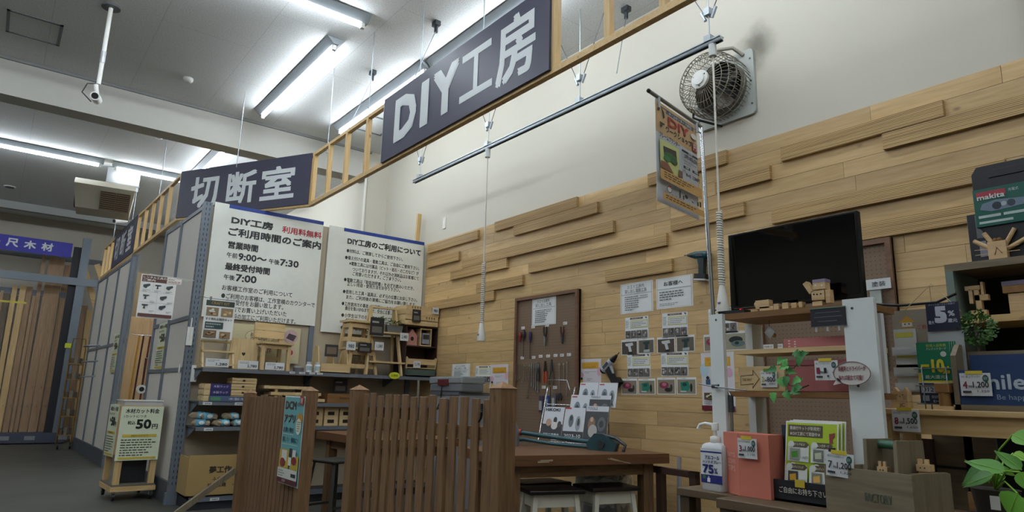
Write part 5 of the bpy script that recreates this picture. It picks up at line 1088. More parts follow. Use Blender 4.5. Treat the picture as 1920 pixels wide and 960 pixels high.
# two display drills fixed to the planks
def drill(name, label, px, py, ang, body, dark, bat, sc=1., flip=False):
    p = at(px, py, X=W - .07)
    t = thing(name, label, 'drill', (W - .06, p.y, p.z), RX)
    R_ = (Matrix.Diagonal((-1, 1, 1, 1)) if flip else Matrix.Identity(4)) @ Matrix.Rotation(-ang, 4, 'Y') @ Matrix.Scale(sc, 4)
    def P_(mb, nm):
        mb.v = [R_ @ p for p in mb.v]
        if flip: mb.f = [f[::-1] for f in mb.f]
        return mb.obj(nm, t)
    b = MB(); b.cyl((-.075, 0, 0), (.05, 0, 0), .034, body, 18, .03); b.ball((-.075, 0, 0), .034, dark, .034, .034, n=14); P_(b, 'motor_housing')
    P_(MB().cyl((.05, 0, 0), (.09, 0, 0), .027, dark, 16, .02).cyl((.09, 0, 0), (.12, 0, 0), .018, dark, 14, .011).cyl((.12, 0, 0), (.155, 0, 0), .004, DSTEEL, 8), 'chuck')
    P_(MB().prism([(-.05, -.02), (-.06, -.15), (-.015, -.155), (.0, -.02)][::1], -.02, .02, dark).prism([(.0, -.02), (-.01, -.09), (-.004, -.095), (.012, -.05), (.02, -.02)], -.01, .01, body), 'grip')
    P_(MB().box(-.085, -.028, -.205, .02, .028, -.152, bat).box(-.086, -.029, -.205, .021, .029, -.193, flat('c9cccd', .4) if bat is not dark else dark), 'battery')
    P_(MB().box(-.05, -.0352, -.012, .02, -.03, .012, flat('3c4650', .4)), 'badge')
drill('cordless_drill', 'silver and black cordless drill mounted on the planks beside the pegboard', 1140, 683, math.radians(38), flat('bcc2cc', .35), flat('1c1c20', .4), flat('1c1c20', .4), 1.1)
drill('cordless_drill', 'teal cordless drill mounted on the planks above the customer notices', 1311, 478, math.radians(8), flat('12545a', .35), flat('14282c', .4), flat('14181a', .4), 1.05, True)
# grey tool case on cabinet near the wall
t = thing('tool_cabinet', 'pale grey floor cabinet against the plank wall behind the fence', 'cabinet', (4.15, 6.90, 0), RX)
MB().box(.05, 0, 0, .62, .4, 1.2, flat('8b9096', .5)).obj('body', t); MB().box(.33, -.01, .3, .6, 0, 1.15, flat('4a4448', .5)).obj('door', t); MB().box(.03, -.01, 1.2, .62, .42, 1.235, flat('5c6066', .5)).obj('top', t)
t = thing('tool_case', 'flat grey plastic case with dark red latch on top of the grey cabinet', 'case', (4.15, 6.92, 1.237), RX)
MB().box(0, 0, 0, .68, .3, .09, flat('74797d', .4)).obj('case_bottom', t, None, 0, .015); MB().box(-.01, -.01, .092, .69, .31, .17, glassy(.75, '9ba1a5')).obj('case_lid', t, None, 0, .015); MB().box(.2, -.02, .07, .42, -.008, .14, flat('5c2228', .4)).obj('latch', t)
MB().tube([(.3, -.02, .07), (.3, -.03, -.1), (.26, -.05, -.2), (.4, -.06, -.15)], .008, BLACK, 6).obj('cable', t)
# grey jug by the pegboard edge
t = thing('spray_can', 'grey tapered can with red cap behind the fence post on the bench', 'can', (3.55, 4.55, .8)); MB().lathe([(.06, 0), (.06, .08), (.05, .14), (.028, .2)], flat('7d8084', .35, .4), 20).obj('body', t); MB().cyl((0, 0, .2), (0, 0, .235), .02, flat('5a1f22', .4), 12).obj('cap', t)
# yellow tool board at the top right edge
t = thing('wall_tool_board', 'brown board with a yellow tool, cut off by the upper right corner', 'board', (4.6, .98, 3.18), RX)
MB().box(0, 0, .12, .5, .03, .75, wood('pegboard_frame', '7d5c42', '624532', 0, vary=.06)).obj('board', t); MB().box(.04, -.02, .33, .3, -.002, .47, flat('d9c222', .4)).cyl((.06, -.02, .55), (.14, -.02, .53), .02, BLACK, 10).obj('yellow_tool', t)
tag(MB().box(0, 0, 0, .5, .004, .26, flat('9fb4cf', .4)).obj('blue_sheet', None, (4.58, .955, 3.04), RX), 'pale blue sheet below the brown board at the right edge of the wall', 'sheet')

# ================================================================== RIGHT-HAND DISPLAY
def G(name, label, cat, px, py, X, group=None, rz=RX):
    o = at(px, py, X=X); t = thing(name, label, cat, o, rz, group)
    def L(u, v, dx=0.):
        p = at(u, v, X=X + dx); return o.y - p.y, p.z - o.z
    return t, L
def slab(b, L, u0, v0, u1, v1, y0, y1, mat):
    x0, z1 = L(u0, v0); x1, z0 = L(u1, v1); b.box(x0, y0, z0, x1, y1, z1, mat); return b
CT = wood('counter_wood', '77634c', '56452f', 0, scale=5, vary=.08)
CL = wood('counter_leg', '5c4834', '40301f', 2, scale=5, vary=.08)
ZC = .85
def table(name, label, x0, yl, yr, dep, z, leg=.045, top=.03, apron=.0, mats=(CT, CL), cat='table', z0=0.):
    t = thing(name, label, cat, (x0, yl, z0), RX); w_ = yl - yr; h = z - z0
    MB().box(0, 0, h - top, w_, dep, h, mats[0]).obj('top', t, None, 0, .003)
    for x in (.01, w_ - .01 - leg):
        for y in (.01, dep - .01 - leg): MB().box(x, y, 0, x + leg, y + leg, h - top, mats[1]).obj('leg', t)
    if apron: MB().box(.02, .02, h - top - apron, w_ - .02, .035, h - top, mats[0]).box(.02, dep - .035, h - top - apron, w_ - .02, dep - .02, h - top, mats[0]).obj('apron', t)
    return t
table('side_table', 'small weathered wooden table under the hand sanitiser bottle', 2.33, 1.87, 1.605, .45, ZC)
table('display_counter', 'weathered wooden counter under the crate and the leaflet holder', 2.22, 1.60, -.3, .56, ZC, .06, .035, .09)
for i, (y, c, lab) in enumerate(((1.83, '1f2a55', 'dark blue hose hanging behind the small side table, left one'), (1.70, '25306a', 'dark blue hose hanging behind the small side table, right one'))):
    tag(MB().tube([(0, 0, 0), (.02, .02, .25), (-.03, -.02, .5), (0, -.04, .78)], .022, flat(c, .4), 10).obj('rubber_hose', None, (2.85, y + .12, 0), RX), lab, 'hose', 'blue hoses')
# white shelf unit
WPT = flat('e2e6e4', .55)
US = thing('shelf_unit', 'white-posted wooden shelf unit carrying the television', 'shelf', (2.5, 1.786, ZC), RX)
for x0_, x1_, y0_, y1_ in ((0, .066, -.022, .0), (.588, .70, -.022, .0)):
    b = MB().box(x0_, y0_, 0, x1_, y1_, 1.575 - ZC if x0_ == 0 else 1.585 - ZC, WPT)
    for z in (.1, .42, .7): b.cyl((x0_ + .035, -.023, z), (x0_ + .035, -.0215, z), .005, DSTEEL, 8)
    b.obj('post', US)
MB().box(.05, .17, 0, .085, .25, 1.545 - ZC, WPT).obj('post', US); MB().box(.585, .13, 1.248 - ZC, .655, .155, 1.545 - ZC, WPT).obj('post', US); MB().box(.585, .13, 0, .62, .155, 1.22 - ZC, WPT).obj('post', US)
MB().box(.058, .0, 1.55 - ZC, .655, .25, 1.575 - ZC, midbrown(0)).obj('shelf_board', US); MB()  .box(.11, .0, 1.40 - ZC, .64, .20, 1.418 - ZC, paleply(0)).obj('shelf_board', US); MB().box(.058, .0, 1.225 - ZC, .64, .24, 1.247 - ZC, midbrown(0)).obj('shelf_board', US)
# television
t, L = G('television', 'large black flat television standing on the white shelf unit', 'television', 1370, 582, 2.60)
wv, hv = 1.752 - 1.168, L(1370, 440)[1]
MB().box(0, 0, 0, wv, .035, hv, flat('0b0b0d', .25)).box(.05, .035, .05, wv - .05, .06, hv - .06, flat('121214', .5)).obj('cabinet', t, None, 0, .004)
MB().box(.01, -.0015, .018, wv - .01, 0, hv - .01, flat('060607', .06)).obj('screen', t)
MB().box(.02, -.002, .004, .30, -.0005, .007, flat('8b8f93', .2, .8)).obj('silver_trim', t)
led = flat('ff1a1a', .3, emit=6.); MB().ball((.052, -.004, -.004), .005, led, n=10).obj('power_light', t)
b = MB().box(.15, -.03, -.032, .43, .1, -.022, flat('1a1a1c', .3)).box(.26, .0, -.025, .32, .03, .02, flat('1a1a1c', .3)); b.obj('stand', t)
tag(MB().box(0, 0, 0, .13, .05, .018, flat('17171a', .4)).obj('set_top_box', None, (2.53, 1.775, 1.576), RX), 'flat black box at the left end of the top shelf below the television', 'box')
PB = wood('block_wood', 'dcbf92', 'b9976a', 0, scale=14, vary=.06)
# blocks in front of the television
t, L = G('block_vehicle', 'toy vehicle built of pale wooden blocks in front of the television', 'toy', 1412, 585, 2.515)
b = MB()
for u0, v0, u1, v1 in ((1416, 564, 1442, 577), (1424, 576, 1450, 586), (1450, 570, 1460, 581), (1466, 568, 1478, 579), (1483, 568, 1493, 578), (1497, 566, 1504, 577)): slab(b, L, u0, v0, u1, v1, 0, .03, PB)
b.obj('blocks', t); x0, z0 = L(1412, 570); b = MB(); b.cyl((L(1450, 575)[0], .015, L(1450, 575)[1]), (L(1504, 573)[0], .015, L(1504, 573)[1]), .004, flat('8d6a3c', .5), 8); b.cyl((L(1413, 571)[0], .015, L(1413, 571)[1]), (L(1418, 571)[0], .015, L(1418, 571)[1]), .012, PB, 10); b.obj('axle', t)
t, L = G('block_figure', 'little robot figure of pale wooden blocks raising one arm before the television', 'toy', 1505, 575, 2.515)
b = MB(); slab(b, L, 1523, 528, 1547, 541, 0, .04, PB); slab(b, L, 1523, 525, 1547, 528, -.001, .041, flat('8a7f96', .6)); b.obj('head', t)
b = MB(); slab(b, L, 1521, 546, 1546, 561, 0, .035, PB); b.obj('body', t)
b = MB(); slab(b, L, 1547, 543, 1557, 567, 0, .03, PB); b.obj('arm', t)
p0 = L(1508, 530); p1 = L(1521, 549); b = MB(); b.bar((p0[0], .015, p0[1]), (p1[0], .015, p1[1]), .03, .018, PB, up=(1, 0, 1)); b.obj('arm', t)
b = MB(); slab(b, L, 1523, 566, 1542, 575, 0, .04, PB); q0 = L(1534, 561); q1 = L(1534, 567); b.cyl((q0[0], .015, q0[1]), (q1[0], .015, q1[1]), .004, flat('8d6a3c'), 6); b.obj('feet', t)
b = MB()
for u, v in ((1526, 552), (1532, 552), (1539, 551)):
    x, z = L(u, v); b.cyl((x, -.001, z), (x, .0, z), .0035, BLACK, 8)
for u, v in ((1529, 535), (1541, 535)):
    x, z = L(u, v); b.cyl((x, -.001, z), (x, .0, z), .004, flat('dcd6c8'), 8)
b.obj('face_marks', t)
# chalkboard label hanging off the shelf front
t, L = G('mini_blackboard', 'small blackboard label hanging from the front of the top shelf', 'blackboard', 1521, 613, 2.473)
x1, z1 = L(1584, 575); b = MB(); b.box(0, 0, 0, x1, .006, z1, flat('1e2028', .5)).box(-.003, -.002, -.003, x1 + .003, 0, .0, flat('4a5258')).box(-.003, -.002, z1, x1 + .003, 0, z1 + .004, flat('6f8a78')); b.obj('board', t)
b = MB()
for k, (a, c) in enumerate(((.15, .85), (.1, .9), (.2, .75))): b.box(x1*a, -.0005, z1*(.75 - k*.25), x1*c, 0, z1*(.79 - k*.25), flat('5b5c70', .6))
b.obj('chalk_lines', t)
for k in range(3): MB().box(x1*(.1 + k*.33), .002, -.02, x1*(.16 + k*.33), .003, 0, glassy(.5)).obj('clear_strip', t)
# hanging silver diamond
t, L = G('silver_ornament', 'diamond-shaped silver ornament hanging above the middle shelf', 'ornament', 1443, 623, 2.56)
b = MB(); r = .024
b.add([(-r, 0, 0), (0, 0, -r*1.15), (r, 0, 0), (0, 0, r*1.15), (0, -.012, 0), (0, .01, 0)], [(0,1,4),(1,2,4),(2,3,4),(3,0,4),(1,0,5),(2,1,5),(3,2,5),(0,3,5)], flat('d8dce0', .25, .4)); b.obj('diamond', t); MB().cyl((0, 0, r), (0, 0, .05), .0015, DSTEEL, 6).obj('string', t)
MB().ball((.012, .012, -.012), .01, flat('a87a3c', .4), n=10).obj('brass_bead', t)
PINK = flat('b06a66', .6)
t, L = G('pink_box_lid', 'dull pink shallow box lying on the middle shelf behind the right white post', 'box', 1470, 655, 2.53)
x1 = .31; b = MB(); b.box(0, 0, 0, x1, .125, .042, PINK); b.obj('box', t); b = MB()
for k in range(3): b.box(.02, -.001, .008 + k*.011, .028, 0, .013 + k*.011, flat('d8c0b8')); b.box(.045, -.001, .006 + k*.01, .052, 0, .011 + k*.01, flat('d8c0b8'))
b.obj('print', t)
t, L = G('pink_book_box', 'dull pink box standing on the lowest shelf behind the trailing ivy', 'box', 1470, 733, 2.53)
MB().box(0, 0, 0, .32, .11, .115, PINK).box(-.004, -.004, .1, .324, .112, .12, flat('a05e5b', .6)).obj('box', t)
for k, (u, v, w2, lab, tx) in enumerate(((1431, 641, .045, 'small white name slip on the middle shelf below the silver ornament', 'ペグボード'), (1458, 641, .022, 'tiny white name slip touching the pink box on the middle shelf', 'ワイヤー'))):
    p = at(u, v + 6, X=2.515); tag(sheet(MB(), w2, .018, [('t', .1, .25, .9, .75, tx, '5a5e60')], paper='dcdcd8').obj('name_slip', None, (2.515, p.y, 1.4185), RX), lab, 'label', 'name slips on the middle shelf')
# wooden box with an arrow
t, L = G('wooden_box', 'pale wooden box with a printed arrow and an 800 price card on the lowest shelf', 'box', 1386, 733, 2.515)
x1, z1 = L(1470, 686); b = MB().box(0, 0, 0, x1, .16, z1, paleply(0)); b.obj('box', t, None, 0, .002)
b = MB(); A = [(.04, .25), (.3, .3), (.28, .12), (.42, .5), (.3, .85), (.3, .66), (.05, .62)]
b.tube([(x*x1*1.1, -.001, z*z1) for x, z in A], .0012, flat('5f4a30'), 4, True); b.text('THIS WAY', x1*.08, x1*.3, z1*.4, z1*.52, flat('5f4a30'), -.001); b.obj('arrow_print', t)
def pcard(px, py, w_, h_, X, no, price, sub, title, lab, rot=0, tab='d8c23a', nc='8a2a4a', group='numbered price cards'):
    p = at(px, py, X=X)
    els = [('t', .06, .1, .66, .22, title, '4a4c50', .01), ('c', .84, .24, .1, .16, '2f5a52'), ('t', .78, .17, .9, .31, 'NEW', 'a9c0bc', .02), ('t', .09, .36, .24, .68, no, nc, .03), ('t', .28, .54, .4, .64, '税抜', '3a3c40'), ('t', .42, .38, .93, .68, price, '25272a', .025), ('t', .55, .74, .93, .86, sub, '3a3c40', .01), ('r', .08, .78, .36, .88, '3c3e42')]
    b = sheet(MB(), w_, h_, els, paper='dadcdc'); b.box(w_*.2, -.002, h_ - .004, w_*.75, .002, h_ + .008, flat(tab, .5))
    M = Matrix.Rotation(rot, 4, 'Y'); b.v = [M @ q for q in b.v]
    return tag(b.obj('price_card', None, p, RX), lab, 'price card', group)
p = at(1427, 726, X=2.51); pcard(1427, 726, .072, .066, 2.508, '2', '800', '880', 'M5 木箱', 'white price card 800 on the pale box with the printed arrow', tab='5a8a3a', nc='c9b83a')
pcard(1529, 713, .088, .073, 2.47, '1', '1,', '1,', 'M5 ブックボックス', 'white price card with yellow tab partly hidden by the speech bubble sign')
# ivy
def leafmesh(b, base, dirv, ln, wd_, mat, droop=.25, lobes=False, up=(0, 0, 1)):
    d_ = Vector(dirv).normalized(); upv = Vector(up); s_ = d_.cross(upv); s_ = s_.normalized() if s_.length > .01 else Vector((1, 0, 0)); n_ = s_.cross(d_)
    prof = ((0, .0), (.06, .55), (.2, .95), (.38, 1.), (.58, .78), (.78, .45), (.92, .15), (1, 0)) if not lobes else ((0, .0), (.05, .7), (.18, .95), (.3, .6), (.45, .85), (.6, .5), (.8, .3), (1, 0))
    vs = []
    for u, w2 in prof:
        c = Vector(base) + d_ * ln * u - n_ * ln * droop * u * u
        vs += [c - s_ * wd_ * w2 / 2 + n_ * wd_ * w2 * .14, c, c + s_ * wd_ * w2 / 2 + n_ * wd_ * w2 * .14]
    b.add(vs, [(i*3, i*3+1, i*3+4, i*3+3) for i in range(len(prof)-1)] + [(i*3+1, i*3+2, i*3+5, i*3+4) for i in range(len(prof)-1)], mat, None, True)
t, L = G('ivy_garland', 'green artificial ivy trailing over the lowest shelf edge', 'plant', 1480, 730, 2.475)
GL = [flat('458f3e', .5), flat('5aa852', .5), flat('35783a', .5)]
b = MB(); q = random.Random(9); st = MB()
path = [(1500, 672), (1490, 690), (1478, 690), (1472, 705), (1482, 722), (1500, 728), (1515, 722), (1478, 740)]
pts = []
for u, v in path:
    x, z = L(u, v); pts.append((x, q.uniform(-.01, .01), z))
st.tube(pts, .002, flat('3a5a2a'), 5); st.obj('stem', t)
for i, (u, v) in enumerate([(1466, 683), (1482, 680), (1470, 698), (1485, 700), (1472, 715), (1490, 712), (1500, 725), (1512, 716), (1515, 728), (1480, 740), (1462, 742), (1498, 738), (1508, 672), (1502, 665), (1516, 675), (1476, 726), (1490, 690)]):
    x, z = L(u, v); a = q.uniform(-PI, 0) if i % 3 else q.uniform(-PI*.3, PI*.3)
    leafmesh(b, (x - .012, -.012 - .01*(i % 3), z + .012), (math.cos(a)*.8, -.25, math.sin(a)), .042, .036, GL[i % 3] if i not in (12, 13, 14) else GL[2], .2, True, up=(0, -1, .2))
b.obj('leaves', t)
# speech bubble sign
t, L = G('speech_bubble_sign', 'white speech bubble card with dark red lettering clipped to the right white post', 'sign', 1597, 700, 2.45)
cx, cz = 0, 0; RXs = L(1632, 695)[0]; RZs = L(1597, 678)[1]
outl = [(RXs*math.cos(2*PI*k/36), RZs*math.sin(2*PI*k/36)) for k in range(36)]
tail = [(L(1580, 718)[0], L(1580, 718)[1]), (L(1562, 722)[0], L(1562, 722)[1]), (L(1570, 708)[0], L(1570, 708)[1])]
b = MB(); b.prism(outl, 0, .003, flat('d5d2cc', .5)); b.prism([tail[1], tail[0], tail[2]], 0, .003, flat('d5d2cc', .5)); b.obj('card', t)
b = MB(); b.tube([(x, -.001, z) for x, z in outl], .0016, flat('8a6a6a'), 4, True); b.text('接着剤とドライバーが', -RXs*.72, RXs*.78, .008, .026, flat('8f2a3a'), -.002, .02); b.text('あれば組立て可能！', -RXs*.72, RXs*.6, -.024, -.006, flat('8f2a3a'), -.002, .02); b.obj('lettering', t)
# antenna-like arm across the planks
t = thing('telescopic_arm', 'thin telescopic metal arm reaching left from the white post', 'arm', (2.46, 1.77, 1.265), RX)
MB().tube([(-.07, 0, .012), (.0, 0, .0), (.12, -.01, -.012), (.17, -.01, -.014)], .003, STEEL, 6).cyl((.0, -.005, 0), (.02, .01, 0), .008, DSTEEL, 8).obj('arm', t)
# notice pole with poster
t = thing('notice_pole', 'chrome pole with a cross arm rising above the left white post', 'pole', (2.49, 1.755, 1.26), RX)
ztop = 2.485
MB().cyl((-.018, .014, 0), (-.058, .014, ztop - 1.26), .0095, CHROME, 12).obj('pole', t)
pt = at(1312, 216, X=2.46); pa_ = at(1216, 170, Y=pt.y + .12)
inv = (Matrix.Translation((2.49, 1.755, 1.26)) @ Matrix.Rotation(RX, 4, 'Z')).inverted()
A0 = Vector((2.504, 1.812, 2.475)); MB().cyl((.047, .01, ZC + .001 - 1.26), (.047, .01, -.04), .007, STEEL, 10).cyl((.047, .01, -.10), (.047, .01, -.03), .011, DSTEEL, 10).tube([(.047, .01, -.035), (.03, .012, -.01), (-.012, .014, .0)], .006, STEEL, 8).obj('lower_tube', t)
# the arm runs level; its direction follows the two ends seen in the photo
r = RW @ Vector((1216 - 960., -(170 - 480.), -FPX)); tt = (2.475 - CAMH) / r.z; A1 = Vector((0, 0, CAMH)) + r * tt
b = MB(); b.cyl(inv @ A0, inv @ A1, .0085, STEEL, 12); b.ball(inv @ A1, .0095, BLACK, n=10); b.obj('cross_arm', t)
dr = (A1 - A0); la_ = dr.length; dr.normalize()
b = MB(); off = Vector((0, 0, -.035)); b.cyl(inv @ (A0 + off), inv @ (A0 + dr*la_*.86 + off), .003, STEEL, 8)
for f in (.12, .84): b.bar(inv @ (A0 + dr*la_*f), inv @ (A0 + dr*la_*f + Vector((0, 0, -.05))), .016, .014, glassy(.8, 'cdd0d2'))
b.obj('clip_rail', t)
# poster hangs in the plane of the arm
nz = Vector((0, 0, 1)); nn = dr.cross(nz).normalized()
def onplane(px, py, base, nrm):
    r = RW @ Vector((px - 960., -(py - 480.), -FPX)); k = (base - Vector((0, 0, CAMH))).dot(nrm) / r.dot(nrm); return Vector((0, 0, CAMH)) + r * k
TL = onplane(1230, 196, A0, nn); BR_ = onplane(1314, 404, A0, nn); TRp = onplane(1301, 228, A0, nn); BL = onplane(1231, 386, A0, nn)
wv = ((TRp - TL).to_2d().length + (BR_ - BL).to_2d().length) / 2; hv = ((TL.z - BL.z) + (TRp.z - BR_.z)) / 2
di = (TRp - TL); rzp = math.atan2(di.y, di.x)
t = thing('workshop_poster', 'orange DIY workshop poster hanging from the chrome cross arm before the fan', 'poster', Vector(((TL.x + BL.x)/2, (TL.y + BL.y)/2, (BL.z + BR_.z)/2)), rzp)
WD = 'd3a768'
sheet(MB(), wv, hv, [('r', 0, 0, 1, .31, WD), ('r', .24, .035, .92, .075, '2c3c5c'), ('t', .3, .04, .86, .07, 'ホームセンター 八街店', 'd8dadc', .02), ('t', .27, .095, .78, .195, 'DIY', 'b03a2a', .07), ('t', .22, .205, .86, .27, 'ワークショップ', '3a3430', .03),
  ('g', [(.1, .03), (.18, .08), (.2, .13), (.16, .15), (.15, .09)][::-1], '3a302a'), ('g', [(.02, .08), (.07, .07), (.08, .09), (.03, .1)][::-1], '3a302a'), ('g', [(.08, .2), (.18, .2), (.18, .215), (.13, .22), (.12, .25), (.09, .25)][::-1], '3a302a'), ('r', .86, .21, .98, .3, 'a8352a'), ('t', .88, .22, .96, .29, '円', 'e8e0d8', .03), ('c', .9, .14, .08, .03, 'e0dcd6'),
  ('t', .05, .31, .52, .36, 'フレームプランター', '3d4044', .02), ('r', .05, .38, .5, .67, 'cfd58a'), ('r', .5, .35, .55, .67, 'b9c4d6'), ('g', [(.12, .44), (.42, .42), (.44, .53), (.14, .54)][::-1], '3b3534'), ('c', .28, .52, .15, .045, '2f6a3a'), ('c', .2, .55, .08, .03, '3f8048'), ('c', .36, .54, .08, .035, '265a30'), ('g', [(.05, .6), (.2, .59), (.34, .67), (.05, .67)][::-1], '8a5a44'), ('r', .46, .6, .55, .67, '6a5248'),
  ('c', .56, .375, .02, .012, '26282a'), ('r', .56, .363, .94, .387, '26282a'), ('t', .7, .366, .8, .384, '日時', 'd8dadc'), ('t', .6, .4, .92, .455, '3月10日(日)', '3a3c40', .03), ('l', .58, .465, .94, .515, 2, '7a7d80'), ('r', .56, .53, .72, .557, '26282a'), ('r', .78, .53, .95, .557, '26282a'), ('t', .6, .535, .68, .553, '定員', 'd8dadc'), ('t', .82, .535, .92, .553, '参加費', 'd8dadc'), ('t', .6, .6, .72, .635, '各4名', '3a3c40', .02), ('t', .77, .595, .95, .64, '1,500円', '3a3c40', .03),
  ('r', 0, .69, 1, .79, WD), ('l', .08, .7, .92, .77, 3, '5c4a34'), ('l', .3, .8, .7, .815, 1, '6a6c6e'), ('c', .18, .865, .06, .032, '6a5c5c'), ('c', .18, .865, .045, .024, 'e0dfdc'), ('c', .18, .835, .03, .01, 'b0352a'), ('r', .4, .84, .43, .9, '26282a'), ('c', .415, .832, .018, .009, '26282a'), ('r', .48, .86, .51, .9, '26282a'), ('c', .56, .86, .04, .02, '26282a'), ('c', .7, .87, .035, .015, 'cfc9c0'), ('g', [(.68, .87), (.74, .885), (.7, .895)][::-1], '3a3c40'), ('r', .82, .86, .86, .9, '26282a'), ('r', .88, .845, .92, .9, '26282a'),
  ('l', .1, .908, .9, .92, 1, '7a7c7e'), ('r', 0, .925, 1, .99, WD), ('l', .06, .935, .94, .98, 2, '5c3a24')], paper='d3d9de').obj('sheet', t)
glm = MB(); glm.box(-.006, -.003, -.008, wv + .006, -.002, hv + .004, glassy(.08)); glm.obj('clear_sleeve', t)

# ---- on the counter
# sanitiser
t, L = G('hand_sanitiser', 'white pump bottle of アルコール 75% hand spray on the side table', 'bottle', 1345, 914, 2.40)
t.location.z = ZC
sb = MB(); hw = .056
prof2 = []
for k in range(28):
    a = 2*PI*k/28; c_, s_ = math.cos(a), math.sin(a); prof2.append((math.copysign(abs(c_)**.45, c_)*hw, math.copysign(abs(s_)**.45, s_)*.035))
rings = ((0, .9), (.006, 1.), (.16, 1.), (.176, .93), (.184, .7), (.188, .4))
vs = [(x*k_, y*k_, z) for z, k_ in rings for x, y in prof2]; n = 28
sb.add(vs, [(i*n+k, i*n+(k+1) % n, (i+1)*n+(k+1) % n, (i+1)*n+k) for i in range(len(rings)-1) for k in range(n)], flat('d3d6d8', .3), None, True); sb.add(vs[:n], [tuple(range(n-1, -1, -1))], flat('d3d6d8')); sb.add(vs[-n:], [tuple(range(n))], flat('d3d6d8')); sb.obj('body', t)
b = MB(); b.lathe([(.02, .186), (.022, .19), (.022, .21), (.012, .214)], WHITE, 20); b.cyl((0, 0, .21), (0, 0, .25), .007, WHITE, 10); b.obj('collar', t)
b = MB(); b.lathe([(.014, .235), (.015, .262), (.012, .266)], WHITE, 16); b.tube([(0, 0, .256), (-.05, 0, .262), (-.075, 0, .256), (-.082, 0, .238)], .006, WHITE, 8, rs=[.008, .006, .006, .009]); b.obj('pump', t)
b = MB(); ly = -.0358; hw2 = .05
b.box(-hw2, ly, .03, hw2, ly + .001, .165, flat('d8dcde', .35)); IND = flat('2a2f7a', .4)
b.box(-hw2, ly - .0006, .148, hw2, ly, .154, IND); b.text('アルコール', -.028, .04, .122, .137, IND, ly - .001, .02); b.text('ハンドスプレー', -.04, .048, .107, .119, IND, ly - .001, .02); b.text('75', -.04, .012, .068, .102, IND, ly - .001, .05); b.text('%', .014, .03, .068, .09, IND, ly - .001, .02)
b.box(-hw2, ly - .0006, .03, hw2, ly, .062, IND); b.box(-.02, ly - .001, .034, -.006, ly - .0006, .05, WHITE).box(-.042, ly - .001, .046, -.028, ly - .0006, .06, flat('3a7a4a')).box(-.015, ly - .001, .05, -.011, ly - .0006, .057, WHITE); b.obj('label', t)
# salmon box
SAL = flat('cc7763', .65)
t, L = G('salmon_box', 'tall salmon red box with faint white print standing by the sanitiser', 'box', 1346, 922, 2.35); t.location.z = ZC + .001; t.rotation_euler[2] = RX
x1 = L(1382, 815)[0]; x2 = L(1440, 815)[0]; hh = .232
b = MB().add([(0,.05,0),(x1,0,0),(x2,.0,0),(x2,.1,0),(0,.15,0),(0,.05,hh),(x1,0,hh),(x2,.0,hh),(x2,.1,hh),(0,.15,hh)], [(4,3,2,1,0),(5,6,7,8,9),(0,1,6,5),(1,2,7,6),(2,3,8,7),(3,4,9,8),(4,0,5,9)], SAL); b.obj('box', t)
b = MB(); M = Matrix.Translation((0, .05, 0)) @ Matrix.Rotation(math.atan2(-.05, x1), 4, 'Z'); lw = math.hypot(x1, .05)
for k, s_ in enumerate(('IVYS', 'DOWN', 'TIPS')): b.text(s_, lw*.3, lw*.8, hh*(.6 - k*.11), hh*(.68 - k*.11), flat('d8b8a8', .6), -.001, 0, M)
b.obj('print', t)
pcard(1384, 858, .082, .074, 2.335, '3', '1,000', '1,100', 'M5 でざがみBOX3', 'white price card numbered 3, 1,000 yen, on the salmon red box')
# small tag of round chrome lamp
t, L = G('chrome_lamp', 'small shiny chrome lamp head beside the green leaflet holder', 'lamp', 1458, 826, 2.55)
b = MB(); b.lathe([(.004, -.02), (.018, -.012), (.022, 0), (.02, .012), (.008, .02)], CHROME, 20, Matrix.Rotation(PI/2, 4, 'X')); b.obj('head', t); b = MB(); b.tube([(0, .01, 0), (.02, .03, .0), (.03, .03, -.1), (.03, .03, ZC - t.location.z + .002)], .005, DSTEEL, 8); b.obj('arm', t)
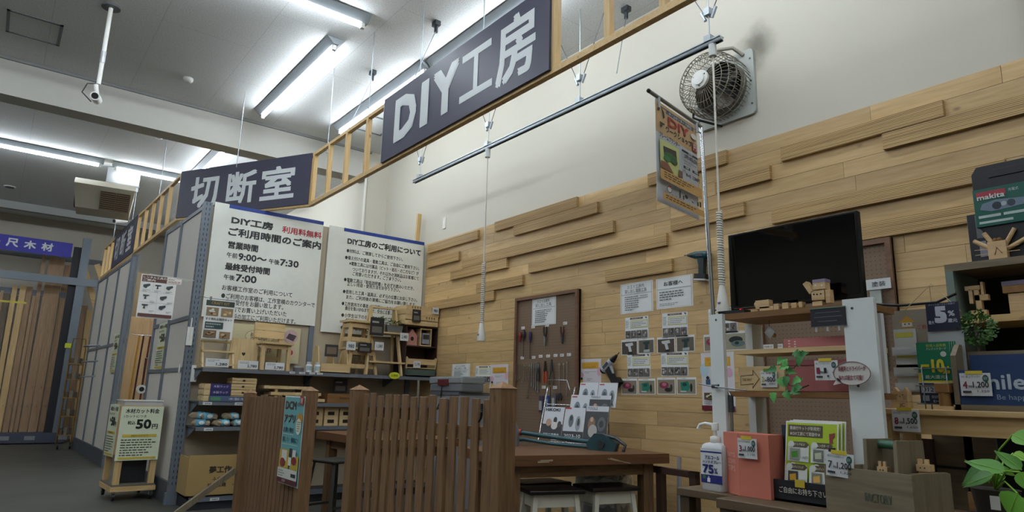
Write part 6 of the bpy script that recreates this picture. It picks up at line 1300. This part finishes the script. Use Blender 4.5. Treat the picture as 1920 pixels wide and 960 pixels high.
# leaflet holder
t, L = G('leaflet_holder', 'black leaflet box with a handwritten ご自由にお持ち下さい label', 'holder', 1447, 918, 2.37); t.location.z = ZC + .001
x1 = L(1560, 930)[0]; DK = flat('1d2127', .5)
b = MB().box(0, 0, 0, x1, .012, .075, DK).box(0, .012, 0, .008, .1, .09, DK).box(x1-.008, .012, 0, x1, .1, .2, DK).box(0, .09, 0, x1, .1, .27, flat('1f2c3f', .5)).box(0, 0, 0, x1, .1, .008, DK); b.obj('holder', t)
b = MB().box(x1*.1, -.002, .025, x1*.97, -.0005, .058, flat('0f0f10', .6)); b.text('ご自由にお持ち下さい', x1*.14, x1*.94, .031, .053, flat('c9c6bd', .6), -.003, .02); b.obj('chalk_label', t); MB().box(x1*.42, -.004, .056, x1*.58, -.001, .082, flat('c9b03a', .4)).obj('yellow_tape', t)
def kitleaf(x, y, z, w_, h_, lab):
    G1 = 'a8bf2a'; BRN = '5a4c38'
    e = [('r', .02, .02, .98, .98, G1), ('r', .05, .05, .72, .22, BRN), ('t', .09, .07, .68, .125, '動画付キットが新発売！', 'd8dccc', .02), ('t', .09, .15, .68, .205, '★DIY工房にて取扱中★', 'd8dccc', .02), ('g', [(.84, .16), (.95, .14), (.94, .2), (.9, .22), (.92, .28), (.85, .29)][::-1], '8a3a34')]
    for r_ in range(2):
        for c_ in range(2):
            u = .06 + c_*.46; v = .29 + r_*.32
            e += [('r', u, v + .04, u + .41, v + .28, 'd3d6cf'), ('g', [(u + .08, v), (u + .36, v), (u + .41, v + .04), (u + .36, v + .08), (u + .08, v + .08)][::-1], BRN), ('t', u + .13, v + .02, u + .34, v + .06, ('ナルチBOX', 'レンガボード', 'スパイスラック', 'カッティングBD')[r_*2 + c_], 'd8dccc'), ('c', u + .07, v + .04, .06, .045, 'd3d6cf'),
                  ('r', u + .05, v + .1, u + .24, v + .26, ('8a9086', '6a6f68', '3a3c38', '7a7a6c')[r_*2 + c_]), ('g', [(u + .08, v + .15), (u + .2, v + .13), (u + .21, v + .22), (u + .09, v + .23)][::-1], ('4a8a2a', 'b9bfa0', 'c9962a', 'd0a050')[r_*2 + c_]), ('t', u + .27, v + .2, u + .4, v + .24, '1,200円', '8a8d88')]
    e += [('r', .04, .92, .9, .97, BRN), ('t', .08, .93, .84, .96, 'お取替えボーバースにて無料開放！', 'd8dccc', .01)]
    b = sheet(MB(), w_, h_, e, t=.004); M = Matrix.Rotation(-.16, 4, 'X'); b.v = [M @ q for q in b.v]
    return tag(b.obj('kit_leaflet', None, (0, 0, 0), RX), lab, 'leaflet', 'lime green kit leaflets')
base = Vector((2.37, t.location.y, ZC))
for k in range(3):
    o = kitleaf(0, 0, 0, .20, .255, ('lime green kit leaflet, frontmost in the black holder', 'lime green kit leaflet tucked behind the front one', 'lime green kit leaflet at the back of the black holder')[k]); o.location = base + Vector((.022 + .013*k, -.037 - .007*k, .035 + .003*k))
# toolbox crate
WT = weathered(0)
t, L = G('toolbox_crate', 'weathered wooden toolbox crate with a round green handle on the counter', 'crate', 1549, 938, 2.28, None, RX - .2); t.location.z = ZC + .001
x1 = .305; hh = .15; dc = .19; crate = t
MB().box(0, 0, 0, x1, .012, hh, WT).obj('front_board', t); MB().box(0, dc - .012, 0, x1, dc, hh, WT).obj('back_board', t); MB().box(.012, .012, 0, x1-.012, dc - .012, .01, WT).obj('bottom', t)
MB().box(x1 - .012, .012, 0, x1, dc - .012, hh + .003, weathered(2)).obj('end_board', t); MB().box(0, .012, 0, .012, dc - .012, hh, weathered(2)).obj('end_board', t)
for x in (.132, .235): MB().prism([(.02, .01), (.17, .01), (.16, .245), (.03, .245)], 0, .012, weathered(2), Matrix.Translation((x + .012, 0, 0)) @ Matrix.Rotation(PI/2, 4, 'Z')).obj('handle_support', t)
MB().cyl((.144, .095, .228), (.235, .095, .228), .014, flat('33604a', .5), 16).obj('handle_grip', t)
MB().text('FACTORY', x1*.48, x1*.78, .055, .082, flat('4a5f50', .7), -.001, .02).obj('faded_print', t)
pcard(1549, 890, .092, .076, 2.262, '7', '1,200', '1,320', 'M5 おかもち収納ラック', 'white tilted price card numbered 7 on the toolbox crate', rot=.06, nc='4a4c50')
for i, (u, v, lab) in enumerate(((1654, 893, 'tiny block figure peeking out of the crate below the green handle'), (1742, 905, 'small block animal peeking over the right end of the crate'))):
    t, L = G('block_figure', lab, 'toy', u, v, 2.37, 'block figures in the crate'); t.location = crate.matrix_basis @ Vector(((.165, .05, .011), (.262, .10, .011))[i]); s_ = .022 if i == 0 else .03; hz = .15 if i == 0 else .165
    b = MB().box(0, 0, 0, s_, s_, hz - .02, PB); b.obj('body', t); b = MB().box(-.003, -.005, hz - .02, s_ + .006, s_, hz, PB).box(0, 0, hz, s_*.35, s_*.4, hz + .016, PB).box(s_*.65, 0, hz, s_, s_*.4, hz + .016, PB)
    for e_ in (.3, .7): b.cyl((s_*e_, -.006, hz - .01), (s_*e_, -.005, hz - .01), .002, BLACK, 8)
    b.obj('head', t)

# ---- raised table with the smile rack
XD = 2.82
dt = table('display_table', 'pale wooden raised table carrying the blue smile rack', XD, at(1640, 765, X=XD).y, .35, .27, at(1640, 765, X=XD).z, .05, .022, .07, (pine(0), pine(2)), z0=0.)
ZD = at(1640, 765, X=XD).z
tag(MB().box(0, 0, 0, .07, .02, ZD - .12, darkwood(2)).obj('dark_board', None, (3.12, at(1716, 850, X=3.12).y, .0), RX), 'dark brown board standing below the raised table', 'board')
tag(MB().box(0, 0, 0, .22, .02, .38, weathered(0)).box(0, -.004, .24, .22, 0, .25, BLACK).obj('grooved_panel', None, (3.14, at(1750, 850, X=3.14).y, .72), RX), 'weathered grooved wooden panel under the raised table', 'panel')
# blue rack
XB = 2.86
t, L = G('smile_rack', 'grey wooden magazine rack with blue front lettered Smile Be happy', 'rack', 1792, 765, XB); t.location.z = ZD + .001
x1 = .29
BW = flat('1f3a66', .6)
MB().box(0, 0, 0, x1, .13, .02, weathered(0)).obj('base', t); 
for x in (0, x1 - .016): MB().prism([(0, 0), (.14, 0), (.14, .235), (.05, .245), (.0, .2)], 0, .018, weathered(2), Matrix.Translation((x + .018, 0, 0)) @ Matrix.Rotation(PI/2, 4, 'Z')).obj('side_board', t)
MB().box(.02, .11, .02, x1 - .016, .125, .22, weathered(0)).obj('back_board', t); b = MB().box(.02, .0, .02, x1-.016, .01, .145, BW).box(.035, .085, .1, x1 - .02, .095, .205, BW); b.obj('blue_panels', t)
b = MB(); b.text('Smile', .05, .225, .075, .13, flat('b5c2cc', .5), -.001, .03); b.text('Be happy', .135, .235, .035, .058, flat('8fa5b8', .5), -.001, .01); b.obj('lettering', t)
pcard(1803, 742, .098, .082, 2.85, '4', '1,200', '1,320', 'M5 卓上ラック1', 'white price card numbered 4 on the blue smile rack')
pcard(1675, 808, .098, .082, 2.81, '8', '1,500', '1,650', 'M5 ペンキ塗装フラワースタンド', 'white price card numbered 8 hanging from the edge of the raised table')
# cat block, two figures
t, L = G('block_cat', 'wooden block cat with drawn whiskers on the raised table', 'toy', 1672, 765, 2.84); t.location.z = ZD + .001
b = MB().box(0, 0, 0, .062, .04, .026, PB); b.obj('base', t)
b = MB().box(.006, .0, .027, .062, .04, .066, PB); b.prism([(.008, .066), (.026, .066), (.014, .082)], .005, .03, PB); b.prism([(.042, .066), (.06, .066), (.054, .082)], .005, .03, PB)
b.obj('head', t); b = MB()
for s_ in (-1, 1):
    b.cyl((.034 + s_*.011, -.001, .052), (.034 + s_*.011, 0, .052), .0022, BLACK, 8)
    for k in range(3): b.bar((.034 + s_*.012, -.0006, .044 - k*.004), (.034 + s_*.024, -.0006, .048 - k*.007), .0012, .001, BLACK)
b.cyl((.034, -.001, .046), (.034, 0, .046), .002, BLACK, 8); b.text('JC', .03, .05, .004, .02, BLACK, -.001); b.obj('drawn_face', t)
t, L = G('block_figure', 'stout wooden block figure standing between the leaflets and the blue rack', 'toy', 1752, 765, 2.845); t.location.z = ZD + .001
MB().box(0, 0, 0, .062, .05, .013, PB).obj('base', t); b = MB(); b.tube([(.031, .022, .013), (.031, .022, .062)], .02, wood('block_wood_dark', '9d7443', '7a572e', 2, vary=.05), 14); b.obj('body', t)
b = MB().box(.006, .0, .062, .056, .044, .098, wood('block_wood_dark', '9d7443', '7a572e', 2, vary=.05)); b.obj('head', t, None, 0, .003)
# wire leaflet rack
t, L = G('wire_leaflet_rack', 'grey wire rack holding green discount leaflets', 'rack', 1724, 750, 2.90); t.location.z = ZD + .001
b = MB(); WRM = flat('7f8486', .35, .8); x1 = .135
for x in (.02, .105): b.tube([(x, .0, 0), (x, -.004, .16), (x, .06, .16), (x, .06, .0)], .0025, WRM, 6)
for z in (.155, .09, .02): b.tube([(-.008, -.003, z), (.14, -.003, z)], .0025, WRM, 6)
b.obj('wires', t)
def disc(k):
    e = [('r', 0, 0, 1, 1, '1f7a58'), ('t', .3, .03, .9, .08, '新規入会特典', 'c9c93a', .01), ('t', .3, .09, .9, .13, 'クレジットカード', 'd3d6cf'), ('c', .8, .2, .09, .045, 'd3d6cf'), ('t', .1, .28, .8, .5, '−10', 'd8c93a', .07), ('t', .72, .4, .95, .52, '%', 'd8c93a', .05), ('t', .2, .54, .8, .6, '最大還元', 'd3d6cf', .01), ('r', 0, .5, .12, .66, 'd8c93a'), ('r', 0, .63, 1, .66, 'd8c93a'), ('r', 0, .66, 1, .67, 'e0e0dc'),
         ('r', 0, .67, 1, 1, '22304a'), ('r', .05, .7, .92, .83, 'b9bec6'), ('t', .1, .74, .85, .81, '0120-00', '2a3a6a', .02), ('l', .35, .87, .9, .92, 2, 'b9bec6'), ('r', .08, .87, .28, .96, '8f949c'), ('t', .4, .945, .75, .98, 'DCM', 'c9ccd0', .02)]
    return sheet(MB(), .118, .235, e, t=.003)
for k in range(6):
    o = disc(k).obj('discount_leaflet', None, (0, 0, 0), RX); o.location = t.location + Vector((.008 + .0085*k, -.004 - .0045*k, .022 + .001*k))
    tag(o, ('green 10% discount leaflet, frontmost in the wire rack', 'green discount leaflet, second from the front in the wire rack', 'green discount leaflet, third from the front in the wire rack', 'green discount leaflet, third from the back in the wire rack', 'green discount leaflet, second from the back in the wire rack', 'green discount leaflet, rearmost in the wire rack')[k], 'leaflet', 'green discount leaflets')
t, L = G('five_percent_card', 'dark navy card advertising 5% above the green leaflets', 'sign', 1740, 622, 2.93)
x1, z1 = L(1797, 567); x1 = abs(x1)
sheet(MB(), x1, z1*1.04, [('t', .25, .12, .62, .72, '5', 'c5c9d4', .09), ('t', .66, .3, .86, .5, '%', 'c5c9d4', .05), ('t', .05, .62, .23, .75, '最大', 'c5c9d4', .03), ('t', .64, .58, .92, .72, '還元', 'c5c9d4', .03), ('t', .1, .03, .9, .09, 'ポイントカードのご利用で', 'a5a9b8')], paper='2b3044').obj('card', t); MB().box(-.004, .004, -.2, x1 + .004, .007, -.0, flat('a5a9aa', .3)).box(x1*.3, .004, -(t.location.z - ZD) + .002, x1*.5, .01, -.2, DSTEEL).obj('clear_holder', t)
# cardboard pamphlet stand with string
t, L = G('pamphlet_board', 'brown card pamphlet board with a small house emblem, hung on a string', 'board', 1686, 740, 2.99)
x1, z1 = L(1745, 578); x1 = abs(x1) + .02
b = MB().box(0, 0, 0, x1, .004, z1, flat('8f8574', .7)); b.obj('board', t)
b = MB(); b.tube([(x1*.3, 0, z1), (x1*.95, .0, z1 + .1), (x1*1.5, 0, z1 - .02)], .0018, flat('b9a67a'), 5); b.obj('string', t)
b = MB(); Yw = flat('c0932f'); hx, hz = x1*.33, z1*.85
b.prism([(hx - .03, hz), (hx + .03, hz), (hx, hz + .03)], -.001, 0, Yw); b.prism([(hx - .02, hz - .018), (hx + .02, hz - .018), (hx + .02, hz), (hx - .02, hz)], -.001, 0, flat('cfc8b8')); b.cyl((hx - .008, -.002, hz - .006), (hx - .008, -.001, hz - .006), .003, BLACK, 8); b.cyl((hx + .008, -.002, hz - .006), (hx + .008, -.001, hz - .006), .003, BLACK, 8)
b.box(hx - .022, -.001, hz - .03, hx + .022, 0, hz - .021, Yw); b.text('ご自由に', x1*.55, x1*.98, hz - .03, hz - .012, RED, -.001); b.obj('emblem', t)
for k, z in enumerate((.44, .2, .02)):
    b = MB(); zz = z1 * z + .01; b.box(.008, -.02, zz, .008 + x1*.5, -.016, zz + z1*.3, flat('bfc2bc', .4)); b.box(.014, -.0205, zz + z1*.2, x1*.48, -.02, zz + z1*.26, flat('c5bf52')); b.box(.0, -.03, zz - .005, x1*.56, -.001, zz + .003, glassy(.6)); b.box(.0, -.03, zz - .005, x1*.56, -.028, zz + .03, glassy(.5)); b.obj('pocket', t)
tag(MB().tube([(-.3, 0, .03), (-.1, 0, .0), (.05, .0, .0), (.125, 0, .03)], .006, BLACK, 6).obj('black_cable', None, at(1732, 569, X=3.1), RX), 'black cable sagging across the planks behind the pamphlet board', 'cable')
# topiary
t, L = G('topiary_plant', 'small round artificial bush standing behind the blue rack', 'plant', 1835, 655, 2.98); t.location.z = ZD + .001; hz = at(1835, 615, X=2.98).z - ZD
MB().cyl((0, 0, 0), (0, 0, hz), .006, flat('4a3a24'), 8).obj('trunk', t); MB().lathe([(.028, 0), (.035, .06)], flat('3a3230'), 16).obj('pot', t)
b = MB(); q = random.Random(12)
for i in range(420):
    v = Vector((q.gauss(0, 1), q.gauss(0, 1), q.gauss(0, 1))).normalized(); p = v * .062 * q.uniform(.55, 1.05); s_ = v.orthogonal().normalized() * .006; w2 = (v + Vector((q.uniform(-.6, .6), q.uniform(-.6, .6), q.uniform(-.6, .6)))).normalized() * .014
    b.add([p, p + w2*.5 + s_, p + w2, p + w2*.5 - s_], [(0, 1, 2, 3)], flat('2f5a24' if q.random() < .6 else '4a7a30', .6))
o = b.obj('foliage', t); o.location = (0, 0, hz)
# cabinet
XK = 3.14
pk = at(1770, 497, X=XK); zi = at(1830, 592, X=XK).z
t = thing('open_cabinet', 'tall open cabinet with dark inside and greenish side board at the right edge', 'cabinet', (XK, pk.y, 0), RX)
wk = .85; hk = pk.z
MB().box(0, 0, hk - .03, wk, .3, hk, weathered(0)).obj('top_board', t); MB().box(0, 0, 0, .03, .3, hk - .03, flat('74827a', .6)).obj('side_board', t); MB().box(wk - .03, 0, 0, wk, .3, hk - .03, flat('74827a', .6)).obj('side_board', t)
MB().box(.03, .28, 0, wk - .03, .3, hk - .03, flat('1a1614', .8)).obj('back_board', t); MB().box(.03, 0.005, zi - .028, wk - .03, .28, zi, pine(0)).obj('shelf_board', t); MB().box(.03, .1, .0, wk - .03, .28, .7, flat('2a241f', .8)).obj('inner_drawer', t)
# figures on the inner shelf
t, L = G('block_figure', 'pale block figure with outstretched arm in the open cabinet', 'toy', 1818, 592, XK + .05); t.location.z = zi + .001
for nm, rects in (('base', ((1819, 573, 1850, 583),)), ('body', ((1828, 553, 1841, 573), (1824, 533, 1836, 553))), ('arm', ((1825, 544, 1852, 552), (1807, 528, 1836, 533), (1836, 519, 1844, 544), (1814, 534, 1824, 559)))):
    b = MB()
    for r_ in rects: slab(b, L, *r_, .0, .025, PB)
    for p in b.v: p.z += 0
    b.obj(nm, t)
zfix = min((t.matrix_basis @ Vector(c)).z for ch in t.children for c in ch.bound_box) - zi
for ch in t.children: ch.location.z -= zfix - .001
t, L = G('block_figure', 'stout block figure with a purple-grey cap in the open cabinet', 'toy', 1890, 592, XK + .05); t.location.z = zi + .001
MB().box(.008, 0, 0, .062, .05, .085, PB).obj('body', t, None, 0, .003); MB().box(-.006, -.006, .087, .072, .056, .115, wood('block_wood_dark', '9d7443', '7a572e', 2, vary=.05)).obj('head', t); MB().box(-.007, -.007, .116, .073, .057, .134, flat('6f6678', .6)).obj('cap', t)
# on top of the cabinet
t, L = G('block_star_creature', 'wooden block creature with spread twig antennae on top of the cabinet', 'toy', 1855, 492, XK + .02); t.location.z = hk + .001
x1 = L(1887, 465)[0]; z1 = .075
b = MB().box(0, 0, 0, x1, .06, z1, PB); b.tube([(x1*.35, -.001, z1*.25), (x1*.5, -.001, z1*.65), (x1*.75, -.001, z1*.3)], .0012, flat('8a3a2a'), 5); b.obj('body', t)
for u, v, u1, v1 in ((1857, 470, 1823, 455), (1861, 463, 1842, 440), (1882, 462, 1900, 430), (1888, 468, 1925, 447)):
    p0 = L(u, v); p1 = L(u1, v1); b = MB(); b.cyl((p0[0], .02, p0[1]), (p1[0], .02, p1[1]), .009, PB, 8); b.obj('antenna', t)
for u in (1865, 1873): 
    p0 = L(u, 462); MB().ball((p0[0], .015, z1 + .008), .009, wood('block_wood_dark', '9d7443', '7a572e', 2, vary=.05), n=10).obj('eye', t)
for v in (476, 484):
    for s_ in (-1, 1): b = MB(); b.cyl((x1/2 + s_*x1*.5, .0, z1*(.6 if v == 476 else .35)), (x1/2 + s_*x1*1.2, -.005, z1*(.62 if v == 476 else .33)), .0015, PB, 5); b.obj('whisker', t)
t, L = G('tool_carton', 'grey and white tool carton with a round lens print on top of the cabinet', 'box', 1822, 487, XK + .12, None); t.location.z = hk + .001
zt = at(1822, 403, X=XK + .12).z - hk
b = MB().box(0, 0, 0, .3, .15, zt, flat('26262c', .5)).box(-.001, .0, zt*.3, .0, .15, zt, flat('8b8b8d', .5)).box(.03, -.002, zt*.52, .1, 0, zt*.97, flat('74747c', .5)).box(.035, -.002, zt*.16, .1, 0, zt*.46, flat('9a9aa8', .5)); b.cyl((.07, -.004, zt*.77), (.07, -.002, zt*.77), .026, flat('3a3a44', .4), 20); b.cyl((.07, -.005, zt*.77), (.07, -.004, zt*.77), .014, flat('6a3a5a', .4), 16); b.box(-.002, .02, zt*.02, -.0005, .13, zt*.26, flat('5c4a78', .5)); b.obj('carton', t)
t, L = G('power_tool_case', 'black power tool case wrapped in a green makita sleeve', 'case', 1840, 487, XK + .05); 
zb_ = hk + .001; t.location.z = zb_
zt = at(1842, 312, X=XK + .05).z - zb_; z_lo = at(1850, 425, X=XK + .05).z - zb_; z_hi = at(1845, 355, X=XK + .05).z - zb_
CSM = flat('1b1b20', .45); GRN = flat('0e5a4c', .4)
b = MB(); b.prism([(.03, 0), (.42, 0), (.42, zt), (.02, zt), (.0, zt - .03), (.0, zt*.4), (.02, zt*.3)], 0.0, .1, CSM); b.box(.06, -.004, zt*.86, .3, 0, zt*.94, CSM); b.obj('case', t, None, 0, .008)
b = MB().box(.0, -.008, z_lo, .43, .106, z_hi, GRN); b.obj('sleeve', t); b = MB(); hs_ = z_hi - z_lo
b.box(.012, -.0095, z_lo + hs_*.76, .115, -.008, z_lo + hs_*.92, flat('a83a48')); b.text('makita', .014, .112, z_lo + hs_*.70, z_lo + hs_*.84, flat('d8dad8'), -.0105, .04); b.text('充電式', .125, .16, z_lo + hs_*.82, z_lo + hs_*.9, flat('c5d0cc'), -.0095)
b.prism([(.02, z_lo + hs_*.45), (.06, z_lo + hs_*.36), (.17, z_lo + hs_*.42), (.18, z_lo + hs_*.6), (.08, z_lo + hs_*.66), (.03, z_lo + hs_*.6)], -.0095, -.008, flat('6f7f90')); b.cyl((.08, -.0105, z_lo + hs_*.5), (.08, -.0095, z_lo + hs_*.5), .016, flat('2b3440'), 16); b.cyl((.13, -.0105, z_lo + hs_*.52), (.13, -.0095, z_lo + hs_*.52), .014, flat('39424e'), 16); b.cyl((.105, -.0105, z_lo + hs_*.52), (.105, -.0095, z_lo + hs_*.52), .01, flat('aab2ba'), 14)
b.box(.012, -.0095, z_lo + hs_*.22, .09, -.008, z_lo + hs_*.29, flat('b5c5c0')); b.box(.1, -.0095, z_lo + hs_*.22, .17, -.008, z_lo + hs_*.29, flat('b5c5c0')); b.box(.012, -.0095, z_lo + hs_*.07, .13, -.008, z_lo + hs_*.13, flat('b5c5c0')); b.obj('sleeve_print', t)
# pothos in front right
pp = at(1895, 930, X=2.22)
t = thing('pothos_plant', 'leafy green pothos in a small dark pot at the lower right corner', 'plant', (pp.x, pp.y, ZC + .0), 0)
t.location = (2.55, .80, ZC + .001)
MB().lathe([(.05, 0), (.065, .1), (.068, .105)], flat('38342f', .5), 24).obj('pot', t); MB().cyl((0, 0, .09), (0, 0, .1), .06, flat('2a2018', .9), 20).obj('soil', t); MB().box(-.07, -.03, .05, -.066, -.005, .09, WHITE).obj('plant_label', t)
PG = [flat('4f8a2c', .4), flat('6aa53a', .4), flat('3d7328', .4), flat('83b53c', .4)]
def leaf_to(u0, v0, u1, v1, X0_, wd_, mi, i, stem_from=(0, 0, .1), droop=.18, dX0=0.):
    o = Vector((2.55, .80, ZC + .001)); a = at(u0, v0, X=X0_) - o; c = at(u1, v1, X=X0_ - dX0) - o; d_ = c - a
    view = (a + o - Vector((0, 0, CAMH))).normalized(); upv = (-view + Vector((0, 0, .9))).normalized()
    b = MB(); leafmesh(b, a, d_, d_.length, wd_, PG[mi], droop * .4, False, up=upv); b.tube([a, a + d_*.5, a + d_*.96], .0012, PG[3], 4)
    lf = b.obj('leaf', t); s0 = Vector(stem_from); m_ = (s0 + a) / 2 + Vector((0, 0, .03)); MB().tube([s0, m_, a], .0028, PG[3], 6).obj('stem', t)
leaf_to(1884, 884, 1806, 862, 2.45, .055, 0, 0); leaf_to(1850, 875, 1801, 908, 2.5, .05, 2, 1); leaf_to(1862, 890, 1802, 912, 2.42, .045, 2, 2); leaf_to(1915, 880, 1864, 843, 2.5, .045, 0, 3)
leaf_to(1899, 815, 1940, 835, 2.48, .06, 1, 4, (0.02, .02, .12)); leaf_to(1872, 878, 1905, 892, 2.5, .03, 1, 5); leaf_to(1908, 925, 1890, 968, 2.4, .075, 1, 6, droop=.3); leaf_to(1912, 885, 1935, 925, 2.42, .05, 1, 7)
leaf_to(1900, 850, 1930, 865, 2.6, .035, 3, 8); leaf_to(1885, 895, 1860, 900, 2.55, .03, 1, 9)
# brown board and dark box between crate and plant
tag(MB().box(0, 0, 0, .16, .02, .06, midbrown(0)).obj('wood_offcut', None, (2.62, at(1812, 905, X=2.62).y, ZC + .02), RX), 'brown wooden offcut lying behind the pothos leaves', 'offcut')
tag(MB().box(0, 0, 0, .11, .08, .03, flat('1f1f2a', .5)).obj('dark_tin', None, (2.5, at(1795, 925, X=2.5).y - .02, ZC + .001), RX), 'dark blue-black low box beside the right end of the crate', 'box')
tag(MB().box(0, 0, 0, .018, .03, .02, PB).obj('price_clip', None, (2.56, 1.36, 1.247), RX), 'small yellowish wooden block hanging under the ivy', 'block') if False else None
# white trunking on the planks right of the television
t = thing('white_batten', 'white vertical batten with hooks on the pegboard right of the television', 'batten', (4.58, at(1632, 545, X=4.58).y, at(1632, 690, X=4.58).z), RX)
MB().box(0, -.012, 0, .07, 0, at(1632, 540, X=4.58).z - at(1632, 690, X=4.58).z, flat('aab0aa', .5)).obj('batten', t)
p = at(1625, 545, X=4.57); tag(sheet(MB(), .16, .07, [('t', .25, .25, .8, .75, '塗装', '55585c', .02)], paper='cfd2d2').obj('name_slip', None, (4.56, p.y, p.z), RX), 'white slip of card on the pegboard at the right side of the television', 'label')
